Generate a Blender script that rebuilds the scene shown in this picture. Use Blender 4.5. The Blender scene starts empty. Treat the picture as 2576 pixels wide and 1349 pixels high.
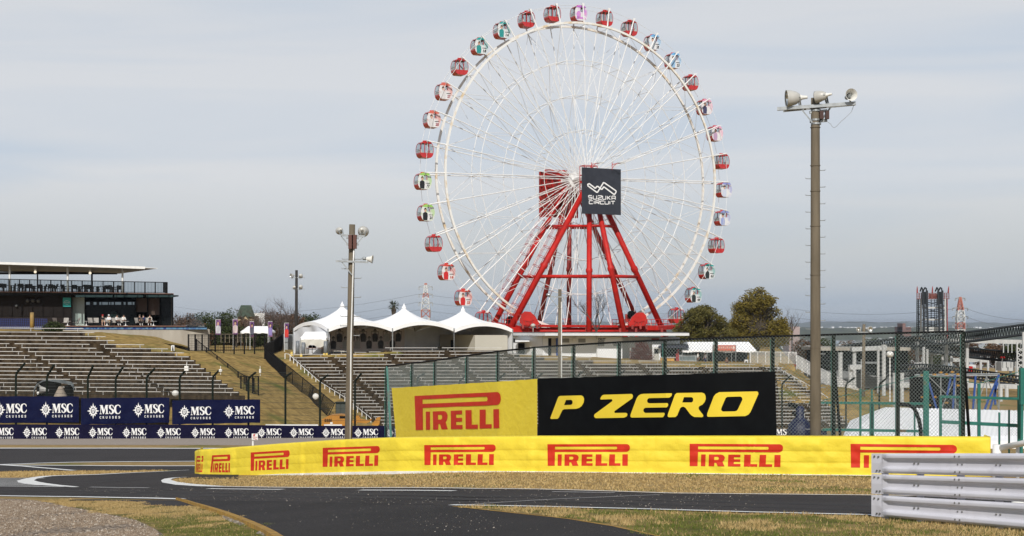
import bpy, bmesh, math, random
from math import sin, cos, pi, radians, sqrt, atan2, exp
from mathutils import Vector, Matrix
from mathutils.geometry import tessellate_polygon
from mathutils.noise import noise as mnoise
random.seed(7)
S = bpy.context.scene
COL = S.collection
# ---------------------------------------------------------------- camera
F, EYE, CU, H = 3600.0, 812.0, 1288.0, 4.5      # focal length, eye level, centre column (2576 wide picture), camera height
cd = bpy.data.cameras.new('camera'); cam = bpy.data.objects.new('camera', cd); COL.objects.link(cam)
cam.location = (0, 0, H); cam.rotation_euler = (radians(90), 0, 0)
cd.sensor_width = 36; cd.lens = 36*F/2576; cd.shift_y = (EYE-674.5)/2576
cd.clip_start = 0.5; cd.clip_end = 60000
S.camera = cam
# ---------------------------------------------------------------- light
SUN = Vector((-0.06, -0.80, 0.62)).normalized()
sd = bpy.data.lights.new('sun', 'SUN'); sun = bpy.data.objects.new('sun', sd); COL.objects.link(sun)
sd.energy = 3.8; sd.angle = radians(0.9); sd.color = (1.0, 0.95, 0.87)
sun.rotation_euler = SUN.to_track_quat('Z', 'Y').to_euler()
W = bpy.data.worlds.new('World'); S.world = W; W.use_nodes = True
nt = W.node_tree; nt.nodes.clear()
def N(t, nt=nt, **k):
    n = nt.nodes.new(t)
    for a, b in k.items(): setattr(n, a, b)
    return n
L = nt.links.new
out = N('ShaderNodeOutputWorld'); mix = N('ShaderNodeMixShader')
b1 = N('ShaderNodeBackground'); b2 = N('ShaderNodeBackground')
sky = N('ShaderNodeTexSky', sky_type='NISHITA', sun_disc=False)
sky.sun_elevation = math.asin(SUN.z); sky.sun_rotation = atan2(SUN.x, SUN.y)
L(sky.outputs[0], b1.inputs[0]); b1.inputs[1].default_value = 0.10
tc = N('ShaderNodeTexCoord'); sp = N('ShaderNodeSeparateXYZ'); L(tc.outputs['Generated'], sp.inputs[0])
rmp = N('ShaderNodeValToRGB'); L(sp.outputs[2], rmp.inputs[0])
els = rmp.color_ramp.elements
els[0].position = 0.0; els[0].color = (.43, .49, .575, 1)
els[1].position = 0.9; els[1].color = (.27, .31, .37, 1)
for p, c in ((.018, (.46, .51, .59)), (.05, (.55, .58, .62)), (.10, (.695, .705, .735)), (.16, (.70, .715, .745)), (.25, (.69, .71, .74)), (.42, (.40, .43, .47))):
    e = els.new(p); e.color = (*c, 1)
mp = N('ShaderNodeMapping'); mp.inputs['Scale'].default_value = (1.1, 1.1, 11); L(tc.outputs['Generated'], mp.inputs[0])
nz = N('ShaderNodeTexNoise'); nz.inputs['Scale'].default_value = 1.6; nz.inputs['Detail'].default_value = 6; nz.inputs['Roughness'].default_value = .45
nz.inputs['Distortion'].default_value = .6
L(mp.outputs[0], nz.inputs[0])
r2 = N('ShaderNodeValToRGB'); L(nz.outputs[0], r2.inputs[0])
r2.color_ramp.elements[0].position = .36; r2.color_ramp.elements[0].color = (.82, .895, .98, 1)
r2.color_ramp.elements[1].position = .56; r2.color_ramp.elements[1].color = (1.03, 1.02, 1.01, 1)
mul = N('ShaderNodeMixRGB', blend_type='MULTIPLY'); mul.inputs[0].default_value = 1
L(rmp.outputs[0], mul.inputs[1]); L(r2.outputs[0], mul.inputs[2]); L(mul.outputs[0], b2.inputs[0]); b2.inputs[1].default_value = 1.0
mix.inputs[0].default_value = .88
L(b1.outputs[0], mix.inputs[1]); L(b2.outputs[0], mix.inputs[2]); L(mix.outputs[0], out.inputs[0])
S.view_settings.view_transform = 'Standard'; S.view_settings.look = 'None'; S.view_settings.exposure = 0; S.view_settings.gamma = 1
S.cycles.max_bounces = 5; S.cycles.transparent_max_bounces = 16
# ---------------------------------------------------------------- helpers
V = Vector
def P(u, v, Y): return V(((u-CU)*Y/F, Y, H-(v-EYE)*Y/F))
def lerp(a, b, t): return a+(b-a)*t
def interp(tab, x):
    if x <= tab[0][0]: return tab[0][1]
    for (x0, y0), (x1, y1) in zip(tab, tab[1:]):
        if x <= x1: return y0+(y1-y0)*(x-x0)/(x1-x0)
    return tab[-1][1]
def sm(x, a, b):
    t = min(1, max(0, (x-a)/(b-a))); return t*t*(3-2*t)
def gz(X, Y):
    z = -.065*(Y-42.3)
    if Y > 114: z = -4.66-1.3*sm(Y, 114, 150)
    if Y > 320: z -= 44*sm(Y, 320, 900)
    d = -X-1.3
    d = .5*(d+sqrt(d*d+4))-.25
    d = .9*(1-exp(-max(0, d)*.057/.9*1.45))
    return z-d*(1-sm(Y, 62, 100))
def G(u, v, off=0.0):                       # where the sight line through a picture point meets the ground
    f = lambda Y: H-(v-EYE)*Y/F-gz((u-CU)*Y/F, Y)
    a = 4.0; b = a
    while f(b) > 0 and b < 140: a = b; b += 1.0
    for _ in range(30):
        m = (a+b)/2
        if f(m) > 0: a = m
        else: b = m
    X = (u-CU)*b/F
    return V((X, b, gz(X, b)+off))

class MB:
    def __init__(s): s.v = []; s.f = []; s.m = []; s.mi = 0; s.M = None
    def add(s, vs, fs):
        o = len(s.v)
        s.v += [tuple(s.M @ V(p)) if s.M else tuple(p) for p in vs]
        s.f += [tuple(i+o for i in f) for f in fs]; s.m += [s.mi]*len(fs); return s
    def quad(s, a, b, c, d): return s.add([a, b, c, d], [(0, 1, 2, 3)])
    def box(s, x0, x1, y0, y1, z0, z1):
        return s.hexa([(x0,y0,z0),(x1,y0,z0),(x1,y1,z0),(x0,y1,z0),(x0,y0,z1),(x1,y0,z1),(x1,y1,z1),(x0,y1,z1)])
    def hexa(s, p): return s.add(p, [(3,2,1,0),(4,5,6,7),(0,1,5,4),(1,2,6,5),(2,3,7,6),(3,0,4,7)])
    def bar(s, p, q, w, h=None, up=V((0,0,1))):
        p = V(p); q = V(q); h = w if h is None else h
        d = q-p
        if d.length < 1e-6: return s
        d.normalize(); x = d.cross(up)
        if x.length < 1e-3: x = d.cross(V((0,1,0)))
        x.normalize(); y = x.cross(d); x = x*w/2; y = y*h/2
        return s.hexa([p-x-y, p+x-y, q+x-y, q-x-y, p-x+y, p+x+y, q+x+y, q-x+y])
    def tube(s, pts, r, n=6, cap=True, closed=False):
        pts = [V(p) for p in pts]; k = len(pts); rr = r if isinstance(r, (list, tuple)) else [r]*k
        vs = []; fs = []; x = None
        for i, p in enumerate(pts):
            a = pts[(i-1) % k] if (closed or i > 0) else p; b = pts[(i+1) % k] if (closed or i < k-1) else p
            d = (b-a).normalized()
            if x is None:
                x = d.cross(V((0,0,1)))
                if x.length < .05: x = d.cross(V((0,1,0)))
            x = (x-d*x.dot(d)).normalized(); y = d.cross(x)
            vs += [p+(x*cos(2*pi*j/n)+y*sin(2*pi*j/n))*rr[i] for j in range(n)]
        for i in range(k if closed else k-1):
            a = i*n; b = ((i+1) % k)*n
            fs += [(a+j, a+(j+1) % n, b+(j+1) % n, b+j) for j in range(n)]
        if cap and not closed: fs += [tuple(range(n-1, -1, -1)), tuple(range((k-1)*n, k*n))]
        return s.add(vs, fs)
    def lathe(s, prof, n=14, base=V((0,0,0)), axis=V((0,0,1)), cap=True):
        axis = V(axis).normalized(); x = axis.cross(V((0,1,0)))
        if x.length < .05: x = axis.cross(V((1,0,0)))
        x.normalize(); y = axis.cross(x); vs = []; fs = []
        for r, h in prof: vs += [V(base)+axis*h+(x*cos(2*pi*j/n)+y*sin(2*pi*j/n))*r for j in range(n)]
        for i in range(len(prof)-1): fs += [(i*n+j, i*n+(j+1) % n, (i+1)*n+(j+1) % n, (i+1)*n+j) for j in range(n)]
        if cap: fs += [tuple(range(n-1, -1, -1)), tuple(range((len(prof)-1)*n, len(prof)*n))]
        return s.add(vs, fs)
    def ball(s, c, rx, ry=None, rz=None, n=10, m=6):
        ry = rx if ry is None else ry; rz = rx if rz is None else rz
        vs = []; fs = []
        for i in range(m+1):
            a = pi*i/m
            vs += [V(c)+V((rx*sin(a)*cos(2*pi*j/n), ry*sin(a)*sin(2*pi*j/n), rz*cos(a))) for j in range(n)]
        for i in range(m): fs += [(i*n+j, (i+1)*n+j, (i+1)*n+(j+1) % n, i*n+(j+1) % n) for j in range(n)]
        return s.add(vs, fs)
    def sheet(s, rows):                      # grid of points
        w = len(rows[0]); vs = [p for r in rows for p in r]
        return s.add(vs, [(i*w+j, i*w+j+1, (i+1)*w+j+1, (i+1)*w+j) for i in range(len(rows)-1) for j in range(w-1)])
    def prism(s, loop, vec):                 # flat loop of 3-D points pushed along vec
        n = len(loop); a = [V(p) for p in loop]; vec = V(vec)
        return s.add(a+[p+vec for p in a], [tuple(range(n-1, -1, -1)), tuple(range(n, 2*n))]+[(i, (i+1) % n, n+(i+1) % n, n+i) for i in range(n)])
    def shapes(s, polys, mapf, step=None, ystep=None):      # list of [outer, hole, ...] loops in 2-D, cut into strips and mapped
        for loops in polys:
            if isinstance(loops, tuple): vs2, tris = loops
            else:
                vs2 = [V((x, y, 0)) for lp in loops for x, y in lp]
                tris = tessellate_polygon([[V((x, y, 0)) for x, y in lp] for lp in loops])
            if step or ystep:
                bm = bmesh.new(); bv = [bm.verts.new(p) for p in vs2]
                for t in tris:
                    try: bm.faces.new([bv[i] for i in t])
                    except Exception: pass
                for ax, st in ((0, step), (1, ystep)):
                    if not st: continue
                    c = [v.co[ax] for v in bm.verts]; k = math.floor(min(c)/st)+1
                    while k*st < max(c):
                        co = [0, 0, 0]; co[ax] = k*st; no = [0, 0, 0]; no[ax] = 1
                        bmesh.ops.bisect_plane(bm, geom=bm.verts[:]+bm.edges[:]+bm.faces[:], plane_co=co, plane_no=no); k += 1
                bm.verts.index_update(); vs2 = [v.co.copy() for v in bm.verts]; tris = [tuple(v.index for v in f.verts) for f in bm.faces]; bm.free()
            s.add([mapf(p[0], p[1]) for p in vs2], tris)
        return s
    def build(s, name, mats, parent=None, smooth=False, origin=None):
        if not isinstance(mats, (list, tuple)): mats = [mats]
        if parent is not None: o0 = wloc(parent)
        elif origin is not None: o0 = V(origin)
        else:
            lo = [min(p[i] for p in s.v) for i in range(3)]; hi = [max(p[i] for p in s.v) for i in range(3)]
            o0 = V(((lo[0]+hi[0])/2, (lo[1]+hi[1])/2, lo[2]))
        me = bpy.data.meshes.new(name); me.from_pydata([(p[0]-o0.x, p[1]-o0.y, p[2]-o0.z) for p in s.v], [], s.f)
        for m in mats: me.materials.append(m)
        if len(mats) > 1: me.polygons.foreach_set('material_index', s.m)
        if smooth: me.polygons.foreach_set('use_smooth', [True]*len(s.f))
        me.update()
        o = bpy.data.objects.new(name, me); COL.objects.link(o)
        if parent is not None: o.parent = parent
        else: o.location = o0
        return o
def wloc(o):
    p = V(o.location)
    while o.parent: o = o.parent; p += o.location
    return p
def tag(o, label=None, cat=None, group=None, kind=None):
    for k, x in (('label', label), ('category', cat), ('group', group), ('kind', kind)):
        if x: o[k] = x
    return o
def thing(name, label, cat, loc, group=None):
    o = bpy.data.objects.new(name, None); COL.objects.link(o); o.location = loc; o.empty_display_size = .3
    return tag(o, label, cat, group)
KIDS = {}
def copy_tree(o, parent=None, **kw):
    c = o.copy(); COL.objects.link(c)
    if parent is not None: c.parent = parent
    for ch in [x for x in bpy.data.objects if x.parent == o]: copy_tree(ch, c)
    for k, x in kw.items():
        if k == 'loc': c.location = x
        elif k == 'rz': c.rotation_euler.z = x
        elif k == 'scale': c.scale = x
        else: c[k] = x
    return c
def structure(o): o['kind'] = 'structure'; return o
_txt = {}
def text2d(s, bold=0.0, space=1.0, shear=0.0):   # built-in font -> flat mesh (verts, faces), cap height about .73
    k = (s, bold, space, shear)
    if k not in _txt:
        c = bpy.data.curves.new('lettering', 'FONT'); c.body = s; c.offset = bold; c.space_character = space; c.shear = shear; c.resolution_u = 3
        o = bpy.data.objects.new('lettering', c); COL.objects.link(o)
        dg = bpy.context.evaluated_depsgraph_get(); me = bpy.data.meshes.new_from_object(o.evaluated_get(dg))
        _txt[k] = ([v.co.copy() for v in me.vertices], [tuple(p.vertices) for p in me.polygons])
        bpy.data.objects.remove(o); bpy.data.meshes.remove(me); bpy.data.curves.remove(c)
    return _txt[k]
def fit(tx, x0, x1, y0, y1):                     # stretch flat text to a box (y0 = baseline)
    vs, fs = tx; xs = [p[0] for p in vs]; ys = [p[1] for p in vs]
    a, b, c, d = min(xs), max(xs), min(ys), max(ys)
    return ([V((x0+(p[0]-a)/(b-a)*(x1-x0), y0+(p[1]-c)/(d-c)*(y1-y0), 0)) for p in vs], fs)
def stroke(pts, w, closed=False):                # mitred line of width w (or list of widths) as flat quads
    n = len(pts); ww = w if isinstance(w, (list, tuple)) else [w]*n; Lf = []; Rt = []
    for i in range(n):
        p = V(pts[i]); a = V(pts[i-1]) if (i > 0 or closed) else None; b = V(pts[(i+1) % n]) if (i < n-1 or closed) else None
        d1 = (p-a).normalized() if a is not None else None; d2 = (b-p).normalized() if b is not None else None
        d1 = d1 or d2; d2 = d2 or d1
        n1 = V((-d1.y, d1.x)); n2 = V((-d2.y, d2.x)); m = n1+n2
        m = n1 if m.length < .2 else m.normalized(); k = 1/max(.45, m.dot(n1))
        Lf.append(p+m*ww[i]/2*k); Rt.append(p-m*ww[i]/2*k)
    vs = [V((q.x, q.y, 0)) for q in Lf+Rt]
    return (vs, [(i, (i+1) % n, n+(i+1) % n, n+i) for i in range(n if closed else n-1)])
# ---------------------------------------------------------------- materials
MATS = {}
def mat(name, c1, c2=None, scale=4, rough=.6, metal=0, bump=0, bscale=None, lo=.35, hi=.65, stretch=(1,1,1), detail=5, spec=.5, c3=None, s3=.4, lo3=.55, hi3=.7, coat=0, vor=False, em=None):
    m = bpy.data.materials.new(name); m.use_nodes = True; t = m.node_tree; b = t.nodes['Principled BSDF']
    b.inputs['Roughness'].default_value = rough; b.inputs['Metallic'].default_value = metal; b.inputs['Specular IOR Level'].default_value = spec
    b.inputs['Coat Weight'].default_value = coat
    l = t.links.new; MATS[name] = m
    b.inputs['Base Color'].default_value = (*c1, 1)
    if em: b.inputs['Emission Color'].default_value = (*c1, 1); b.inputs['Emission Strength'].default_value = em
    if c2 is None and not bump: return m
    tc = t.nodes.new('ShaderNodeTexCoord'); mp = t.nodes.new('ShaderNodeMapping'); mp.inputs['Scale'].default_value = stretch
    l(tc.outputs['Object'], mp.inputs[0])
    def noise(sc, dt=detail):
        n = t.nodes.new('ShaderNodeTexNoise'); n.inputs['Scale'].default_value = sc; n.inputs['Detail'].default_value = dt; l(mp.outputs[0], n.inputs[0]); return n
    if c2 is not None:
        if vor:
            n = t.nodes.new('ShaderNodeTexVoronoi'); n.inputs['Scale'].default_value = scale; l(mp.outputs[0], n.inputs[0]); src = n.outputs['Color']
            bw = t.nodes.new('ShaderNodeRGBToBW'); l(src, bw.inputs[0]); src = bw.outputs[0]
        else: src = noise(scale).outputs[0]
        r = t.nodes.new('ShaderNodeValToRGB'); l(src, r.inputs[0]); e = r.color_ramp.elements
        e[0].position = lo; e[0].color = (*c1, 1); e[1].position = hi; e[1].color = (*c2, 1); cur = r.outputs[0]
        if c3 is not None:
            n3 = noise(s3, 4); r3 = t.nodes.new('ShaderNodeValToRGB'); l(n3.outputs[0], r3.inputs[0]); r3.color_ramp.elements[0].position = lo3; r3.color_ramp.elements[1].position = hi3
            mx = t.nodes.new('ShaderNodeMixRGB'); l(r3.outputs[0], mx.inputs[0]); l(cur, mx.inputs[1]); mx.inputs[2].default_value = (*c3, 1); cur = mx.outputs[0]
        l(cur, b.inputs['Base Color'])
    if bump:
        n = noise(bscale or scale*3); bp = t.nodes.new('ShaderNodeBump'); bp.inputs['Strength'].default_value = bump; bp.inputs['Distance'].default_value = .05
        l(n.outputs[0], bp.inputs['Height']); l(bp.outputs[0], b.inputs['Normal'])
    return m
def glassmat(name, tint=(.75,.85,.88), fac=.25, rough=.05):
    m = bpy.data.materials.new(name); m.use_nodes = True; t = m.node_tree; t.nodes.clear()
    o = t.nodes.new('ShaderNodeOutputMaterial'); mx = t.nodes.new('ShaderNodeMixShader'); a = t.nodes.new('ShaderNodeBsdfTransparent'); g = t.nodes.new('ShaderNodeBsdfPrincipled')
    a.inputs[0].default_value = (*tint, 1); g.inputs['Base Color'].default_value = (.04,.05,.055,1); g.inputs['Roughness'].default_value = rough; mx.inputs[0].default_value = fac
    t.links.new(a.outputs[0], mx.inputs[1]); t.links.new(g.outputs[0], mx.inputs[2]); t.links.new(mx.outputs[0], o.inputs[0]); return m
m_asph = mat('asphalt', (.015,.013,.0135), (.074,.066,.067), 24, .88, bump=.6, bscale=70, c3=(.026,.023,.0235), s3=.30, lo3=.42, hi3=.72, spec=.3, lo=.3, hi=.75)
m_asph2 = mat('asphalt_old', (.030,.027,.0275), (.048,.043,.044), 30, .9, bump=.5, bscale=60, c3=(.030,.027,.0275), s3=.25, spec=.3)
m_asph3 = mat('asphalt_new', (.009,.008,.0085), (.060,.054,.055), 26, .88, bump=.6, bscale=70, c3=(.021,.019,.0195), s3=.4, lo3=.4, hi3=.7, spec=.3, lo=.3, hi=.75)
m_line = mat('line_paint', (.74,.74,.73), (.52,.52,.52), 9, .7, lo=.55, hi=.75)
m_thin = mat('worn_line_paint', (.34,.33,.33), (.5,.5,.5), 12, .8)
m_ykerb = mat('yellow_kerb_paint', (.42,.24,.03), (.27,.15,.03), 5, .8, bump=.2)
m_grass = mat('dry_grass_ground', (.27,.185,.075), (.36,.255,.12), 3, .95, bump=.6, bscale=30, c3=(.13,.14,.035), s3=.22, lo3=.55, hi3=.68, spec=.1)
m_hill = mat('slope_grass', (.205,.138,.048), (.37,.255,.09), 1.6, .95, bump=.7, bscale=10, c3=(.11,.12,.03), s3=.22, lo3=.52, hi3=.70, spec=.1)
m_grav = mat('gravel', (.105,.075,.052), (.38,.31,.245), 17, .95, bump=1.0, bscale=26, lo=.36, hi=.64, vor=True, spec=.2)
m_gravfar = mat('far_gravel', (.27,.225,.19), (.35,.30,.26), 6, .95, bump=.3, spec=.2)
m_yel = mat('yellow_vinyl', (.80,.635,.055), (.755,.59,.045), 1.2, .6, bump=.5, bscale=5, spec=.22)
m_red = mat('red_print', (.60,.036,.016), (.54,.030,.013), 2, .6, bump=.4, bscale=5, spec=.2)
m_yprint = mat('yellow_print', (.82,.62,.04), (.78,.58,.035), 2, .45)
m_black = mat('black_vinyl', (.0035,.004,.005), (.005,.006,.007), 1.5, .6, bump=.3, bscale=1.5, spec=.07)
m_navy = mat('navy_vinyl', (.0025,.004,.030), (.004,.007,.040), 1.5, .55, spec=.1, bump=.4, bscale=1.5)
m_navy2 = mat('dark_navy_board', (.004,.0035,.022), (.006,.0055,.029), 1.5, .55, spec=.1)
m_wprint = mat('white_print', (.78,.78,.78), rough=.5)
m_white = mat('white_paint', (.78,.78,.77), (.70,.70,.69), 3, .45)
m_wsteel = mat('white_steel', (.80,.80,.80), (.74,.74,.73), 1.5, .45, c3=(.50,.40,.28), s3=.9, lo3=.68, hi3=.78)
m_rust = mat('rusty_white_steel', (.76,.75,.72), (.60,.44,.24), .8, .55, lo=.52, hi=.74)
m_rsteel = mat('red_steel', (.50,.018,.013), (.40,.014,.011), 1.0, .5, bump=.05, spec=.25, c3=(.34,.02,.016), s3=.5, lo3=.5, hi3=.75)
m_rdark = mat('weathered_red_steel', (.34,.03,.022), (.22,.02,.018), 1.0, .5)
m_conc = mat('concrete', (.40,.37,.32), (.30,.27,.23), .8, .9, bump=.2, stretch=(1,1,.25))
m_terr = mat('stained_terrace_concrete', (.020,.0135,.008), (.098,.071,.044), 1.1, .95, bump=.3, stretch=(2.6,1,.4), lo=.3, hi=.72, c3=(.030,.022,.014), s3=.25, spec=.05)
m_bench = mat('bench_aluminium', (.62,.60,.57), (.50,.48,.45), 1.5, .5)
m_pole = mat('pole_concrete', (.105,.085,.058), (.165,.135,.095), 2.2, .85, stretch=(2,2,.3), bump=.1)
m_galv = mat('galvanised_steel', (.42,.44,.45), (.30,.32,.33), 6, .45, metal=.6)
m_lampg = mat('lamp_housing_grey', (.52,.51,.48), (.44,.43,.40), 3, .35)
m_mirror = mat('lamp_reflector', (.75,.75,.72), rough=.18, metal=.9)
m_hornw = mat('horn_white', (.75,.74,.70), rough=.4)
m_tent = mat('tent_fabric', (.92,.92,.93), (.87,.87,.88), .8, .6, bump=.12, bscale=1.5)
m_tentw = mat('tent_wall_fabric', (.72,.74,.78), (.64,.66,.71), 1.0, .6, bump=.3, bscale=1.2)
m_dkgreen = mat('dark_green_steel', (.006,.011,.008), (.011,.017,.012), 3, .6, spec=.15)
m_blk = mat('black_steel', (.005,.005,.006), rough=.6, spec=.12)
m_teal = mat('teal_steel', (.010,.115,.093), (.015,.155,.125), 3, .5, c3=(.12,.09,.05), s3=1.2, lo3=.62, hi3=.7)
m_wire = mat('chain_wire', (.24,.28,.27), rough=.4, metal=.35)
m_rail = mat('guardrail_paint', (.56,.56,.625), (.62,.62,.68), 1.4, .42, c3=(.44,.43,.47), s3=2.2, lo3=.58, hi3=.75, spec=.5, bump=.06, bscale=3)
m_bolt = mat('bolt_steel', (.22,.22,.22), rough=.35, metal=.8)
m_brown = mat('dark_brown_cladding', (.013,.009,.008), (.018,.0125,.011), 2, .65, spec=.2)
m_wood = mat('deck_wood', (.16,.075,.05), (.11,.05,.035), 4, .6)
m_dark = mat('dark_interior', (.004,.004,.005), rough=.7, spec=.1)
m_skin = mat('skin', (.55,.33,.24), rough=.6)
m_wallw = mat('white_wall', (.82,.845,.88), (.76,.785,.82), .7, .7)
m_leafd = mat('dark_leaves', (.022,.035,.010), (.05,.062,.018), 40, .7, spec=.2)
m_leafo = mat('olive_leaves', (.072,.068,.017), (.13,.112,.03), .9, .7, spec=.2)
m_leafg = mat('golden_leaves', (.105,.085,.016), (.190,.148,.030), .8, .7, spec=.2)
m_leafb = mat('brown_leaves', (.085,.05,.03), (.14,.085,.055), 2, .8, spec=.1)
m_leafr = mat('red_leaves', (.09,.018,.012), (.15,.03,.02), 3, .7, spec=.2)
m_bark = mat('bark', (.055,.045,.035), (.085,.07,.055), 4, .9)
m_glass = glassmat('clear_glass', (.80,.87,.88), .22)
m_dglass = glassmat('dark_glass', (.35,.4,.42), .5)
# ================================================================ GROUND
def patch(name, poly, m, off, step=2.0, pix=True):
    pts = [G(u, v) for u, v in poly] if pix else [V((x, y, 0)) for x, y in poly]
    mb = MB(); mb.shapes([[[(p.x, p.y) for p in pts]]], lambda x, y: (x, y, gz(x, y)+off), step, step)
    return structure(mb.build(name, m))
def pline(name, pts, w, off, m=None, sub=6, name_mat=None):
    q = [G(u, v) for u, v in pts]; d = []
    for a, b in zip(q, q[1:]):
        for i in range(sub): d.append(a.lerp(b, i/sub))
    d.append(q[-1])
    st = stroke([(p.x, p.y) for p in d], w)
    mb = MB(); mb.shapes([st], lambda x, y: (x, y, gz(x, y)+off))
    return structure(mb.build(name, m or m_line))
xs = [-400, -250, -160, -110]+[-80+2*i for i in range(81)]+[110, 160, 250, 400]
ys = [-30, -10]+[2*i for i in range(1, 76)]+[160, 180, 220, 260, 320, 400, 500, 620, 760, 900]
mb = MB(); mb.sheet([[(x*(1 if y < 300 else 1.6), y, gz(x, y)) for x in xs] for y in ys])
structure(mb.build('ground', m_grass, smooth=True))
# far plain that runs to the horizon
mb = MB(); mb.sheet([[(x*(1+y/1500), y, -50-.3*(y > 1000)) for x in range(-1500, 1501, 250)] for y in (700, 900, 1300, 2000, 3200, 5000, 9000, 16000, 30000)])
m_plain = mat('far_plain', (.05,.06,.05), (.16,.16,.15), .03, .95, lo=.45, hi=.6)
structure(mb.build('far_plain', m_plain))

# paved areas (outer shapes read off the picture, laid on the sloping ground)
patch('far_track', [(-30,1128),(500,1128.5),(700,1129),(700,1161),(490,1161.5),(189,1163.6),(90,1166.5),(-30,1170.5)], m_asph2, .012)
patch('link_road', [(-30,1171.5),(10,1171),(120,1172),(490,1173),(620,1173.5),(620,1184),(430,1183),(190,1184.5),(-30,1187)], m_asph, .012)
track = patch('near_track', [(-30,1203),(60,1203.5),(104,1200.5),(146,1197.5),(243,1195.2),(330,1190),(476,1183.4),(600,1180),(600,1206),(458,1203),(424,1205.5),(417,1209.5),(427,1214.5),(462,1220),(514,1223.7),(560,1225.5),
    (943,1228.6),(1195,1231),(1358,1232.6),(1566,1238.4),(1690,1242.6),(2012,1245.8),(2195,1247.7),(2700,1256),(2700,1312),(2195,1298),(1887,1290.6),(1500,1280),(1250,1274.5),(1134,1272.5),(1150,1277),(1300,1293),(1430,1307),(1545,1326),(1660,1352),(1700,1362),(690,1362),
    (642,1321.5),(590,1301),(542,1285),(493,1271),(452,1258.5),(200,1252.5),(-30,1248.6)], m_asph, .012)
patch('service_road', [(97,1259),(240,1257),(452,1259.5),(493,1272),(540,1286),(486,1273.5),(430,1274),(368,1271.5),(340,1262),(200,1260)], m_asph2, .010)
patch('access_road', [(456,1259.2),(700,1263),(950,1268),(1120,1273),(1150,1277.5),(1300,1293.5),(1430,1307.5),(1545,1326.5),(1660,1352),(1700,1362),(692,1362),(642,1322),(590,1301.5),(542,1285.5),(493,1271.5)], m_asph3, .018)
patch('gravel_trap', [(-60,1254.5),(40,1256),(87,1259.5),(130,1266),(167,1275),(220,1284),(278,1296),(315,1302),(347,1311.5),(392,1333),(417,1352),(425,1375),(-80,1375)], m_grav, .010)
patch('far_gravel_trap', [(-60,1100),(400,1100),(900,1100),(1100,1101),(1100,1122),(500,1120),(-60,1119.5)], m_gravfar, .010)
# white lines
pline('white_line', [(-30,1128.3),(300,1128.4),(700,1128.8)], .75, .022)
pline('white_line', [(-30,1170.6),(50,1168.2),(100,1166.2),(189,1163.8),(300,1162.6),(490,1161.5),(620,1161)], .42, .022)
pline('white_line', [(-30,1170),(30,1171),(200,1172),(490,1173),(620,1173.4)], .42, .022)
pline('white_line', [(-30,1168.5),(60,1174),(130,1180),(186,1184.8)], .30, .024)
arr = [(476,1183.6),(380,1188.5),(300,1192),(243,1195),(190,1196.5),(146,1197.8),(118,1199.2),(95,1202.2),(76,1206),(64,1210.5),(72,1214.5),(90,1217.8),(112,1220.3),(139,1222.6),(193,1226.8)]
def taper_line(name, pts, ws, off):
    q = [G(u, v) for u, v in pts]; st = stroke([(p.x, p.y) for p in q], ws); mb = MB(); mb.shapes([st], lambda x, y: (x, y, gz(x, y)+off)); return structure(mb.build(name, m_line))
taper_line('white_line', arr, [.15,.3,.4,.45,.5,.5,.5,.5,.5,.6,.7,.7,.6,.4,.2], .022)
for i, (y0, y1, u1) in enumerate([(1204.5,1204.2,112),(1207.2,1207,70),(1210,1209.8,55),(1212.6,1212.6,52),(1215.4,1215.6,64),(1218.2,1218.6,86),(1221,1221.8,120),(1224,1225.6,165)]):
    pline('hatch_stripe', [(-30, y0), (u1*.5, (y0+y1)/2), (u1, y1)], .20, .020)
pline('white_line', [(-30,1248.3),(200,1251.6),(380,1255),(458,1257.3)], .28, .022)
pline('dashed_line', [(227,1227),(300,1228.2),(374,1229)], .18, .022, m_thin)
pline('dashed_line', [(524,1231),(711,1233.2)], .20, .022)
pline('dashed_line', [(906,1235),(1143,1237.2)], .20, .022)
pline('dashed_line', [(1390,1239.4),(1470,1240.6),(1546,1242)], .14, .022, m_thin)
pline('thin_line', [(1145,1274.5),(1250,1267),(1400,1258),(1560,1251),(1660,1247)], .07, .022, m_thin)
taper_line('white_line', [(470,1201.6),(440,1203.3),(424,1205.6),(417.5,1209.5),(427,1214.6),(462,1220),(514,1223.8),(560,1225.6)], [.1,.25,.3,.34,.5,.55,.45,.2], .022)
pline('white_line', [(560,1225.5),(943,1228.6),(1195,1231),(1358,1232.7),(1566,1238.5),(1690,1242.7),(2012,1245.9),(2195,1247.8),(2600,1254)], .15, .022)
pline('white_line', [(1134,1272.6),(1250,1274.6),(1500,1280),(1887,1290.6),(2195,1298),(2500,1306)], .20, .022)
# grass islands that lie proud of the paving: kerb of yellow paint at the front left
kb = [(448,1258.2),(470,1263.5),(493,1270.5),(518,1277.5),(542,1284.5),(566,1292),(590,1300.5),(616,1310.5),(642,1321.3),(668,1333),(692,1345),(716,1360)]
q = [G(u, v) for u, v in kb]
mb = MB(); ins = []
for i, p in enumerate(q):
    a = q[max(0, i-1)]; b = q[min(len(q)-1, i+1)]; d = (b-a).normalized(); n = V((d.y, -d.x, 0)); n = n if n.x < 0 else -n
    w = .06+.10*min(1, i/5)
    ins.append((p+n*0+V((0,0,.06)), p+n*w+V((0,0,.075)), p+n*(w+.02)+V((0,0,-.12))))
mb.sheet([[a+V((0,0,-.06)), a, b, c] for a, b, c in ins])
structure(mb.build('yellow_kerb', m_ykerb))
pline('worn_kerb_line', [(1140,1276),(1200,1283),(1300,1294),(1430,1308),(1545,1327),(1660,1353)], .07, .022, m_ykerb)
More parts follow.
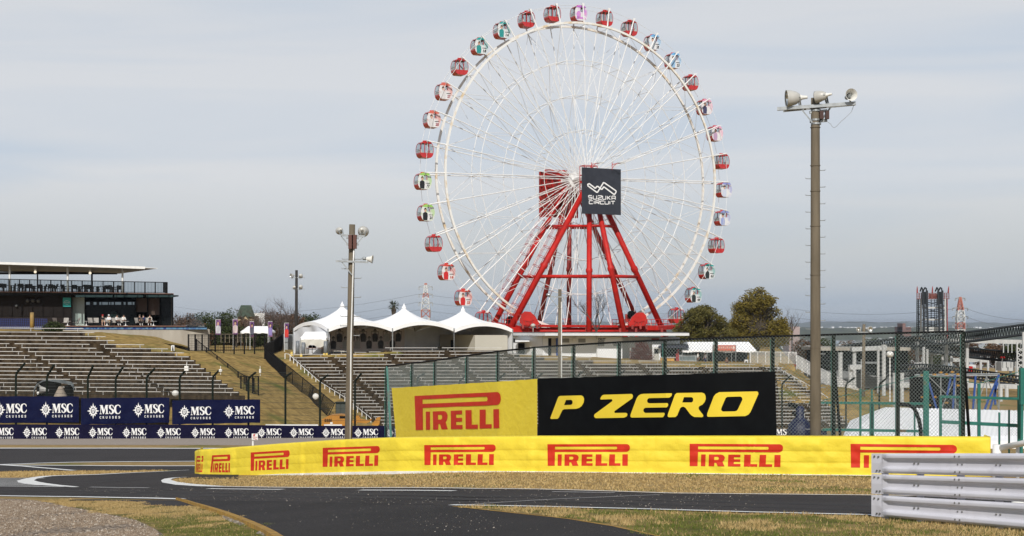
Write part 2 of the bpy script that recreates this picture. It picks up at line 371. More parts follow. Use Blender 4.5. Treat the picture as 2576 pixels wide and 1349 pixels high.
# low grass blades near the camera
m_bladed = mat('dry_blades', (.36,.25,.10), (.50,.37,.18), 6, .9, spec=.1)
m_bladeg = mat('green_blades', (.085,.12,.022), (.16,.17,.04), 5, .9, spec=.1)
def inpoly(x, y, poly):
    c = False; j = len(poly)-1
    for i in range(len(poly)):
        (xi, yi), (xj, yj) = poly[i], poly[j]
        if (yi > y) != (yj > y) and x < (xj-xi)*(y-yi)/(yj-yi)+xi: c = not c
        j = i
    return c
def blades(name, poly, n, hmin, hmax, label, greenf, seed, w=.012, edge=.25):
    rnd = random.Random(seed); pp = [(p.x, p.y) for p in (G(u, v) for u, v in poly)]
    x0, x1 = min(p[0] for p in pp), max(p[0] for p in pp); y0, y1 = min(p[1] for p in pp), max(p[1] for p in pp)
    mb = MB(); k = 0; tries = 0
    while k < n and tries < n*12:
        tries += 1
        x = rnd.uniform(x0, x1); y = rnd.uniform(y0, y1)
        jx = mnoise(V((x*1.1, y*1.1, seed)))*edge+mnoise(V((x*4, y*4, seed)))*edge*.4
        if not inpoly(x+jx, y+jx*1.2, pp): continue
        if mnoise(V((x*2.2, y*1.6, seed+9.5)))+rnd.uniform(-.3, .3) < -.42: continue
        g = greenf(x, y)+rnd.uniform(-.3, .3)
        mb.mi = 1 if g > .5 else 0
        h = rnd.uniform(hmin, hmax)*(.75 if mb.mi else 1); a = rnd.uniform(0, pi); ww = w*rnd.uniform(.6, 1.5); z = gz(x, y)-.005
        dx, dy = cos(a)*ww, sin(a)*ww; lx, ly = rnd.gauss(0, .45)*h, rnd.gauss(0, .45)*h
        mb.add([(x-dx, y-dy, z), (x+dx, y+dy, z), (x+lx, y+ly, z+h)], [(0, 1, 2)]); k += 1
    o = mb.build(name, [m_bladed, m_bladeg]); o['kind'] = 'stuff'; return tag(o, label, 'grass')
def nz2(x, y, s=1.0): return .5+.75*mnoise(V((x*.75*s, y*.5*s, 3.3)))+.35*mnoise(V((x*2.4*s, y*1.8*s, 7.7)))
isl = [(430,1206),(490,1202),(560,1203),(700,1196),(850,1191),(1000,1188.5),(1350,1189),(2000,1196),(2250,1199),(2600,1207),(2600,1252),(2195,1246),(1690,1241),(1358,1231),(943,1227),(560,1224),(462,1218)]
blades('island_grass', isl, 28000, .025, .065, 'dry straw coloured grass island between the yellow barrier and the track', lambda x, y: .05+.3*(nz2(x, y, .8) > .85)+.4*(x > 5)*(nz2(x, y, .8) > .62), 3, .016)
blades('near_grass', [(1150,1275),(1500,1281.5),(1887,1292),(2195,1299.5),(2620,1311),(2660,1420),(1700,1375),(1545,1325),(1430,1306),(1300,1291.5)], 34000, .02, .085, 'dry and green grass verge in front of the near track', lambda x, y: .25+.5*(nz2(x, y, 1.0)-.25*sm(x, 4.6, 6.5) > .46), 4, .007, .3)
blades('verge_grass', [(100,1259),(340,1263),(368,1272),(430,1275),(486,1274.5),(540,1287),(590,1303),(640,1323),(690,1347),(730,1372),(440,1372),(417,1350),(392,1331),(347,1310),(278,1294),(167,1273.5)], 42000, .015, .06, 'green and straw coloured grass between gravel and yellow kerb', lambda x, y: .15+.6*(nz2(x, y, 1.0)+.22 > .42)*(1-sm(y, 28.5, 32)), 5, .006, .5)
blades('far_verge_grass', [(-20,1187.5),(190,1186),(430,1184.2),(300,1190),(146,1196.5),(104,1199),(-20,1203)], 5000, .03, .09, 'straw coloured strip of grass beside the hatched island', lambda x, y: .1, 6, .02, .5)

# ================================================================ YELLOW TRACKSIDE BARRIER
BY = [(490,57.5),(505,56.5),(560,55.2),(700,52.5),(850,49.8),(1000,47.6),(1200,45.8),(1350,44.8),(1600,43.6),(2000,42.3),(2490,41.2),(2600,41)]
BT = [(490,1136),(497,1133.5),(505,1132),(560,1129),(700,1117.5),(850,1107.5),(1000,1101.5),(1200,1099),(1350,1098),(2000,1098),(2490,1100),(2600,1100)]
BB = [(490,1201.5),(520,1203),(560,1202.5),(700,1195),(850,1190.5),(1000,1188),(1200,1187.6),(1350,1188.5),(2000,1196),(2190,1198.5),(2490,1202.5),(2600,1204)]
SEAM = [503,523,585,757,858,1142,1335,1630,1885,2060,2290]
def wrinkle(u, h):                                 # depth of the folds of the cover
    w = 0
    for s in SEAM:
        k = (u-s)/(4+.004*u)
        if abs(k) < 4: w += .045*exp(-k*k*2.2)*(1+.5*sin(11*h+s)) - .035*exp(-((k-1.2)*1.7)**2)+.03*exp(-((k+1.5+.8*h)*1.5)**2)*h
    w += .024*sin(u*.031+3*h)*sin(h*5+u*.011)+.03*max(0, mnoise(V((u*.02+h*2.2, h*3-u*.012, 4.4))))**1.5+.007*sin(u*.11+7*h+2*sin(u*.02))*sin(u*.013+h*4)+.005*sin(h*17+u*.05+2*sin(u*.07))
    return w
BK = [(0, .025), (.05, .02), (.20, .03), (.33, .008), (.36, .024), (.48, .036), (.62, .022), (.65, .036), (.78, .046), (.88, .038), (.95, .024), (.985, .0), (1.0, -.05)]
def bar_pt(u, v, off=0.0):                         # picture point -> point on the cover
    Y = interp(BY, u); t = interp(BT, u); b = interp(BB, u); h = (b-v)/(b-t)
    return P(u, v, Y-interp(BK, min(1, max(0, h)))-wrinkle(u, h)-off)
root = thing('trackside_barrier', 'long yellow banner covered tyre barrier with red lettering along the grass island', 'barrier', P(1350, 1188, 45.3))
us = [490, 491.5, 494, 497]; u = 500
while u < 2490: us.append(u); u += 5 if u < 900 else 7
us += [2490]
hs = [0, .04, .08, .12, .16, .2, .24, .28, .31, .33, .35, .37, .4, .44, .48, .52, .56, .6, .62, .64, .66, .7, .74, .78, .82, .85, .88, .915, .95, .97, .985, 1.0]
mb = MB(); rows = []
def bar_h(u, h, back=0):
    t = interp(BT, u); b = interp(BB, u)
    return bar_pt(u, b+(t-b)*h)+V((0, back, 0))
nb = 6                                             # left end turns away round the corner
wrap = [[bar_h(490, h)+V((.10*sin(i/nb*pi/2)*-1+.10*0, 1.4*(1-cos(i/nb*pi/2))+.1*i, 0)) for h in hs] for i in range(nb, 0, -1)]
wrapr = [[bar_h(2490, h)+V((.13*sin(i/nb*pi/2), .9*(1-cos(i/nb*pi/2)), 0)) for h in hs] for i in range(1, nb+1)]
mb.sheet(wrap+[[bar_h(u, h) for h in hs] for u in us]+wrapr)
mb.build('cover', m_yel, root, smooth=True)
mb = MB(); mb.sheet([[bar_h(u, 1.0), bar_h(u, 1.0)+V((0, .30, .0))] for u in us]); mb.build('cover_top', m_yel, root)
mb = MB(); mb.sheet([[bar_h(u, -.035)+V((0,-.06,-.02)), bar_h(u, .030)+V((0,-.06,0)), bar_h(u, .032)+V((0,.05,0))] for u in us]); mb.build('base_strip', m_white, root)
mb = MB(); mb.sheet([[bar_h(u, -.06)+V((0,.27,0)), bar_h(u, .97)+V((0,.29,0))] for u in us]); mb.build('tyre_wall', m_blk, root)
def arc(cx, cy, rx, ry, a0, a1, n=8): return [(cx+rx*cos(radians(a0+(a1-a0)*i/n)), cy+ry*sin(radians(a0+(a1-a0)*i/n))) for i in range(n+1)]
PIR = [[[(0,0)]+arc(.955,.18,.045,.18,-90,90,12)+[(.092,.36),(.09,1),(.004,1)], [(.092,.112)]+arc(.832,.1775,.014,.0655,-90,90,6)+[(.092,.243)]],
  [[(.126,.473),(.175,.473),(.174,1),(.125,1)]],
  [[(.209,.472),(.335,.472),(.356,.488),(.372,.53),(.381,.6),(.38,.67),(.372,.74),(.358,.79),(.382,1),(.309,1),(.29,.84),(.271,.84),(.27,1),(.209,1)], [(.268,.575),(.303,.575),(.314,.6),(.318,.64),(.314,.69),(.303,.715),(.268,.715)]],
  [[(.418,.472),(.549,.472),(.549,.585),(.481,.585),(.481,.68),(.549,.68),(.549,.79),(.481,.79),(.481,.885),(.555,.885),(.555,1),(.418,1)]],
  [[(.589,.472),(.66,.472),(.663,.885),(.735,.885),(.735,1),(.591,1)]], [[(.755,.472),(.825,.472),(.827,.885),(.898,.885),(.898,1),(.755,1)]],
  [[(.914,.472),(.98,.472),(.988,1),(.92,1)]]]
def quadmap(tl, bl, tr, br, fn):
    def f(x, y):
        a = (lerp(tl[0], bl[0], y), lerp(tl[1], bl[1], y)); b = (lerp(tr[0], br[0], y), lerp(tr[1], br[1], y))
        return fn(lerp(a[0], b[0], x), lerp(a[1], b[1], x))
    return f
LG = [((494.7,1147.5),(491.8,1188.3),(512,1147),(508.8,1188.5)), ((533.6,1145.6),(528.6,1188.5),(579.6,1143.4),(578.7,1188.5)), ((630.7,1138.4),(630,1184.6),(729,1132.7),(726.6,1179.6)),
  ((811.8,1126.9),(810.9,1174.7),(955.9,1121.9),(952.4,1171.7)), ((1067,1119.9),(1067,1170),(1247.6,1118.3),(1244,1169.7)), ((1377,1117.8),(1377,1171.8),(1585.3,1117.4),(1581.6,1171.8)),
  ((1734.7,1116.6),(1733.9,1172.6),(1970.8,1117.8),(1966,1175)), ((2139.7,1116.8),(2139.7,1176.2),(2408,1119.5),(2404.6,1180))]
for q in LG:
    n = max(4, int((q[2][0]-q[0][0])/6)); mb = MB()
    mb.shapes(PIR, quadmap(*q, lambda u, v: bar_pt(u, v, .012)), 1/n, 1/16); mb.build('red_lettering', m_red, root, smooth=True)

# ================================================================ CHAIN LINK FENCE WITH THE TWO BANNERS
FY = [(960,67),(972,66),(1033,62.6),(1095,59.3),(1170,56),(1253,53),(1350,50.4),(1444,48.7),(1558,47.3),(1674,46),(1802,45.2),(1945,44.6),(2098,44.2),(2260,43.8),(2424,43.5),(2600,43.2)]
FT = [(972,922),(1033,914),(1095,907),(1175,895),(1253,884),(1350,874),(1444,868),(1558,861),(1674,856),(1802,851),(1945,846.5),(2098,842),(2260,838),(2424,834),(2600,830)]
def fpt(u, v, off=0): return P(u, v, interp(FY, u)-off)
root = thing('chain_link_fence', 'tall chain link fence with dark posts behind the yellow barrier', 'fence', V((fpt(1674, 1100).x, 46, gz(4.9, 46))))
PU = [972,1037.5,1095,1175.5,1253,1344,1444,1558.5,1673.5,1802,1945,2098,2260,2424]
for i, u in enumerate(PU):
    p = fpt(u, interp(FT, u)); g = gz(p.x, p.y)
    mb = MB(); mb.bar(p+V((0,.05,0)), (p.x, p.y+.05, g-.2), .105, .07, V((0,1,0)))
    mb.build('post', m_dkgreen, root)
    mb = MB(); mb.bar(p+V((-.075,.06,-.1)), (p.x-.075, p.y+.06, g), .02, .02, V((0,1,0))); mb.build('tension_bar', m_teal, root)
mb = MB(); mb.tube([fpt(u, interp(FT, u), -.03) for u in PU], .035, 6); mb.build('top_rail', m_blk, root)
# woven wire: straight strands of both slants, laid along the fence line
seg = []; sacc = 0; pl = [V((fpt(u, 900).x, fpt(u, 900).y)) for u in range(972, 2431, 6)]; ul = list(range(972, 2431, 6)); acc = [0]
for a, b in zip(pl, pl[1:]): acc.append(acc[-1]+(b-a).length)
def at_s(s):
    import bisect
    i = min(len(acc)-2, max(0, bisect.bisect_right(acc, s)-1)); t = (s-acc[i])/(acc[i+1]-acc[i]); p = pl[i].lerp(pl[i+1], t); return p, ul[i]+(ul[i+1]-ul[i])*t
tot = acc[-1]; mb = MB(); pitch = .108; nS = int(tot/pitch)
def wpt(s, z):
    p, u = at_s(s); return V((p.x, p.y, z))
for k in range(-45, nS+45):
    for sg in (1, -1):
        s0 = k*pitch; pts = []
        for j in range(0, 45):
            dz = j*.108; s = s0+sg*dz*.92
            if s < 0 or s > tot: continue
            p, u = at_s(s); zt = fpt(u, interp(FT, u)).z; g = gz(p.x, p.y); z = zt-dz
            if z < g-.1 or z < zt-4.3: continue
            if 985 < u < 1948 and z < fpt(u, 985 if u < 1352 else 965).z: continue
            pts.append(V((p.x, p.y-.012*sg, z)))
        if len(pts) > 1:
            keep = pts[::3]
            if keep[-1] != pts[-1]: keep.append(pts[-1])
            mb.tube(keep, .0052, 3, cap=False)
mb.build('wire_mesh', m_wire, root)
mb = MB(); mb.bar(fpt(974, 922), fpt(985, 1120), .10, .10, V((0,1,0))); mb.build('corner_post', m_teal, root)
for u in (2098, 2424):
    mb = MB(); a = fpt(u+2, interp(FT, u)+90, -.1); b = V((a.x+.35, a.y+.4, gz(a.x, a.y))); mb.tube([a, b], .05, 6); mb.build('brace', m_blk, root)
# banners
ytop = [(985,976),(1050,972),(1120,968),(1200,963),(1280,958),(1352,953)]
def ban(name, label, u0, u1, topf, m):
    r = thing(name, label, 'banner', fpt((u0+u1)/2, 1100, .06))
    mb = MB(); n = int((u1-u0)/7)
    def lx(u, h): return u+(14*(1-(u-u0)/(u1-u0)))*h if u0 < 1000 else u+(2+3*(u-u0)/(u1-u0))*h
    rows = []
    for i in range(n+1):
        u = u0+(u1-u0)*i/n; t = topf(u)+.9*abs(sin(i*.55)); rows.append([])
        for j in range(13):
            h = j/12; uu = lx(u, h); v = t+(1128-t)*h
            rows[-1].append(fpt(uu, v, (lerp(.42,.16,(uu-985)/367) if u0 < 1000 else .13)+.012*sin(uu*.05+3*h)+.008*sin(uu*.13+h*9)))
    mb.sheet(rows); mb.build('vinyl_sheet', m, r, smooth=True); return r
bm1 = lambda u, v: fpt(u, v, .165 if u > 1352 else lerp(.42,.16,(u-985)/367)+.04)
yb = ban('fence_banner', 'large yellow banner with red lettering tied to the chain link fence', 985, 1351.5, lambda u: interp(ytop, u), m_yel)
mb = MB(); mb.shapes(PIR, quadmap((1042.6,996.3),(1044.7,1082.2),(1260,986),(1258.6,1077.3), bm1), 1/24, 1/6); mb.build('red_lettering', m_red, yb)
bb = ban('fence_banner', 'large black banner with yellow slanted lettering tied to the chain link fence', 1352.5, 1950, lambda u: lerp(952, 934, (u-1352)/598), m_black)
PZ = [[[(118,378),(205,148),(213,134),(230,126),(470,120),(492,130),(505,160),(500,200),(478,240),(450,262),(415,273),(275,278),(255,290),(215,375),(200,388),(125,390)],[(297,173),(355,171),(370,180),(374,200),(368,220),(350,229),(275,232)]],
 [[(690,160),(697,140),(712,120),(730,113),(1045,103),(1060,112),(1064,130),(1056,154),(855,298),(850,310),(855,321),(985,320),(998,328),(1000,345),(990,362),(960,375),(640,381),(625,372),(618,355),(625,335),(825,188),(830,175),(822,163),(695,167)]],
 [[(1035,355),(1038,335),(1105,155),(1125,125),(1150,108),(1185,102),(1505,95),(1511,105),(1505,125),(1490,140),(1475,146),(1248,151),(1232,163),(1225,180),(1230,200),(1250,211),(1455,208),(1468,218),(1465,240),(1450,257),(1205,261),(1188,273),(1182,290),(1188,308),(1205,321),(1420,319),(1428,330),(1420,355),(1405,370),(1050,374),(1038,368)]],
 [[(1462,350),(1465,330),(1545,110),(1565,93),(1850,88),(1880,97),(1895,125),(1897,160),(1885,195),(1860,225),(1825,243),(1815,260),(1818,280),(1868,345),(1868,362),(1855,369),(1765,367),(1735,350),(1715,330),(1665,262),(1645,250),(1625,251),(1605,265),(1570,350),(1550,368),(1475,370),(1463,362)],[(1648,140),(1735,140),(1750,150),(1755,172),(1748,192),(1735,201),(1628,201)]],
 [[(1912,345),(1915,325),(1990,130),(2010,105),(2050,83),(2485,74),(2498,85),(2500,105),(2410,310),(2385,340),(2350,357),(1930,366),(1915,360)],[(2073,280),(2078,260),(2125,150),(2145,137),(2295,133),(2312,145),(2318,168),(2265,280),(2250,297),(2225,303),(2095,305),(2078,295)]]]
mb = MB(); mb.shapes(PZ, lambda x, y: bm1(1358.5+x/4.551, 968.6+y/4.551), 60, 80); mb.build('yellow_lettering', m_yprint, bb)

# green turf under the near verges, and loose stones on the paving
m_turf = mat('green_turf', (.16,.135,.045), (.075,.085,.02), 1.6, .95, bump=.6, bscale=30, c3=(.27,.195,.085), s3=1.1, lo3=.45, hi3=.6, spec=.1)
patch('verge_turf', [(190,1262),(340,1265),(368,1273),(430,1276),(486,1275.5),(536,1287),(586,1303),(636,1323),(686,1347),(730,1375),(425,1375),(417,1352),(392,1333),(347,1311.5),(315,1302),(278,1296),(220,1284),(190,1278)], m_turf, .008)
patch('verge_turf', [(1180,1279.5),(1500,1284),(1887,1294),(2195,1301),(2560,1309),(2620,1400),(1700,1375),(1560,1327),(1430,1304),(1300,1291)], m_turf, .008)
m_stone1 = mat('loose_stone', (.42,.38,.33), (.22,.19,.16), 9, .9)
def stones(name, label, poly, n, s0, s1, seed, m):
    rnd = random.Random(seed); pp = [(p.x, p.y) for p in (G(u, v) for u, v in poly)]; x0, x1 = min(p[0] for p in pp), max(p[0] for p in pp); y0, y1 = min(p[1] for p in pp), max(p[1] for p in pp); mb = MB(); k = 0
    for _ in range(n*30):
        x, y = rnd.uniform(x0, x1), rnd.uniform(y0, y1)
        if not inpoly(x, y, pp): continue
        if mnoise(V((x*.5, y*.35, seed)))+rnd.uniform(-.45, .45) < -.05: continue
        z = gz(x, y)+.012; s = rnd.uniform(s0, s1)*(1 if rnd.random() > .06 else 1.9); a = rnd.uniform(0, 6.28); q = [V((x+s*cos(a+t)*rnd.uniform(.7, 1.2), y+s*sin(a+t)*rnd.uniform(.7, 1.2), z)) for t in (0, 1.57, 3.14, 4.71)]; t = V((x+s*.2, y, z+s*rnd.uniform(.7, 1.1)))
        mb.add(q+[t], [(0,1,4),(1,2,4),(2,3,4),(3,0,4)]); k += 1
        if k >= n: break
    o = mb.build(name, m); o['kind'] = 'stuff'; tag(o, label, 'stones')
stones('loose_stones', 'scattered pale gravel stones on the dark near asphalt', [(560,1228),(1900,1246),(1900,1288),(1140,1272),(1300,1293),(1545,1326),(1660,1352),(700,1349),(590,1300),(470,1258),(200,1250),(200,1230)], 1300, .006, .013, 77, m_stone1)
stones('gravel_stones', 'coarse brown gravel stones of the near gravel trap', [(-60,1258),(87,1262),(167,1277),(278,1298),(347,1313),(392,1335),(420,1380),(-80,1380)], 24000, .012, .026, 78, mat('gravel_stone', (.285,.22,.16), (.145,.105,.072), 14, .95, c3=(.45,.40,.34), s3=9, lo3=.55, hi3=.65))
stones('kerb_debris', 'small stones and soil crumbs along the yellow kerb', [(560,1293),(590,1303),(640,1324),(690,1347),(660,1349),(610,1326),(560,1305)], 700, .012, .03, 79, mat('soil_crumb', (.10,.08,.06), (.30,.27,.23), 8, .95))

m_rub = mat('tyre_rubber', (.017,.0155,.016), (.032,.0285,.029), 8, .85, stretch=(.2,2,1), spec=.35)
for pts, w in (([(-30,1233),(300,1236.5),(700,1242),(1200,1250),(1700,1261),(2300,1276)], .55), ([(-30,1240),(300,1243.5),(700,1250),(1200,1259),(1700,1271),(2300,1287)], .45), ([(150,1219),(300,1210),(420,1200),(520,1190)], .5)): pline('tyre_mark', pts, w, .015, m_rub)
pline('asphalt_seam', [(456,1259.5),(700,1263.3),(950,1268.3),(1125,1273.3)], .05, .021, m_thin if False else m_rub)
# ================================================================ FOREGROUND GUARDRAIL
# three corrugated beams; left end about 24 m away, coming closer and climbing to the right
RY0, RY1, RU0, RU1 = 24.3, 20.6, 2190, 2700
def rX(s):                                           # s along the rail, 0 at the left end
    u = RU0+(RU1-RU0)*s; return u, lerp(RY0, RY1, s)
def rpt(s, v, off=0.0): u, Y = rX(s); return P(u, v, Y-off)
# top and bottom lines of the three beams at both ends (picture rows)
T3 = [((1141,1190),(1140.5,1204)), ((1192.5,1241),(1207,1270)), ((1245,1297),(1273,1343))]
WP = [(0,.015),(.03,.05),(.10,.085),(.24,.085),(.31,.02),(.36,0),(.64,0),(.69,.02),(.76,.085),(.90,.085),(.97,.05),(1,.015)]
root = thing('guardrail', 'white painted three beam steel guardrail standing on the grass at the right', 'guardrail', (rpt(.3, 1300).x, 23, 1.1))
for k, ((a0, b0), (a1, b1)) in enumerate(T3):
    def bp(s, h, off=0.0): return rpt(s, lerp(lerp(a0, a1, s), lerp(b0, b1, s), h), off)
    ss = [.055+.945*i/60 for i in range(61)]; mb = MB()
    hh = []
    for (h0, d0), (h1, d1) in zip(WP, WP[1:]): hh += [(lerp(h0, h1, j/3), lerp(d0, d1, (j/3)**2*(3-2*j/3))) for j in range(3)]
    hh.append(WP[-1])
    def dep(s, d): return d*min(1, max(0, (s-.055)/.035))**.7 if s < .09 else d
    mb.sheet([[bp(s, h, dep(s, d)+(.008 if s > .33 and (s < .97) else 0)) for h, d in hh] for s in ss])
    b = mb.build('beam', m_rail, root, smooth=True)
    mb = MB()
    mb.sheet([[bp(s, h, .004+.012*(1 if .05 < h < .95 else 0)) for h in (0, .05, .5, .95, 1.02)] for s in (0.004, .012, .035, .055)])
    mb.sheet([[bp(.058, h, dep(.075, d)*.0+.012) for h, d in hh], [bp(.066, h, .012) for h, d in hh], [bp(.072+.012*(1-d/.085), h, .010+d*.6) for h, d in hh]])
    mb.quad(bp(.004, 0, .004), bp(.055, 0, .004), bp(.055, 0, -.05), bp(.004, 0, -.05)); mb.quad(bp(.004, 0, .0), bp(.004, 0, -.06), bp(.004, 1, -.06), bp(.004, 1, 0))
    mb.build('end_plate', m_rail, root)
    mb = MB()
    mb = MB(); mb.sheet([[bp(s, h, d+.014) for h, d in hh] for s in (.395, .43, .47)]); mb.build('joint_sleeve', m_rail, b, smooth=True)
    for s, h in ((.018,.14),(.038,.16),(.030,.86),(.045,.86),(.215,.48),(.235,.48),(.415,.14),(.437,.14),(.43,.5),(.452,.5),(.417,.84),(.44,.84),(.62,.5),(.64,.5)):
        d = interp(WP, h)*(1 if s > .08 else 0)
        if s < .08: d = .012
        p = bp(s, h, d+.008); mb = MB(); mb.lathe([(.017,0),(.017,.012),(.008,.018)], 7, p, V((0,-1,0))); mb.build('bolt', m_bolt, b)
for s in (.075, .25, .45, .64, .85):
    p = rpt(s, 1150, -.10); mb = MB(); g = gz(p.x, p.y); top = rpt(s, lerp(1141, 1141, s), -.1).z-.03
    mb.box(p.x-.05, p.x+.05, p.y, p.y+.09, g-.3, top); mb.build('post', m_rail, root)
tag(root)
# white pipe rail and its post behind the barrier's right end
mb = MB(); a = P(2508, 1119, 36); b = P(2508, 1160, 36); mb.tube([a, V((b.x, b.y, gz(b.x, b.y)-.2))], .11, 12)
r = thing('pipe_railing', 'white tubular railing behind the right end of the yellow barrier', 'railing', V((b.x, b.y, gz(b.x, b.y))))
mb.build('post', m_white, r, smooth=True)
mb = MB(); mb.tube([P(2512, 1128, 36), P(2600, 1110, 35), P(2700, 1090, 34)], .075, 10); mb.build('rail', m_white, r, smooth=True)
mb = MB(); q = P(2560, 1122, 35.6); mb.tube([q, V((q.x, q.y, gz(q.x, q.y)))], .045, 8); mb.build('post', m_white, r, smooth=True)
p = G(2561, 1285); mb = MB(); mb.lathe([(.17,0),(.17,.03),(.13,.035),(.11,.2)], 14, p); r = thing('marker_post', 'green topped white marker post half hidden by the guardrail', 'marker', p)
mb.build('base', m_white, r, smooth=True); mb = MB(); mb.lathe([(.13,.2),(.13,.34),(.10,.37)], 14, p); mb.build('cap', mat('green_plastic', (.02,.28,.09), rough=.4), r, smooth=True)

# ================================================================ POLES WITH LAMPS AND HORNS
def bell(mb, base, ax, R, Ln):                       # lamp bell: open end at base, narrow neck along ax
    mb.lathe([(R*.90,.03*Ln),(R,0),(R*.99,.06*Ln),(R*.93,.25*Ln),(R*.78,.48*Ln),(R*.52,.66*Ln),(R*.34,.70*Ln)], 20, base, ax, cap=False)
def floodlight(parent, base, ax, R, Ln, foot):
    mb = MB(); bell(mb, base, ax, R, Ln); o = mb.build('lamp_bell', m_lampg, parent, smooth=True)
    ax = V(ax).normalized(); mb = MB(); mb.lathe([(.0,.5*Ln),(R*.5,.42*Ln),(R*.88,.06*Ln)], 16, base, ax, cap=False); mb.build('reflector', m_mirror, o, smooth=True)
    mb = MB(); mb.lathe([(R*.36,.68*Ln),(R*.36,.74*Ln),(R*.26,.80*Ln),(R*.2,1.0*Ln),(R*.2,1.06*Ln)], 12, base, ax); mb.build('lamp_neck', m_hornw, o, smooth=True)
    mb = MB(); side = ax.cross(V((0,0,1))).normalized(); m = V(base)+ax*.62*Ln
    for s in (-1, 1): mb.bar(m+side*R*.62*s, V(foot)+side*R*.35*s, .05, .02)
    mb.bar(V(foot)-side*R*.4, V(foot)+side*R*.4, .06, .03); mb.build('bracket', m_galv, o)
def horn(parent, base, ax, R, Ln, foot):
    mb = MB(); mb.lathe([(R,0),(R*.97,.02*Ln),(R*.7,.22*Ln),(R*.5,.5*Ln),(R*.36,.68*Ln)], 18, base, ax, cap=False); o = mb.build('horn_speaker', m_hornw, parent, smooth=True)
    mb = MB(); a = V(ax).normalized(); mb.lathe([(R*.38,.66*Ln),(R*.38,1.0*Ln),(R*.3,1.04*Ln)], 12, base, a); mb.lathe([(0,.1*Ln),(R*.28,.3*Ln),(R*.3,.6*Ln)], 10, base, a, cap=False); mb.build('horn_driver', m_galv, o, smooth=True)
    mb = MB(); mb.bar(V(base)+a*.6*Ln, foot, .04, .03); mb.build('bracket', m_galv, o)
def polebody(r, u, vt, ub, Y, w_top, w_bot, m, vlow=None):
    a = P(u, vt, Y); b = P(ub, 1100, Y); d = (b-a); t = (a.z-gz(b.x, Y)+.4)/(a.z-b.z); e = a+d*t
    mb = MB(); n = 10; mb.tube([a.lerp(e, i/n) for i in range(n+1)], [lerp(w_top, w_bot, i/n)/2 for i in range(n+1)], 18); return mb.build('pole', m, r, smooth=True)
YR = 43.2
r = thing('light_pole', 'tall concrete pole with large floodlights and horn in front of the chain link fence', 'light pole', V((P(2051, 1100, YR).x, YR, gz(9.2, YR))))
polebody(r, 2051, 247, 2051.5, YR, .26, .34, m_pole)
R = lambda x, y, Y=YR: P((3050+x/2.871)/1.59, (330+y/2.871)/1.59, Y)
mb = MB()
a, b = R(168, 305, YR+.15), R(1072, 240, YR-.45); mb.bar(a, b, .10, .10); a2, b2 = R(235, 325, YR+.5), R(1060, 250, YR-.05); mb.bar(a2, b2, .08, .08)
for t in (.08, .32, .6, .95): mb.bar(a.lerp(b, t), a2.lerp(b2, t), .05, .04)
for x0, y0 in ((440, 300), (795, 268)):
    mb.bar(R(x0, y0, YR), R(575 if x0 < 600 else 655, 465, YR-.12), .05, .04)
mb.bar(R(540, 345), R(740, 325), .1, .08); mb.bar(R(545, 450), R(740, 437), .1, .08); mb.build('crossarm', m_galv, r)
mb = MB()
for y in (325, 432, 475): p = R(614, y); mb.lathe([(.155,-.03),(.155,.03)], 16, p)
mb.build('clamp_band', m_galv, r)
mb = MB()
for x in (676, 741): p = R(x, 375, YR-.2); mb.box(p.x-.055, p.x+.055, p.y-.06, p.y+.06, p.z-.12, p.z+.12)
mb.build('ballast_box', mat('brown_box', (.05,.018,.014), rough=.5), r)
floodlight(r, R(272, 185), V((.98, .0, .06)), .255, .60, R(430, 268, YR+.05))
floodlight(r, R(612, 170, YR-.2), V((.80, -.55, .10)), .185, .48, R(745, 240, YR-.1))
horn(r, R(1022, 140, YR-.6), V((-.10, .95, -.05)), .185, .42, R(1010, 225, YR-.25))
mb = MB()
for i in range(20):
    z = 1100-46*i
    for s in (-1, 1):
        v = 1080-42*i+(21 if s > 0 else 0)
        if v < 420: continue
        p = P(2051+s*10, v, YR); mb = MB(); mb.tube([p, p+V((s*.17, -.02, 0)), p+V((s*.17, -.02, .03))], .012, 5); mb.build('step_bolt', m_galv, r)
mb = MB(); mb.tube([R(*q, YR-.3) for q in ((1048, 262), (1020, 340), (960, 400), (900, 450), (850, 505), (822, 520), (800, 508), (785, 480), (740, 447))], .008, 5); mb.build('cable', m_galv, r)
mb = MB()
for v in (321, 417, 481, 569, 692, 876, 1048): p = P(2051, v, YR); mb.lathe([(.152+.03*(v-250)/850*.5,-.012),(.152+.03*(v-250)/850*.5,.012)], 18, p)
mb.build('joint_band', m_pole, r)

YL = 62.0
r = thing('light_pole', 'leaning concrete pole with two round floodlights and a white horn in front of the tents', 'light pole', V((P(877, 1100, YL).x, YL, gz(-7, YL))))
polebody(r, 886, 565, 876.5, YL, .26, .335, m_pole)
Q = lambda x, y, Y=YL: P((1300+x/2.812)/1.59, (870+y/2.812)/1.59, Y)
mb = MB(); mb.bar(Q(178, 200, YL-.1), Q(448, 212, YL-.1), .1, .08)
mb.bar(Q(240, 232, YL-.18), Q(378, 236, YL-.18), .08); mb.bar(Q(240, 303, YL-.18), Q(378, 306, YL-.18), .08)
for x, xx in ((182, 275), (432, 332)): mb.bar(Q(x, 212, YL-.1), Q(xx, 328, YL-.15), .05, .04)
mb.bar(Q(122, 492, YL-.2), Q(484, 503, YL-.2), .11, .08); mb.bar(Q(190, 503, YL-.2), Q(302, 645, YL-.2), .06, .05); mb.build('crossarm', m_galv, r)
mb = MB()
for x in (290, 330): p = Q(x, 275, YL-.25); mb.box(p.x-.10, p.x+.10, p.y-.08, p.y+.08, p.z-.30, p.z+.30)
mb.build('ballast_box', mat('rusty_box', (.10,.035,.025), rough=.6), r)
floodlight(r, Q(160, 152, YL+.35), V((.30, -.93, .12)), .165, .40, Q(190, 195))
floodlight(r, Q(432, 160, YL+.35), V((-.05, -.98, .14)), .245, .50, Q(425, 205))
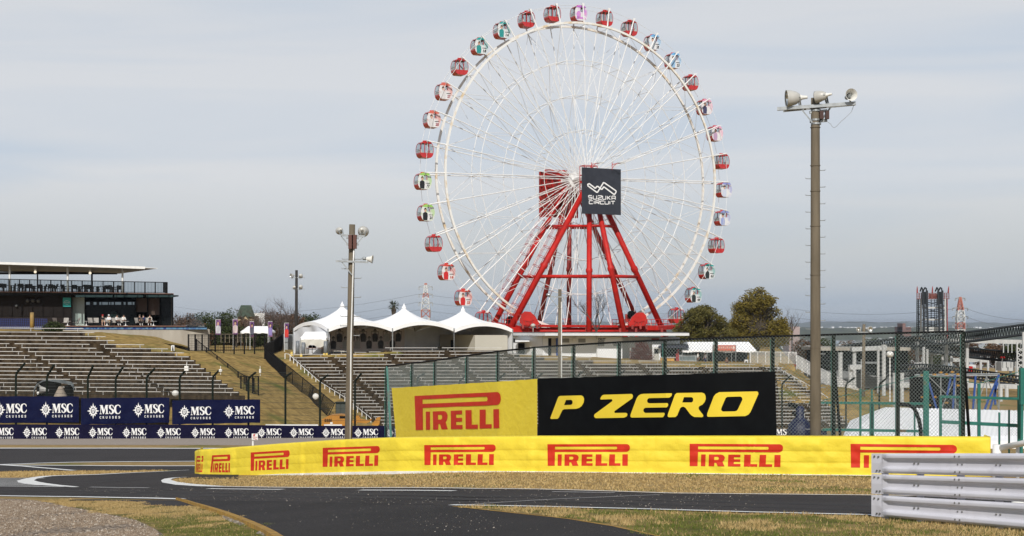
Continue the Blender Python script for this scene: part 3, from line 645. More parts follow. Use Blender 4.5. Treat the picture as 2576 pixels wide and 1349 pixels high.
horn(r, Q(535, 472, YL-.2), V((-.99, .1, .10)), .185, .42, Q(470, 495, YL-.2))
mb = MB()
for i, y in enumerate((470, 578, 685, 790, 898, 1005, 1113, 1220, 1330)):
    for s in ((-1, 1) if i in (0, 6) else ((1,) if i % 2 == 0 else (-1,))):
        xc = lerp(302, 285, (y-470)/650); p = Q(xc+s*22, y); mb = MB(); mb.tube([p, p+V((s*.34, 0, 0)), p+V((s*.34, 0, .05))], .018, 5); mb.build('step_bolt', m_galv, r)
mb = MB(); mb.tube([Q(326, 318, YL-.2), Q(320, 480, YL-.2), Q(318, 505, YL-.2), Q(313, 690, YL-.2), P(883, 860, YL-.2), P(882, 1000, YL-.2), P(881, 1120, YL-.2)], .032, 8); mb.build('conduit', m_white, r, smooth=True)

def small_pole(u, ub, vt, Y, lamps, label, w=.28, m=m_pole, base=None, arms=()):
    a = P(u, vt, Y); zb = gz(a.x, Y) if base is None else base; r = thing('light_pole', label, 'light pole', V((a.x, Y, zb)))
    mb = MB(); mb.tube([a, V((P(ub, 900, Y).x, Y, zb-.3))], [w*.42, w*.55], 12); mb.build('pole', m, r, smooth=True)
    for (ua, ue, va) in arms:
        mb = MB(); mb.bar(P(ua, va, Y-.1), P(ue, va+.4, Y-.1), .12, .1); mb.build('crossarm', m_galv, r)
    for (lu, lv, R_, ax) in lamps: floodlight(r, P(lu, lv, Y-.2), V(ax), R_, R_*1.7, P(lu+(3 if lu < u else -2), lv+8, Y-.1))
    return r
small_pole(746, 745, 680, 190, [(732, 694, .31, (.7,.6,.1)), (757, 694, .28, (-.2,-.9,.1)), (740, 723, .22, (.3,-.8,.1)), (757, 722, .28, (-.2,-.9,.1))], 'dark pole with four lamps behind the bare cherry trees', .42, mat('dark_pole', (.018,.016,.014), (.028,.024,.02), 3, .8), -1, [(729, 766, 698.5), (733, 766, 727)])
r = small_pole(1408.5, 1408, 728, 132, [], 'slim concrete pole without lamps in front of the toilet building', .38, m_pole, None, [(1380, 1419, 747)])
mb = MB(); mb.bar(P(1383, 749, 131.8), P(1405, 775, 131.8), .07); mb.bar(P(1418, 749, 131.8), P(1411, 775, 131.8), .07); p = P(1380, 742, 131.8); mb.ball(p, .22, .22, .16); mb.build('bracket', m_galv, r)
mb = MB(); mb.tube([P(1412.5, 760, 131.7), P(1412.5, 960, 131.7)], .05, 6); mb.build('conduit', m_white, r)
small_pole(2173.5, 2171, 816, 150, [(2160, 829, .25, (.3,.9,.1)), (2190, 829, .32, (-.5,.8,.1))], 'concrete pole with two round lamps among the coaster columns', .38, m_pole, None, [(2158, 2194, 836)])

# ================================================================ FAR NAVY BARRIER, BANNERS AND DEBRIS FENCE
MY = [(-60,107),(500,110),(1000,114),(2080,117)]
MT = [(-60,1067.5),(430,1068.5),(640,1069.5),(730,1071),(960,1071.5),(2080,1079)]
MBt = [(-60,1104.5),(430,1104),(960,1102.5),(2080,1100)]
root = thing('track_barrier', 'low dark navy advertising barrier with white lettering beyond the far gravel', 'barrier', P(500, 1104, 110))
us = list(range(-60, 2081, 20)); Ym = lambda u: interp(MY, u)
mb = MB(); mb.sheet([[P(u, interp(MBt, u)+2, Ym(u)), P(u, interp(MT, u), Ym(u)), P(u, interp(MT, u), Ym(u)+.3)] for u in us]); mb.sheet([[P(u, interp(MT, u), Ym(u)+.3), P(u, interp(MBt, u)+2, Ym(u)+.3)] for u in us]); mb.build('board', m_navy2, root)
mb = MB()
for a, b in ((668, 800), (815, 860)): mb.bar(P(a, 1069.6, Ym(a)+.15), P(b, 1069.9, Ym(b)+.15), .25, .1)
mb.build('top_rail', m_white, root)
# badge and lettering (flat shapes in a 0..1 box, y down)
def starpts(cx, cy, rx, ry):
    pts = []
    for i in range(24):
        a = pi/2+2*pi*i/24
        k = (1.0 if i % 6 == 0 else .80) if i % 2 == 0 else .52
        if i % 2 == 0 and i % 6: k = .76
        pts.append((cx+rx*k*cos(a), cy-ry*k*sin(a)))
    return pts
def ell(cx, cy, rx, ry, n=18): return [(cx+rx*cos(2*pi*i/n), cy+ry*sin(2*pi*i/n)) for i in range(n)]
SX = .182
LOGO = [[starpts(SX, .5, .182, .5), ell(SX, .49, .07, .2)]]
LOGO += [[[(.125,.42),(.125,.47),(.15,.47)][::-1]+[]]] if False else []
mm = [(.138,.50),(.138,.36),(.226,.36),(.226,.50),(.206,.50),(.206,.41),(.191,.41),(.191,.50),(.173,.50),(.173,.41),(.158,.41),(.158,.50)]
LOGO += [[mm], [[(.128,.50),(.236,.50),(.236,.525),(.128,.525)]]]
LOGO += [stroke([(.175,.55),(.150,.545),(.146,.57),(.172,.60),(.168,.635),(.142,.63)], .018), stroke([(.218,.56),(.195,.545),(.186,.58),(.195,.63),(.218,.62)], .018)]
LOGO += [[[(.378,.14),(.462,.14),(.508,.46),(.552,.14),(.638,.14),(.638,.175),(.612,.185),(.616,.655),(.640,.665),(.640,.70),(.545,.70),(.545,.665),(.568,.655),(.562,.30),(.500,.70),(.478,.70),(.416,.30),(.410,.655),(.436,.665),(.436,.70),(.375,.70),(.375,.665),(.396,.655),(.402,.185),(.378,.175)]]]
LOGO += [stroke([(.786,.30),(.776,.19),(.738,.145),(.695,.16),(.678,.25),(.692,.35),(.745,.42),(.778,.50),(.772,.62),(.730,.69),(.682,.66),(.668,.53)], [.018,.030,.036,.05,.060,.064,.07,.066,.058,.044,.036,.014])]
LOGO += [stroke([(.993,.31),(.975,.19),(.925,.14),(.868,.18),(.838,.30),(.834,.44),(.850,.58),(.890,.68),(.945,.68),(.985,.60),(.998,.50)], [.014,.030,.040,.050,.060,.066,.062,.05,.038,.028,.010])]
cr = []
for i, ch in enumerate('CRUISES'):
    x0 = .372+i*.094; w = .05 if ch != 'I' else .022
    if ch == 'I': x0 += .016
    cr.append(fit(text2d(ch, .03), x0, x0+w, .98, .83))
LOGO += cr
def logo(name, parent, box, fn, tilt=0):
    u0, u1, v0, v1 = box; mb = MB(); mb.shapes(LOGO, lambda x, y: fn(u0+(u1-u0)*x, v0+(v1-v0)*y-tilt*x)); return mb.build(name, m_wprint, parent)
for u0 in (-27, 56.6, 138.2, 222, 307, 393.4, 480, 564, 647, 727.7, 809, 890, 969.5, 1930):
    logo('white_lettering', root, (u0, u0+60.8, lerp(1072.3, 1075.5, min(1, max(0, u0/900))), lerp(1104.4, 1103.2, min(1, max(0, u0/900)))), lambda u, v: P(u, v, Ym(u)-.03))
bn = [((-60, 198.6, 997, 997.6, 1065, 1063), [(-16, 67, 1011, 1052), (100, 183, 1010.8, 1051.4)], 'navy banner with white lettering at the left picture edge hung on the debris fence'),
      ((203.8, 426, 1002, 1000.4, 1068, 1063.5), [(219, 303.3, 1014, 1054.5), (333.8, 412.3, 1012.6, 1051.8)], 'middle of the three navy banners hung on the debris fence'),
      ((433, 654.5, 1007.3, 1004.8, 1068, 1063.5), [(449, 531, 1018.8, 1056), (561.8, 639.6, 1017.8, 1054.2)], 'rightmost of the three navy banners hung on the debris fence')]
for (u0, u1, a, b, c, d), lg, lab in bn:
    Yb = lambda u: Ym(u)+1.2
    r = thing('fence_banner', lab, 'banner', P((u0+u1)/2, c, Yb((u0+u1)/2)), 'navy banners on the debris fence'); mb = MB(); n = 24
    mb.sheet([[P(lerp(u0, u1, i/n), lerp(lerp(a, b, i/n), lerp(c, d, i/n), j/4)+(.5*sin(i*1.1) if j in (0, 4) else 0), Yb(lerp(u0, u1, i/n))+.02*sin(i*.9+j)) for j in range(5)] for i in range(n+1)])
    mb.build('vinyl_sheet', m_navy, r, smooth=True)
    for q in lg: logo('white_lettering', r, q, lambda u, v: P(u, v, Yb(u)-.05), .8)
root = thing('debris_fence', 'catch fence with bent dark green posts and thin wires above the navy banners', 'fence', P(500, 1100, 113))
DP = [(40,942,68,914),(118,948,141,918),(221,949,239,920),(291,952,314,923),(369,950,393,927),(452,950,472,930),(535,950,554,932),(625,953,646,937),(718,950,735,938),(805,960,827,943),(893,960,910,940),
      (1050,952,1068,940),(1155,962,1175,942),(1250,960,1270,940),(1345,958,1365,938),(1445,955,1465,935),(1550,952,1570,932),(1660,950,1682,930),(1775,952,1795,932),(1880,955,1900,935),(1967,968,1988,943),(2040,972,2058,955),(2128,968,2146,950),(2212,968,2228,950)]
for ub, vb, ut, vt in DP:
    Y = Ym(ub)+1.6; b = P(ub, vb, Y); mb = MB(); mb.tube([V((b.x, Y, gz(b.x, Y)-.2)), b+V((0,0,-.15)), b+V((.06,0,.1)), P(ut, vt, Y)+V((0,-.5,0))], .085 if ub < 1000 else .075, 8); mb.build('post', m_dkgreen, root)
m_cab = mat('fence_cable', (.03,.036,.033), rough=.6)
mb = MB()
for v0, v1 in ((964,966),(972,974),(980,982),(990,992),(1000,1002),(1012,1014),(1026,1028),(1044,1045),(1058,1058)):
    mb.tube([P(u, lerp(v0, v1, u/1000), Ym(u)+1.55) for u in (-60, 120, 290, 452, 625, 805, 1050, 1345, 1660, 1967, 2212)], .011, 4)
for t in (.35, .7, 1): mb.tube([P(lerp(ub, ut, t), lerp(vb, vt, t), Ym(ub)+1.3) for ub, vb, ut, vt in DP], .010, 4)
mb.build('cable', m_cab, root)
mb = MB()                                              # fine mesh between the cables
for i in range(0, 900):
    u = -40+i*1.15
    if 0 < u < 1000: mb.tube([P(u, interp([(0,950),(1000,962)], u), Ym(u)+1.56), P(u, 1066, Ym(u)+1.56)], .0035, 3, cap=False)
mb.build('wire_mesh', m_cab, root)
for u, v0, v1, w, lab in ((469.5, 921, 933, 10, 'white square equipment box on the sixth visible debris fence post'), (555, 929, 935, 7, 'small white round antenna on a debris fence post tip'), (654.5, 929, 938, 4, 'white twin cylinder sensor on the post at the grass slope')):
    Y = Ym(u)+.8; a = P(u-w/2, v1, Y); b = P(u+w/2, v0, Y); mb = MB(); mb.box(a.x, b.x, Y-.12, Y+.12, a.z, b.z); mb.box(a.x+.03, b.x-.03, Y-.16, Y-.12, lerp(a.z, b.z, .55), b.z-.03); mb.bar(((a.x+b.x)/2, Y, a.z-.25), ((a.x+b.x)/2, Y, b.z+.25), .03)
    tag(mb.build('equipment_box', m_hornw), lab, 'equipment box')
mb = MB(); p = P(636.3, 1091.5, 60); q = P(636.3, 1120, 60)
r = thing('fire_sign', 'white sign with red extinguisher symbol above the yellow barrier', 'sign', V((q.x, 60, gz(q.x, 60))))
mb.box(p.x-.035, p.x+.035, 59.97, 60.03, gz(q.x, 60), p.z); mb.build('post', m_white, r)
mb = MB(); a = P(633.5, 1107, 59.95); b = P(649, 1091, 59.95); mb.box(a.x, b.x, 59.92, 59.95, a.z, b.z); mb.build('panel', m_white, r)
mb = MB(); fm = lambda x, y: P(633.5+15.5*x, 1091+16*y, 59.91)
mb.shapes([[[(.25,.42),(.25,.18),(.31,.13),(.31,.06),(.62,.06),(.62,.12),(.42,.12),(.48,.18),(.48,.42)]], [[(.25,.72),(.62,.84),(.62,.78),(.85,.93),(.58,.95),(.60,.90),(.22,.79)]], fit(text2d('FIRE', .02), .15, .9, .64, .52)], fm); mb.build('red_symbol', mat('sign_red', (.5,.02,.02), rough=.5), r)
# things parked behind the banners
r = thing('covered_rig', 'dark equipment rig under a grey tarpaulin behind the left navy banner', 'equipment', P(130, 1010, 114))
mb = MB(); Yc = 114.5
prof = [(84,1000),(87,978),(94,965),(108,957),(118,955),(150,955),(165,958),(178,961),(184,968),(186,978)]
mb.sheet([[P(u+2*sin(k*2), v+(1.2 if k % 2 else 0), Yc+k*.35) for k in range(6)] for u, v in prof]); mb.sheet([[P(u, v, Yc-.02), P(u, min(1000, v+(8 if u > 140 else 3)), Yc-.03)] for u, v in prof]); mb.build('tarpaulin', mat('grey_tarp', (.085,.10,.11), (.16,.18,.19), 1.5, .4, bump=.6, bscale=3), r, smooth=True)
mb = MB(); a = P(90, 1005, Yc); b = P(138, 960, Yc); mb.box(a.x, b.x, Yc+.2, Yc+1.6, a.z, b.z); a = P(160, 1005, Yc); b = P(172, 970, Yc); mb.box(a.x, b.x, Yc+.2, Yc+1.4, a.z, b.z); mb.build('dark_frame', m_dark, r)
mb = MB(); horn(r, P(96, 980, Yc-.1), V((.8,.5,-.1)), .42, .9, P(104, 992, Yc))
mb = MB(); mb.lathe([(.62,0),(.5,.25),(.25,.75),(.14,.95),(.05,1.0)], 9, P(152, 1003, Yc-.3)); mb.build('wrapped_cover', mat('beige_cover', (.36,.30,.24), (.28,.23,.18), 4, .8, bump=.5), r, smooth=True)
tag(r)
# ================================================================ SLOPES BEHIND THE FAR BARRIER
def hill(name, rows, m, nu=6, nv=6, amp=.12, seed=1):  # rows (bottom to top) of (u, v, depth) corners, smoothly filled
    g = [[P(*q) for q in r] for r in rows]; H_ = len(g)-1; W_ = len(g[0])-1; rr = []
    for i in range(H_*nv+1):
        a = min(H_-1, i//nv); t = i/nv-a; row = []
        for j in range(W_*nu+1):
            b = min(W_-1, j//nu); s = j/nu-b
            p = g[a][b].lerp(g[a][b+1], s).lerp(g[a+1][b].lerp(g[a+1][b+1], s), t)
            row.append(p+V((0, 0, amp*(sin(p.x*.9+seed)*cos(p.y*.7+seed)+.5*sin(p.x*2.3+p.y)))))
        rr.append(row)
    mb = MB(); mb.sheet(rr); return structure(mb.build(name, m, smooth=True))
hill('grass_slope', [[(420,1108,122),(640,1106,122),(860,1104,124),(1000,1104,128)], [(430,1010,128),(620,1005,128),(868,1062,137),(932,1056,138.6)], [(430,940,138),(560,935,139),(722,952,150.5),(800,957,151.6)], [(430,886,150),(520,884,152),(660,905,158),(729,903,159)], [(430,882,168),(520,880,175),(700,882,180),(800,886,184)], [(430,874,230),(520,870,240),(700,868,250),(800,870,250)]], m_hill, 6, 6, .10)
hill('plateau', [[(735,930,160),(742,930,160.5),(1000,915,161.5),(1450,935,163.5),(1700,945,165.5),(2000,945,166.5)], [(735,898,160.5),(742,898,161),(1000,885,162),(1450,909,164),(1700,920.5,166),(2000,922.5,167)], [(735,887,190),(760,886,190),(1000,886,192),(1450,893,196),(1700,902,198),(1990,906,199)], [(560,862,250),(760,872,250),(1000,872,250),(1450,870,250),(1700,872,250),(1960,876,250)], [(500,845,340),(760,848,340),(1000,848,340),(1450,850,340),(1700,852,340),(1930,856,340)], [(500,900,420),(760,900,420),(1000,900,420),(1450,900,420),(1700,900,420),(1930,910,420)]], m_hill, 5, 5, .06)
hill('knoll', [[(-40,960,138.8),(200,955,139.3),(330,950,139.8),(492,935,140.4)], [(-40,905,139.5),(200,900,140),(330,893,140.5),(478,887,141)], [(-40,834,142),(165,845,143),(310,874,142),(477,884,143)], [(-40,826,148),(165,839,150),(300,842,150),(400,860,149),(477,879,146)][:4], [(-40,826,156),(255,837,156),(390,848,156),(470,874,153)], [(-40,826,175),(255,836,175),(390,846,175),(480,872,172)]], m_hill, 8, 6, .06, 4)
hill('right_slope', [[(1940,1110,142),(2100,1110,140),(2300,1100,140)], [(1960,1000,146),(2080,1012,145),(2300,1050,142)], [(1950,928,157),(2060,975,152),(2200,1000,150)], [(1960,910,170),(2060,965,168),(2200,985,168)]], m_hill, 6, 6, .08, 2)
hill('hill_side', [[(-300,1100,124),(-100,1100,124),(430,1104,124)], [(-300,980,142),(-100,980,142),(425,995,142)], [(-300,834,160),(-100,834,160),(425,886,160)]], m_hill, 4, 4, .05, 2)
# ================================================================ GRANDSTANDS
def stand(label, K, vY, L_, R_, segs, T, name_bench, glabel, seed):
    # K rows from the top, vY(k) -> (v, depth); L_/R_ row limits; segs(k) -> bench intervals
    r = thing('grandstand', label, 'grandstand', P((L_(vY(K//2)[0])+R_(vY(K//2)[0]))/2, vY(K-1)[0]+8, vY(K-1)[1]))
    mb = MB(); rnd = random.Random(seed); bl = []
    for k in range(K):
        v, Y = vY(k); v2, Y2 = vY(k+1); vu, Yu = vY(k-1)
        u0 = max(L_(v), -60); u1 = R_(v)
        top = lambda u, y: P(u, v+T(u), Y)+V((0, y-Y, 0))
        n = max(1, int((u1-u0)/40)); us = [lerp(u0, u1, i/n) for i in range(n+1)]
        zlow = lambda u: P(u, v2+T(u), Y2).z
        mb.sheet([[V((top(u, Y).x, Y, zlow(u)-.02)), V((top(u, Y).x, Y, top(u, Y).z)), V((top(u, Y).x*Yu/Y, Yu+.02, top(u, Y).z))] for u in us])
        for u in (us[0], us[-1]):
            p = top(u, Y); q = V((p.x*Yu/Y, Yu, p.z)); mb.quad(p, q, V((q.x, q.y, zlow(u)-2.5)), V((p.x, p.y, zlow(u)-2.5)))
        for a, b in segs(k):
            a = max(a, L_(v)+3); b = min(b, R_(v)-5)
            if b-a > 12: bl.append((a, b, v, Y))
    mb.build('terrace_steps', m_terr, r)
    for a, b, v, Y in bl:
        p = P(a, v+T(a), Y); q = P(b, v+T(b), Y); d = V((0, .16, .30)); mb = MB()
        mb.bar(p+d, q+d, .18, .055)
        n = max(1, int((q-p).length/4.5))
        for i in range(n+1): c = p.lerp(q, (i+.12)/(n+.24)); mb.box(c.x-.02, c.x+.02, Y+.12, Y+.26, c.z, c.z+.26)
        tag(mb.build('bench', m_bench), glabel, 'bench', name_bench)
    return r
LV = lambda k: (833+9.9*k, 140-.88*k)
lR = lambda v: interp([(833,214),(841,236),(851,266),(861,288),(868,304),(872.5,380),(877,604/1.59),(884,456),(885,470),(943,545),(995,622),(1100,760)], v)
def lsegs(k):
    v = LV(k)[0]
    if k < 4: return [(-60, lR(v)-2)]
    sh = 17*(k-5)
    return [(-400+sh*1.05, -175+sh*1.05), (-165+sh, 43+sh-4), (53+sh, 241+sh), (264+sh*.75, lR(v)-18)]
stand('left concrete grandstand of stained terraces below the dark cafe building', 17, LV, lambda v: -60, lR, lsegs, lambda u: .008*u+.0000001*u*u, 'benches of the left grandstand', 'pale metal bench plank on the stained terraces of the left grandstand', 2)
RV = lambda k: (882+8.32*k, 162-1.10*k)
rL = lambda v: interp([(880,966),(897,966),(897.5,727),(902,726),(1053,932),(1100,990)], v)
rRt = lambda v: interp([(880,1270),(889,1300),(897,1345),(906,1480),(914,1585),(920,1960),(931,1975),(1000,2062),(1013,2082),(1100,2180)], v)
def rsegs(k):
    o = 9.4*(k-2); s = []
    for i in range(-1, 11):
        a = 831.6+151*i+o*.98; s.append((a, a+134.5))
    return s if k >= 2 else [(968+18*k, 1100+18*k), (1112+18*k, 1262+18*k)]
stand('wide right concrete grandstand with rows of bench planks below the white tents', 24, RV, rL, rRt, rsegs, lambda u: 0.0, 'benches of the right grandstand', 'pale metal bench plank on the terraces of the wide right grandstand', 3)
def railing(name, label, top, hgt, Y, m, nb, r_=.035, picket=0.02, cat='railing', mid=0):
    pts = [P(u, v, y) for (u, v), y in zip(top, Y)]; r = thing(name, label, cat, pts[len(pts)//2]-V((0,0,hgt)))
    mb = MB(); mb.tube(pts, r_, 6)
    if picket: mb.tube([p-V((0,0,hgt-.12)) for p in pts], r_, 6)
    for j in range(mid): mb.tube([p-V((0,0,hgt*(j+1)/(mid+1))) for p in pts], r_*.8, 6)
    mb.build('rail', m, r)
    tot = sum((b-a).length for a, b in zip(pts, pts[1:]))
    def at(s):
        for a, b in zip(pts, pts[1:]):
            l = (b-a).length
            if s <= l or b is pts[-1]: return a.lerp(b, min(1, s/l))
            s -= l
    for i in range(nb+1):
        p = at(tot*i/nb); mb = MB(); mb.bar(p, p-V((0,0,hgt+.15)), r_*2.2, r_*2.2, V((0,1,0))); mb.build('post', m, r)
    if picket:
        mb = MB(); n = int(tot/.13)
        for i in range(n): p = at(tot*(i+.5)/n); mb.bar(p, p-V((0,0,hgt-.12)), picket, picket, V((0,1,0)))
        mb.build('bars', m, r)
    return r
railing('handrail', 'white steel handrail running down the left side of the right grandstand', [(717,890),(726,891),(803,959.5),(869,1000.5),(933,1052)], 1.0, [159,158.5,149.5,144,137.5], m_white, 20, .035, 0)
railing('handrail', 'white steel handrail down the right end of the right grandstand', [(1957,926),(2038,971),(2082,1000)], .95, [156.4,150.5,147], m_white, 9, .035, 0)
railing('railing', 'white barred railing on top of the right grandstand beside the white canopy', [(1887,885),(2003,886.5)], 1.75, [179,179], m_white, 6, .04, .035)
railing('railing', 'white barred railing sloping down beyond the tall concrete pole', [(2004,893),(2040,913),(2090,940),(2138,966),(2200,1000)], 1.7, [178,174,170,166,160], m_white, 12, .035, .03)
# black fences on the slope
def palis(label, top, bot, Y, nb, sp=.16, w=.05, name='fence', back=True, post=.08):
    r = thing(name, label, 'fence', P(bot[len(bot)//2][0], bot[len(bot)//2][1], Y[len(Y)//2])); a = [P(u, v, y) for (u, v), y in zip(top, Y)]; b = [P(u, v, y) for (u, v), y in zip(bot, Y)]
    mb = MB(); mb.tube([p+V((0,0,-.08)) for p in a], .04, 5); mb.tube([p+V((0,0,.15)) for p in b], .04, 5); mb.build('rail', m_blk, r)
    mb = MB()
    for (p, q), (p2, q2) in zip(zip(a, b), zip(a[1:], b[1:])):
        n = max(1, int((p2-p).length/sp))
        for i in range(n): mb.bar(p.lerp(p2, i/n), q.lerp(q2, i/n), w, w, V((0,1,0)))
    if sp > .205:
        for a_, b_ in zip(a, a[1:]):
            pass
        for j in range(1, 8): mb.tube([p.lerp(q, j/8) for p, q in zip(a, b)], w*.5, 4)
    o_ = mb.build('bars', m_blk, r)
    if sp > .205: o_['kind'] = 'stuff'
    for i in range(nb+1):
        t = i/nb*(len(a)-1); k = min(len(a)-2, int(t)); s = t-k; mb = MB(); mb.bar(a[k].lerp(a[k+1], s), b[k].lerp(b[k+1], s)-V((0,0,.3)), post, post, V((0,1,0))); mb.build('post', m_blk, r)
    return r
palis('black palisade fence running down the grass slope between the grandstands', [(712,838),(690,855),(666.5,866),(665.5,873),(720,916),(780,964),(842,1014)], [(710,881),(690,892),(667,912),(665,918),(720,961),(775,1005),(823,1046)], [180,174,160,158.5,149,143.5,136], 14, .20, .045)
palis('black mesh fence with thin posts along the top of the grass slope', [(474,841),(550,841),(666,841)], [(474,887),(550,885),(666,884)], [152,156,158], 9, .22, .022, post=.13)
palis('thin black wire fence stepping down beside the left grandstand', [(494,853),(519,873),(546,894),(573,914),(599,934),(616,944),(639,951)], [(494,897),(519,917),(546,937),(573,957),(599,978),(616,986),(639,994)], [155,151,147,143,139,136,134], 6, .25, .016, post=.12)
palis('short dark mesh fence panel at the foot of the grass slope', [(606,945),(650,946)], [(606,994),(650,995)], [133,133], 3, .22, .018, post=.12)
r = thing('grey_wall', 'grey tarpaulin fence panel beside the white tents', 'fence', P(729, 880, 180)); mb = MB(); n = 10
mb.sheet([[P(lerp(712,746,i/n), lerp(841,880,j/6), 180)+V((0,.06*sin(i*1.7+j),0)) for j in range(7)] for i in range(n+1)]); mb.build('tarpaulin', mat('silver_tarp', (.25,.27,.28), (.34,.36,.37), 1, .4, bump=.4, bscale=2), r, smooth=True)
mb = MB(); [mb.tube([P(u, 840.5, 179.9), P(u, 881, 179.9)], .035, 5) for u in (712.5, 729, 745.5)]; mb.tube([P(712, 860, 179.9), P(746, 860, 179.9)], .03, 5); mb.build('frame', m_galv, r)
# cabinet and digger behind the navy barrier
r = thing('cabinet', 'dark green equipment cabinet at the foot of the palisade fence', 'cabinet', P(856, 1044, 136)); a = P(844, 1050, 136); b = P(869, 1014, 136); mb = MB(); mb.box(a.x, b.x, 136, 137, a.z, b.z); mb.box(a.x-.06, b.x+.06, 135.95, 137.05, b.z, b.z+.08); mb.build('housing', m_dkgreen, r)
mb = MB(); [mb.box(lerp(a.x, b.x, t), lerp(a.x, b.x, t)+.42, 135.95, 136, a.z+.2, b.z-.12) for t in (.06, .54)]; mb.build('door', mat('cabinet_grey', (.05,.06,.055), rough=.5), r)
m_dig = mat('digger_orange', (.50,.22,.025), (.42,.18,.02), 2, .5)
Yd = 124; D_ = lambda x, y, dy=0: P(660.4+x*.30306, 723.3+y*.30306, Yd+dy); r = thing('excavator', 'orange compact excavator parked behind the navy barrier', 'excavator', D_(600, 1165))
mb = MB(); mb.prism([D_(*q) for q in ((492,1150),(492,1095),(520,1080),(560,1060),(640,1056),(690,1062),(700,1110),(690,1150))], (0, 1.6, 0)); mb.build('body', m_dig, r)
mb = MB(); mb.prism([D_(640,1088,-.02), D_(640,1066,-.02), D_(686,1068,-.02), D_(690,1088,-.02)], (0,.03,0)); [mb.prism([D_(515+i*16,1118,-.02), D_(515+i*16,1096,-.02), D_(525+i*16,1090,-.02), D_(525+i*16,1118,-.02)], (0,.03,0)) for i in range(4)]; mb.build('grille', m_dark, r)
mb = MB(); mb.prism([D_(562,1134,-.03), D_(562,1118,-.03), D_(582,1118,-.03), D_(582,1134,-.03)], (0,.02,0)); mb.build('plate', m_wprint, r)
mb = MB(); mb.prism([D_(*q) for q in ((738,1120),(780,1063),(800,1066),(812,1092),(880,1105),(905,1085),(900,1110),(860,1130),(790,1120),(775,1140))], (0,.5,0)); mb.build('boom', m_dig, r)
mb = MB(); mb.prism([D_(*q) for q in ((905,1140),(950,1080),(980,1076),(968,1140),(945,1148))], (0,.5,0)); mb.build('bucket_arm', m_dig, r)
mb = MB(); mb.prism([D_(*q, .1) for q in ((490,1152),(700,1152),(715,1190),(480,1190))], (0,1.6,0)); mb.build('track', m_dark, r)
mb = MB(); c = D_(441, 905, .6); mb.ball(c, .28, .1, .28); tag(mb.build('round_sign', m_hornw, smooth=True), 'white round object hanging on the black palisade fence', 'disc')
mb = MB(); c = P(1270/2.88, 880.6+315/2.88, 116.5); mb.ball(c, .30, .2, .26, 8, 5); tag(mb.build('white_sack', m_hornw, smooth=True), 'small white sack lying below the left grandstand benches', 'sack')
mb = MB(); a = P(684, 890, 170); r = thing('sign_board', 'small white standing board with dark figure at the left grandstand end', 'sign', P(435, 883, 140)); a = P(430.5, 883, 141); b = P(438.5, 869, 141); mb.box(a.x, b.x, 141, 141.08, a.z, b.z); mb.build('panel', m_wprint, r); mb = MB(); mb.prism([P(*q, 140.98) for q in ((432.5,882.5),(434,871),(435.5,871),(437,882.5))], (0,.015,0)); mb.build('dark_figure', m_dark, r)

# ================================================================ CAFE BUILDING
Yf, Yb = 165.0, 177.0                       # front of the deck, front wall is set back
C = lambda x, y, Y=165.0: P(x*.2331, 628.9+y*.2331, Y)
def cbox(mb, x0, x1, y0, y1, Ya, Yz):      # box whose front face covers the given crop rectangle
    a = C(x0, y1, Ya); b = C(x1, y0, Ya); k = Yz/Ya; return mb.hexa([(a.x,Ya,a.z),(b.x,Ya,a.z),(b.x*k,Yz,a.z),(a.x*k,Yz,a.z),(a.x,Ya,b.z),(b.x,Ya,b.z),(b.x*k,Yz,b.z),(a.x*k,Yz,b.z)])
r = thing('cafe_building', 'low dark brown cafe building with white flat canopy above the left grandstand', 'building', C(1000, 830))
m_brick = m_brown
mb = MB(); cbox(mb, -500, 775, 462, 822, 168, 180); mb.build('wall', m_brown, r)
def cslab(mb, x0, x1, yl, yr, Ya, Yz):
    a, b, c, d = C(x0, yl[1], Ya), C(x1, yr[1], Ya), C(x1, yr[0], Ya), C(x0, yl[0], Ya); k = Yz/Ya; bk = lambda p: V((p.x*k, Yz, p.z)); mb.hexa([a, b, bk(b), bk(a), d, c, bk(c), bk(d)])
mb = MB(); cslab(mb, -500, 1872, (452, 476), (478, 490), 166.2, 184); cbox(mb, -500, 835, 489, 494, 166.4, 184); mb.build('floor_slab', mat('dark_fascia', (.012,.013,.014), rough=.6, spec=.2), r)
mb = MB(); cslab(mb, -500, 1874, (438, 452), (468, 478), 166, 184); mb.build('slab_edge', m_wood, r)
mb = MB(); cbox(mb, 775, 1868, 490, 830, 183, 184); cbox(mb, 775, 1868, 488, 492, 168, 183.5); mb.build('back_wall', m_dark, r)
mb = MB()
for x0, x1 in ((930,968),(1010,1040),(1072,1094),(1104,1165),(1176,1192),(1203,1228),(1243,1306),(1335,1355),(1380,1420),(1432,1450)): cbox(mb, x0, x1, 563, 592, 182.6, 182.9)
mb.build('clerestory_window', mat('bright_window', (.60,.68,.75), rough=.2, em=.5), r)
for x in (776, 914, 1466, 1590, 1726, 1866):
    mb = MB(); cbox(mb, x-3, x+5, 492, 828, 168, 168.3); mb.build('mullion', m_blk, r)
mb = MB(); cbox(mb, 782, 911, 512, 828, 169, 169.1); mb.build('door', mat('pale_green_panel', (.52,.60,.55), (.46,.55,.50), .5, .4), r)
mb = MB(); cbox(mb, 918, 1464, 560, 826, 168.3, 168.34); cbox(mb, 1730, 1864, 500, 826, 168.3, 168.34); mb.build('window', glassmat('shop_glass', (.72,.75,.76), .18), r)
for x0, x1, y1 in ((1469, 1586, 670), (1601, 1721, 702)):
    mb = MB(); cbox(mb, x0, x1, 520, y1, 168.4, 168.45); mb.build('roller_blind', mat('brown_blind', (.085,.055,.042), (.11,.075,.06), .6, .8), r)
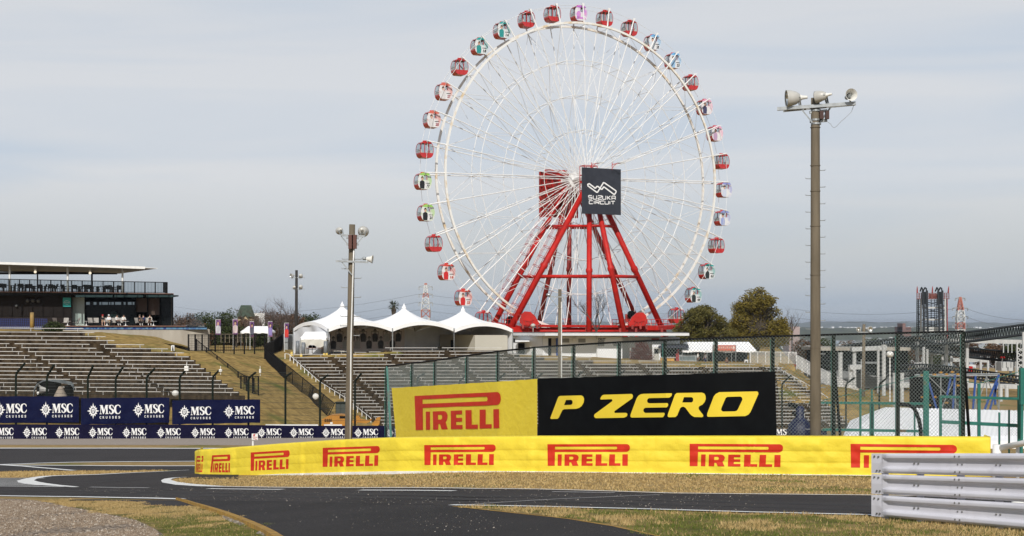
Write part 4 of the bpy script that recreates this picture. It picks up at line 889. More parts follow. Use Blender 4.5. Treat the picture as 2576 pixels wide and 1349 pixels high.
for x0, x1 in ((838,1236),(1254,1560),(1600,1884)):
    mb = MB(); a = C(x0, 490, 166.0); b = C(x1, 512, 166.0); mb.hexa([(a.x,165.2,b.z),(b.x,165.2,b.z),(b.x,168,a.z-.1),(a.x,168,a.z-.1),(a.x,165.2,b.z+.25),(b.x,165.2,b.z+.25),(b.x,168,a.z+.05),(a.x,168,a.z+.05)]); mb.build('awning', mat('dark_teal_awning', (.012,.04,.045), rough=.7), r)
mb = MB(); cbox(mb, 678, 765, 515, 614, 167.85, 167.99); sg = mb.build('sign', mat('teal_sign', (.03,.40,.38), rough=.5), r)
mb = MB(); cf = lambda x, y: C(678+87*x, 515+99*y, 167.83); mb.shapes([stroke([(.15,.45),(.35,.36),(.65,.36),(.85,.45)], .03), fit(text2d('GRAN VIEW', .03), .1, .9, .60, .52), fit(text2d('CAFE BAR', .02), .32, .68, .76, .71)]+[[[(.47,.33),(.5,.25),(.53,.33)]]], cf); mb.build('white_lettering', m_wprint, sg)
for x, y, s in ((303,548,1),(362,548,1),(420,548,1),(183,604,.75)):
    p = C(x, y, 168); mb = MB(); mb.lathe([(.22*s,0),(.22*s,.2),(.16*s,.3),(.05,.33)], 10, p, V((0,-1,-.1))); mb.build('vent', mat('vent_grey%d' % x, (.10,.10,.10), rough=.5), r, smooth=True)
mb = MB(); cbox(mb, 1846, 1857, 515, 826, 168.6, 168.8); mb.build('wood_post', mat('pale_wood', (.22,.13,.06), rough=.6), r)
# upper terrace canopy
mb = MB(); tp = [(-500,128),(0,130),(1000,160),(1565,180),(1566,190),(1700,197)]
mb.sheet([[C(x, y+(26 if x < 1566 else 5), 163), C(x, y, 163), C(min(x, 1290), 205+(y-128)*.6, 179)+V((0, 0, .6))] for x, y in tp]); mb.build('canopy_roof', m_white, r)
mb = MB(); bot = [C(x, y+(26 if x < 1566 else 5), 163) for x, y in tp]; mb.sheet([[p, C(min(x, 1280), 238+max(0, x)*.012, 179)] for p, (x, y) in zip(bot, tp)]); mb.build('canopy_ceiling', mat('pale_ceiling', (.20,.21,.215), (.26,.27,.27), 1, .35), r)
mb = MB(); cbox(mb, -500, 1265, 240, 262, 178, 179); mb.build('beam', m_brown, r)
for x, y0, y1, d, Y, m in ((104,158,447,11,164.5,m_white),(730,170,458,11,164.5,m_white),(1322,190,466,11,164.5,m_white),(405,200,450,8,178,m_brown),(992,210,460,10,178,m_brown)):
    mb = MB(); a = C(x, y1, Y); b = C(x, y0, Y); mb.tube([a, b], d*.2331*Y/F, 12); mb.build('column', m, r, smooth=True)
for x, y in ((380,194),(380,238),(972,211),(972,250)):
    p = C(x, y, 174); mb = MB(); mb.ball(p, .17, .17, .17, 10, 6); mb.build('lamp', mat('lit_lamp', (1,.86,.65), em=1.1), r, smooth=True)
# railing of the terrace
tpR = [(-500,308),(0,315),(900,334),(1805,351)]; btR = [(-500,436),(0,446),(900,460),(1805,468)]
mb = MB(); mb.tube([C(x, y, 164.2) for x, y in tpR], .05, 6); mb.tube([C(x, y-8, 164.2) for x, y in btR], .03, 5); a, b = C(1805, 351, 164.2), C(1760, 353, 180); mb.tube([a, b], .05, 6); rr = mb.build('terrace_railing', m_blk, r)
mb = MB()
for i in range(150): x = -490+i*15.4; mb.bar(C(x, interp(tpR, x), 164.2), C(x, interp(btR, x), 164.2), .025, .025, V((0,1,0)))
for x in range(-470, 1806, 113): mb.bar(C(x, interp(tpR, x), 164.2), C(x, interp(btR, x), 164.2), .10, .10, V((0,1,0)))
for i in range(24): q = a.lerp(b, i/24); mb.bar(q, q-V((0,0,1.25)), .025 if i % 4 else .1, .025, V((0,1,0)))
mb.build('bars', m_blk, rr)
mb = MB(); mb.sheet([[C(x, interp(tpR, x)+4, 164.25), C(x, interp(btR, x)-10, 164.25)] for x in (-500, 0, 900, 1340, 1800)]); mb.build('glass_panel', glassmat('rail_glass', (.84,.89,.91), .13), rr)
# deck, tile strip, retaining wall
mb = MB(); cbox(mb, 655, 2005, 818, 829, 163, 184); cbox(mb, -500, 655, 822, 829, 167, 184); mb.build('deck', m_wood, r)
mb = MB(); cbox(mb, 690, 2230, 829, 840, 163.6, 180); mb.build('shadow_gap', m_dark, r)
m_tile = mat('blue_tiles', (.02,.05,.20), (.10,.22,.36), 3.5, .3, vor=True, lo=.3, hi=.7)
mb = MB(); cbox(mb, 690, 2232, 840, 858, 163.1, 180); mb.build('tile_strip', m_tile, r)
mb = MB(); a = C(640, 858, 163.2); b = C(1970, 858, 163.2); c = C(2262, 858, 163.9); d = V((c.x*182/c.y-.3, 182, c.z)); z0 = C(0, 1130, 163).z
lo = lambda p: V((p.x, p.y, z0)); up = V((0, 9, 0))
for p, q in ((a, b), (b, c), (c, d)): mb.quad(lo(p), lo(q), q, p)
mb.add([a, b, c, d, V((a.x, 182, a.z))], [(0, 1, 2, 3, 4)]); mb.build('retaining_wall', m_conc, r)
mb = MB(); g0, g1 = C(2005, 820, 164), C(2230, 850, 166); mb.quad(g0, g1, C(2150, 700, 172), C(2005, 700, 164)); mb.build('glass_panel', m_glass, r)
# blue lattice fence and shrub at the far left
m_blue = mat('blue_lattice', (.012,.03,.16), rough=.5)
rb = thing('lattice_fence', 'blue lattice fence in front of the dark cafe wall', 'fence', C(250, 860, 152)); 
for i in range(4):
    x0 = -170+i*172; mb = MB()
    for j in range(9): mb.bar(C(x0+j*20, 742, 152), C(x0+j*20, 855, 152), .05, .05, V((0,1,0)))
    for j in range(5): mb.bar(C(x0, 745+26*j, 152.03), C(x0+162, 748+26*j, 152.03), .05, .04)
    mb.build('panel', m_blue, rb)
mb = MB(); p = C(345, 860, 151.8); mb.lathe([(.22,0),(.22,1.0),(.2,1.8),(.1,1.82)], 10, p); tag(mb.build('padded_post', mat('ochre_pad', (.36,.22,.05), (.22,.15,.06), 2, .7), smooth=True), 'ochre padded post in the blue lattice fence', 'post')
# ================================================================ PLANTS
def leafcloud(mb, blobs, n, size, rnd, flat=.6):
    w = [b[1]*b[2]*b[3] for b in blobs]; tot = sum(w)
    for (c, rx, ry, rz), wi in zip(blobs, w):
        k = int(n*wi/tot)
        for _ in range(k):
            a = rnd.uniform(0, 2*pi); z = rnd.uniform(-1, 1); q = sqrt(1-z*z); r_ = rnd.uniform(.3, 1.0)**.5*rnd.uniform(.80, 1.12)*(1 if rnd.random() > .05 else 1.22)
            p = V(c)+V((rx*q*cos(a)*r_, ry*q*sin(a)*r_, rz*z*r_))
            s = size*rnd.uniform(.6, 1.4); x = V((rnd.gauss(0,1), rnd.gauss(0,1), rnd.gauss(0,flat))).normalized()*s; y = x.cross(V((rnd.gauss(0,1), rnd.gauss(0,1), rnd.gauss(0,1)))).normalized()*s*.6
            mb.add([p-x, p-y*.8, p+x, p+y*.8], [(0, 1, 2, 3)])
def branch(mb, p, d, ln, r_, depth, rnd, spread=.5, tips=None, up=.15, n=4):
    q = p; pts = [p]; k = 3
    for i in range(k):
        d = (d+V((rnd.gauss(0,.12), rnd.gauss(0,.12), rnd.gauss(0,.08)+up*.3))).normalized(); q = q+d*ln/k; pts.append(q)
    mb.tube(pts, [r_*(1-.4*i/k) for i in range(k+1)], max(3, n), cap=False)
    if depth == 0:
        if tips is not None: tips.append(q)
        return
    for _ in range(rnd.choice((2, 3, 3))):
        dd = (d+V((rnd.gauss(0,spread), rnd.gauss(0,spread), rnd.gauss(up,spread*.6)))).normalized(); j = rnd.choice((1, 2, 3)); branch(mb, pts[j], dd, ln*rnd.uniform(.6, .85), r_*.58, depth-1, rnd, spread, tips, up, n-1)
def tree(name, label, cat, base, trunk_h, blobs, n, size, mleaf, seed, group=None, trunk_r=.25, stems=1):
    rnd = random.Random(seed); base = V(base); r = thing(name, label, cat, base, group); mb = MB()
    for s in range(stems):
        a = 2*pi*s/stems; d = V((.35*cos(a), .35*sin(a), 1)) if stems > 1 else V((0,0,1)); mb.tube([base-V((0,0,.3)), base+d*trunk_h*.5, base+d*trunk_h], [trunk_r, trunk_r*.8, trunk_r*.6], 7)
        for b in blobs:
            if stems == 1 or rnd.random() < 2.0/stems: e = V(b[0]); mb.tube([base+d*trunk_h*.8, (base+d*trunk_h).lerp(e, .5)+V((0,0,.2)), e], [trunk_r*.45, trunk_r*.3, trunk_r*.1], 5, cap=False)
    mb.build('trunk', m_bark, r); mb = MB(); leafcloud(mb, blobs, n, size, rnd); mb.build('crown', mleaf, r); return r
def blobset(u0, u1, vt, vb, Y, k, rnd, rr=.28, dome=True):
    a = P(u0, vb, Y); b = P(u1, vt, Y); w = b.x-a.x; h = b.z-a.z; out = []
    for i in range(k):
        t = rnd.uniform(.02, .98); x = lerp(a.x+w*.1, b.x-w*.1, t); top = (1-abs(2*t-1)**2.3*.62) if dome else 1
        z = a.z+h*rnd.uniform(.10, max(.2, top-.12)); s = rr*h*rnd.uniform(.55, .95); out.append((V((x, Y+rnd.uniform(-w*.28, w*.28), z)), s*1.15, s*1.15, s*.75))
    for i in range(int(k*.6)):
        t = (i+.5)/int(k*.6); x = lerp(a.x+w*.06, b.x-w*.06, t); top = ((1-abs(2*t-1)**2.3*.62) if dome else 1)*rnd.uniform(.84, 1.0); s = rr*h*rnd.uniform(.25, .55); out.append((V((x, Y+rnd.uniform(-w*.15, w*.15), a.z+h*top-s*.8)), s*1.1, s*1.1, s*.8))
    return out
rnd = random.Random(11)
b = blobset(1826, 1986, 717, 880, 215, 95, rnd, .16)
tree('broadleaf_tree', 'large domed golden green tree right of the ferris wheel', 'tree', P(1905, 880, 215), 3.2, b, 30000, .15, m_leafg, 12, None, .28, 5)
b = blobset(1682, 1852, 766, 872, 205, 80, rnd, .19)
tree('broadleaf_tree', 'wide low olive green tree between ferris wheel and golden tree', 'tree', P(1765, 890, 205), 2.2, b, 24000, .14, m_leafo, 13, None, .22, 4)
b = [(P(u, v, 182.5), w, w*.8, w*.9) for u, v, w in ((1600,890,.9),(1614,878,1.0),(1628,892,.9),(1612,905,1.1),(1598,908,.9),(1632,907,.85),(1620,868,.65),(1606,866,.55))]
tree('red_shrub', 'dark red leaved round shrub beside the white toilet wall', 'shrub', P(1615, 918, 182.5), .5, b, 5200, .09, m_leafr, 14, None, .06, 3)
b = [(P(u, v, 146), w, w, w*.7) for u, v, w in ((122,823,.6),(135,819,.75),(150,824,.6),(142,828,.7),(128,829,.6),(115,829,.45))]
tree('shrub', 'dark green shrub at the left end of the cafe deck', 'shrub', P(138, 838, 146), .3, b, 1800, .10, m_leafd, 15, None, .04, 2)
# wooded skyline left of the tents: single trees, three kinds
sky_t = []
for i, (u0, u1, vt, Y, ml, lab) in enumerate([(432,470,790,250,m_leafb,'brown bushy tree at the right end of the cafe building'),(462,500,786,262,m_leafb,'brown tree second from the cafe building on the skyline'),(492,532,790,255,m_leafd,'dark evergreen between the first flags behind the slope'),(520,548,778,270,m_leafd,'pointed dark evergreen behind the flags'),
   (540,580,784,262,m_leafd,'dark evergreen left of the stone gabled house'),(566,600,776,275,m_leafd,'tall dark evergreen beside the stone gabled house'),(596,640,800,225,m_leafb,'brown bush in front of the stone gabled house'),(640,690,792,240,m_leafb,'brown tree right of the stone gabled house'),
   (676,725,786,236,m_leafb,'brown tree behind the flags left of the tents'),(712,760,788,232,m_leafb,'brown tree just left of the biggest tent peak'),(752,792,786,262,m_leafd,'dark evergreen behind the left tent slope'),(770,812,782,270,m_leafd,'dark evergreen close to the left tent peak'),(455,520,806,215,m_leafb,'low brown hedge tree behind the mesh fence'),(560,630,812,210,m_leafd,'low dark bush behind the flags'),(640,730,815,208,m_leafd,'low dark bush behind the small white canopy'),(700,745,818,206,m_leafb,'low brown bush beside the grey tarpaulin')]):
    b = blobset(u0-9, u1+9, vt-2, 872, Y, 16, rnd, .30); tree('skyline_tree', lab, 'tree', P((u0+u1)/2, 885, Y), 1.5, b, 3800, .17, ml, 20+i, 'trees behind the grass slope', .2)
def bare(name, label, base, h, r_, depth, seed, blossoms=0, spread=.5, ml=None, group=None):
    rnd = random.Random(seed); base = V(base); r = thing(name, label, 'tree', base, group); mb = MB(); tips = []
    for s in range(3):
        a = s*2.1+rnd.uniform(0, 1); branch(mb, base+V((0,0,h*.12)), V((.45*cos(a), .45*sin(a), 1)).normalized(), h*.34, r_*.7, depth, rnd, spread, tips, .2, 5)
    mb.tube([base-V((0,0,.3)), base+V((0,0,h*.14))], [r_*1.1, r_], 7); mb.build('trunk', mat('grey_bark%d' % seed, (.055,.042,.036), (.09,.07,.06), 3, .9), r)
    if blossoms:
        mb = MB(); leafcloud(mb, [(t, .45, .45, .35) for t in tips], blossoms, .05, rnd); mb.build('crown', ml, r)
    return r
m_buds = mat('pink_brown_buds', (.16,.10,.085), (.28,.19,.17), 2, .8)
bare('bare_tree', 'bare dark branched tree in front of the red ferris wheel frame', P(1500, 850, 200), 7.2, .15, 5, 31, 0, .42)
for i, (u, v, Y, h, lab) in enumerate([(640,870,200,5.4,'bare budding cherry tree left of the small white canopy'),(690,872,198,6.2,'bare budding cherry tree behind the small white canopy'),(716,872,204,6.6,'tallest bare cherry tree left of the dark lamp pole'),(665,868,212,6.0,'bare cherry tree behind the white house wall')]):
    bare('cherry_tree', lab, P(u, v, Y), h, .16, 5, 41+i, 900, .6, m_buds, 'bare cherry trees')
bare('bare_tree', 'leafless grey tree at the right end of the cafe building', P(450, 860, 240), 5.6, .12, 4, 51, 0, .5)
bare('bare_tree', 'small leafless tree at the right of the golden tree', P(1992, 850, 230), 5.2, .10, 4, 52, 0, .5)
# palm
base = P(990.5, 840, 260); r = thing('palm_tree', 'small palm tree with shaggy trunk behind the middle tent', 'tree', base); top = P(990.5, 771, 260); mb = MB(); mb.tube([base, base.lerp(top, .6), top-V((0,0,.7)), top], [.25,.28,.45,.2], 8); mb.build('trunk', m_bark, r); mb = MB(); rn = random.Random(5)
for i in range(46):
    a = rn.uniform(0, 2*pi); e = rn.uniform(-.5, 1.1); d = V((cos(a)*cos(e), sin(a)*cos(e), sin(e))); q = top+d*.75
    for j in range(7):
        f = (d+V((rn.gauss(0,.35), rn.gauss(0,.35), rn.gauss(-.12,.3)))).normalized(); s = f.cross(V((0,0,1))).normalized()*.05; mb.add([q-s, q+s, q+f*.62], [(0, 1, 2)])
    mb.bar(top, q, .03)
mb.build('crown', m_leafd, r)
# ================================================================ TENTS
A30 = radians(30); E1 = V((cos(A30), sin(A30), 0)); E2 = V((-sin(A30), cos(A30), 0)); TW, TD = 8.2, 10.8
c0 = P(825, 828, 165)
def tent_roof(mb, cc, zs, zp, n=16):                 # cc centre (xy), zs eave height, zp peak height
    def pt(s, t):
        r_ = max(abs(s), abs(t)); 
        if r_ < 1e-4: e = 0
        es = (s/r_ if r_ > 1e-4 else 0, t/r_ if r_ > 1e-4 else 0)
        o = es[0] if abs(es[0]) < abs(es[1]) else es[1]
        edge = zs+.80*(1-o*o); q = 1-r_; g = .38*q+.62*q**3.0
        return V((cc.x, cc.y, 0))+E1*(s*TW/2)+E2*(t*TD/2)+V((0, 0, edge+(zp-edge)*g))
    L_ = [-1+2*i/n for i in range(n+1)]
    mb.sheet([[pt(s, t) for t in L_] for s in L_]); return pt
zg = P(825, 889, 165).z
for i, (vp, ve, lab) in enumerate([(760, 828, 'left white peaked tent with walled side and portrait mural inside'), (765, 827, 'middle white peaked tent between the two other tent peaks'), (771, 830, 'right white peaked tent with a beige partition box inside')]):
    cc = c0+E1*(TW*(i+.5))+E2*(TD/2); f0 = c0+E1*TW*i; zs = H-(ve-EYE)*f0.y/F+.05; zp = H-(vp-EYE)*cc.y/F-.35
    r = thing('peaked_tent', lab, 'tent', V((cc.x, cc.y, zg)), 'white peaked tents in a row'); mb = MB(); pt = tent_roof(mb, cc, zs, zp); mb.build('roof', m_tent, r, smooth=True)
    mb = MB(); mb.lathe([(.32,-.10),(.22,.12),(.11,.32),(.05,.42),(.02,.56)], 10, V((cc.x, cc.y, zp-.12))); mb.build('peak_cap', m_tent, r, smooth=True)
    mb = MB(); k = [-1+2*j/16 for j in range(17)]
    for fn in (lambda q: pt(q, -1), lambda q: pt(q, 1), lambda q: pt(-1, q), lambda q: pt(1, q)): mb.sheet([[fn(q), fn(q)-V((0,0,.42))] for q in k])
    mb.build('valance', m_tent, r, smooth=True)
    for s, t in ((-1,-1),(1,-1),(-1,1),(1,1)):
        p = pt(s, t); mb = MB(); mb.tube([p, V((p.x, p.y, zg-.6))], .075, 8); mb.build('leg', m_galv, r)
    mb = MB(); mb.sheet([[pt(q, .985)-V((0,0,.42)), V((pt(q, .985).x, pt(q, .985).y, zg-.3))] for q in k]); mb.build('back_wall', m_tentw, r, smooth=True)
    if i == 0:
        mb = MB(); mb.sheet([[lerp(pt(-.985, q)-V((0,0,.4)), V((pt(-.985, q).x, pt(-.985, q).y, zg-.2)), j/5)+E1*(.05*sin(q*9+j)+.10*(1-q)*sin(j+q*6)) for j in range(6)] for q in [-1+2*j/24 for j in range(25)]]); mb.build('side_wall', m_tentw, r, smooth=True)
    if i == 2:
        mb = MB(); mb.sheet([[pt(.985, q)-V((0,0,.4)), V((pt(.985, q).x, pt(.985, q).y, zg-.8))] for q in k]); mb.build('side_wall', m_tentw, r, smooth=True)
b0 = P(1195, 898, 175.5); zt = P(1195, 843.5, 175.5).z; q = [b0, b0+E1*4.6, b0+E1*4.6+E2*9.5, b0+E2*9.5]
mb = MB(); mb.hexa([V((p.x, p.y, b0.z-.6)) for p in q]+[V((p.x, p.y, zt)) for p in q]); r = thing('partition_box', 'beige windowless partition box standing inside the right tent', 'booth', b0); mb.build('walls', mat('beige_panel', (.52,.50,.44), (.50,.48,.42), .5, .7), r)
p = b0+E2*5.5; mb = MB(); mb.hexa([p-E1*.03, p-E1*.03+E2*.9, p+E2*.9, p]+[x+V((0,0,2.0)) for x in (p-E1*.03, p-E1*.03+E2*.9, p+E2*.9, p)]); mb.build('door', m_dark, r)
# mural with portraits along the back wall
mo = c0+E2*(TD*.93); mural = lambda x, y, o=0: V((mo.x, mo.y, 0))+E1*(x)-E2*o+V((0, 0, zg+.25+y))
r = thing('mural_panel', 'long white panel of grey portrait figures inside the left and middle tents', 'mural', mural(7, 0)); mb = MB(); mb.hexa([mural(.3,-.3), mural(14.6,-.3), mural(14.6,-.3,-.06), mural(.3,-.3,-.06), mural(.3,2.75), mural(14.6,2.45), mural(14.6,2.45,-.06), mural(.3,2.75,-.06)]); mb.build('panel', mat('mural_white', (.62,.58,.57), (.60,.52,.52), .8, .6), r)
m_fig = mat('figure_print', (.03,.03,.035), (.09,.09,.10), 3, .7); m_figl = mat('pale_figure_print', (.40,.40,.40), (.50,.49,.48), 3, .7); m_face = mat('grey_face_print', (.33,.31,.30), (.25,.24,.23), 6, .7); m_pink = mat('pink_print', (.50,.28,.30), rough=.7)
def figure2d(cx, y0, h, w=.5):                       # flat portrait: torso, head, hair in mural units
    tor = [(cx-w*.42,y0),(cx-w*.5,y0+h*.38),(cx-w*.46,y0+h*.58),(cx-w*.18,y0+h*.68),(cx+w*.18,y0+h*.68),(cx+w*.46,y0+h*.58),(cx+w*.5,y0+h*.36),(cx+w*.42,y0)]
    return tor, ell(cx, y0+h*.83, w*.20, h*.15, 10), [(cx-w*.24,y0+h*.82),(cx-w*.25,y0+h*.94),(cx-w*.1,y0+h*1.03),(cx+w*.12,y0+h*1.03),(cx+w*.26,y0+h*.94),(cx+w*.24,y0+h*.82),(cx+w*.14,y0+h*.92),(cx-w*.12,y0+h*.92)]
rn = random.Random(9); x = .9
for i in range(17):
    up = i % 2 == 0; tor, hd, hr = figure2d(x, .9 if up else .05, 1.55 if up else 1.5, .78); mb = MB(); mb.mi = 0 if i not in (7, 9, 14) else 1
    mb.shapes([[tor]], lambda a, b: mural(a, b, .02+.002*i)); mb.mi = 2; mb.shapes([[hd]], lambda a, b: mural(a, b, .025+.002*i)); mb.mi = 0; mb.shapes([[hr]], lambda a, b: mural(a, b, .03+.002*i)); mb.mi = 3
    if up: mb.shapes([stroke([(x-.5,1.0),(x-.45,2.2),(x+.5,2.15),(x+.42,1.1)], .05)], lambda a, b: mural(a, b, .015))
    mb.mi = 4
    for _ in range(5): mb.shapes([[ell(x+rn.uniform(-.5,.5), rn.uniform(.1,1.9), rn.uniform(.03,.10), rn.uniform(.03,.08), 6)]], lambda a, b: mural(a, b, .012))
    mb.build('portrait_figure', [m_fig, m_figl, m_face, m_fig, m_pink], r); x += .80
# low stools and tables on the grass under the tents
for i, (u, v, Y) in enumerate([(852,884,168),(872,885,167.5),(907,887,170),(943,886,171),(975,884,173)]):
    p = P(u, v, Y); mb = MB(); z = p.z; mb.box(p.x-.7, p.x+.7, Y-.2, Y+.2, z, z+.06); [mb.box(p.x+s*.6-.03, p.x+s*.6+.03, Y-.15, Y+.15, z-.55, z) for s in (-1, 1)]; tag(mb.build('low_bench', m_lampg), ['grey low bench just inside the left tent corner','second low bench beside the left tent corner','low bench behind the leaning pole in the left tent','low bench in front of the mural right of the pole','low bench at the right post of the left tent'][i], 'bench')
def gable_tent(name, label, u0, u1, vr, ve, vg, Y, depth, ridge_in=.12, drape=None, legs=3, m=None):
    a = P(u0, ve, Y); b = P(u1, ve, Y); zr = P(u0, vr, Y).z; zb = P(u0, vg, Y).z; w = b.x-a.x; r = thing(name, label, 'tent', V(((a.x+b.x)/2, Y+depth/2, zb)))
    R0 = V((a.x+w*ridge_in, Y+depth/2, zr)); R1 = V((b.x-w*ridge_in, Y+depth/2, zr)); A, B_ = a, b; Dd = V((0, depth, 0)); mb = MB(); n = 12
    mb.sheet([[lerp(A, B_, i/n)-V((0,0,.22+.05*sin(i*1.9))), lerp(A, B_, i/n), lerp(lerp(A, B_, i/n), lerp(R0, R1, i/n), .5)-V((0,0,.06+.02*sin(i*2))), lerp(R0, R1, i/n), lerp(A+Dd, B_+Dd, i/n), lerp(A+Dd, B_+Dd, i/n)-V((0,0,.22))] for i in range(n+1)])
    for p, q in ((A, R0), (B_, R1)): mb.add([p, q, p+Dd], [(0, 1, 2)]); mb.quad(p, p+Dd, p+Dd-V((0,0,.22)), p-V((0,0,.22)))
    mb.build('canopy', m or m_tent, r)
    for i in range(legs):
        for d in (V((0,0,0)), Dd): p = lerp(A, B_, (i+.02)/(legs-1+.04)*1.0)+d; mb = MB(); mb.tube([p, V((p.x, p.y, zb-.3))], .045, 6); mb.build('leg', m_galv, r)
    if drape:
        mb = MB(); mb.sheet([[lerp(A, B_, i/n)+V((0,-.02+.06*sin(i*1.3+j*.8),-.2-(drape+.18*sin(i*.9))*j/4)) for j in range(5)] for i in range(n+1)]); mb.sheet([[A+Dd*(i/6)+V((.05*sin(i+j),0,-.2-drape*1.1*j/4)) for j in range(5)] for i in range(7)]); mb.build('side_drape', mat('cream_drape', (.62,.60,.54), (.54,.52,.46), 1, .7, bump=.4), r, smooth=True)
    return r
r = gable_tent('canopy_tent', 'small white canopy tent with rolled cream drapes in front of the left tent', 755, 822, 835, 850, 893, 163.5, 3.0, .12, .75, 2)
for u, v in ((749,892),(763,896),(819,893)):
    p = P(u, v, 163.2); mb = MB(); mb.lathe([(.22,0),(.22,.8),(.22,1.55),(.10,1.57)], 10, p); tag(mb.build('leg_weight', mat('grey_weight%d' % u, (.20,.22,.24), (.14,.15,.17), 6, .4), smooth=True), {749:'grey cylinder weight at the back left leg of the small canopy',763:'grey cylinder weight at the front left leg of the small canopy',819:'grey cylinder weight at the right leg of the small canopy'}[u], 'weight')
for u, v, lab in ((734,893,'yellow weight bag by the grey tarpaulin'),(758,898,'yellow weight bag at the front left canopy leg'),(815.5,896.5,'left yellow weight bag at the tent corner post'),(822,896,'right yellow weight bag at the tent corner post')):
    p = P(u, v, 162.8); mb = MB(); mb.hexa([(p.x-.15,162.6,p.z-.1),(p.x+.15,162.6,p.z-.1),(p.x+.15,163,p.z-.1),(p.x-.15,163,p.z-.1),(p.x-.10,162.68,p.z+.35),(p.x+.10,162.68,p.z+.35),(p.x+.10,162.92,p.z+.35),(p.x-.10,162.92,p.z+.35)]); tag(mb.build('weight_bag', mat('yellow_bag%d' % int(u), (.62,.45,.10), rough=.7)), lab, 'bag')
r = thing('folding_table', 'brown topped folding table under the small canopy', 'table', P(793, 892, 163)); p = P(770, 875.5, 163.2); q = P(812, 875.5, 163.2); mb = MB(); mb.box(p.x, q.x, 163, 164, p.z-.06, p.z); mb.build('table_top', m_wood, r)
for x in (p.x+.1, q.x-.1):
    for y in (163.05, 163.95): mb = MB(); mb.bar((x, y, p.z-.06), (x, y, p.z-.9), .05); mb.build('leg', m_blk, r)
for u in (781, 790): 
    p = P(u, 889, 164.2); r = thing('folding_chair', 'white framed chair %s behind the brown folding table' % ('on the left' if u == 781 else 'on the right'), 'chair', p); mb = MB(); mb.tube([p+V((-.22,0,0)), p+V((-.22,0,.85)), p+V((0,0,.95)), p+V((.22,0,.85)), p+V((.22,0,0))], .03, 6); mb.build('frame', m_white, r); mb = MB(); mb.box(p.x-.2, p.x+.2, 164, 164.4, p.z+.42, p.z+.47); mb.build('seat', m_navy, r); mb = MB(); mb.box(p.x-.2, p.x+.2, 164.22, 164.25, p.z+.6, p.z+.9); mb.build('backrest', m_navy, r)
gable_tent('canopy_tent', 'small white ridge canopy behind the black mesh fence', 604.6, 680, 821, 834.5, 882, 186, 4.0, .16, None, 2)
r = gable_tent('canopy_tent', 'long white food stall canopy with red sign right of the toilet building', 1716, 1903, 861, 882, 918, 184, 5.0, .06, None, 4)
mb = MB(); a = P(1794, 882.5, 183.8); b = P(1850, 868.5, 183.8); mb.box(a.x, b.x, 183.75, 183.8, a.z, b.z); sg = mb.build('sign_board', mat('faded_red_sign', (.55,.14,.09), (.48,.12,.08), 2, .6), r)
mb = MB(); mb.shapes([[ell(.92, .5, .05, .32, 12)], [ell(.05, .5, .035, .3, 10)]]+[stroke([(.14+.09*i,.25),(.20+.09*i,.3),(.17+.09*i,.55),(.21+.09*i,.62)], .03) for i in range(8)], lambda x, y: P(1794+56*x, 868.5+14*y, 183.73)); mb.build('pale_symbols', mat('sign_pale', (.72,.55,.5), rough=.6), sg)
mb = MB(); [mb.tube([P(u, 867, 183.9), P(u, 918, 183.9)], .05, 6) for u in (1793, 1851)]; mb.build('sign_frame', m_galv, sg)
mb = MB(); a = P(1722, 917, 189); b = P(1880, 884, 189); mb.box(a.x, b.x, 189, 189.1, a.z, b.z); mb.build('back_wall', mat('dark_stall_wall', (.018,.022,.028), (.03,.036,.045), .8, .8), r)
# ================================================================ NOBORI FLAGS, HOUSE
m_flag = mat('purple_flag', (.07,.035,.16), (.30,.12,.24), 1.6, .7, lo=.4, hi=.6); m_hair = mat('dark_hair', (.02,.015,.012), rough=.8)
fl = [(463,820,14,'leftmost driver portrait flag beside the cafe glass panel',(.10,.10,.20)),(507,822,14,'small purple portrait flag above the concrete wall end',(.14,.14,.3)),(549,805,12.5,'bald portrait flag between the concrete wall and stone house',(.55,.55,.6)),(592,804,12,'purple portrait flag left of the small white canopy',(.6,.5,.5)),(634,810,10,'portrait flag partly hidden behind the small white canopy',(.1,.1,.14)),(680,810,11,'portrait flag at the right end of the small white canopy',(.25,.2,.45)),(721,814,11,'red suited portrait flag left of the big tents',(.6,.04,.03))]
for i, (u, v, w, lab, suit) in enumerate(fl):
    Y = 178; p = P(u-w/2, v-1, Y); r = thing('banner_flag', lab, 'flag', V((p.x, Y, P(u, 880, Y).z)), 'portrait flags along the slope top'); h = 37; mb = MB(); mb.tube([p, P(u-w/2, 885, Y)], .035, 6); mb.tube([p, P(u+w/2, v-1, Y)], .025, 5); mb.build('pole', m_white, r)
    fm = lambda x, y, o=0: P(u-w/2+w*x, v+h*y, Y-.02-o)+V((0, .10*sin(x*4+y*3+i), 0)); mb = MB(); mb.sheet([[fm(x/4, y/8) for y in range(9)] for x in range(5)]); mb.build('cloth', m_flag, r, smooth=True)
    tor, hd, hr = figure2d(.5, 0, 1.0, .95); f2 = lambda x, y: fm(x, .92-.80*y, .05); mb = MB(); mb.shapes([[tor]], f2, .3, .3); mb.mi = 1; mb.shapes([[hd]], lambda x, y: fm(x, .92-.80*y, .06), .3, .3)
    if i != 2: mb.mi = 2; mb.shapes([[hr]], lambda x, y: fm(x, .92-.80*y, .07), .3, .3)
    mb.build('portrait_print', [mat('suit%d' % i, suit, rough=.7), m_skin, m_hair], r)
hp = lambda u, v, Y=232: P(u, v, Y); r = thing('stone_house', 'stone gabled house with dark green roof behind the flags', 'house', hp(620, 850))
m_stone = mat('pale_stone', (.50,.40,.25), (.25,.19,.11), 2.2, .9, vor=True, lo=.2, hi=.8, bump=.4); m_groof = mat('green_roof', (.035,.055,.035), (.05,.075,.05), 2, .7)
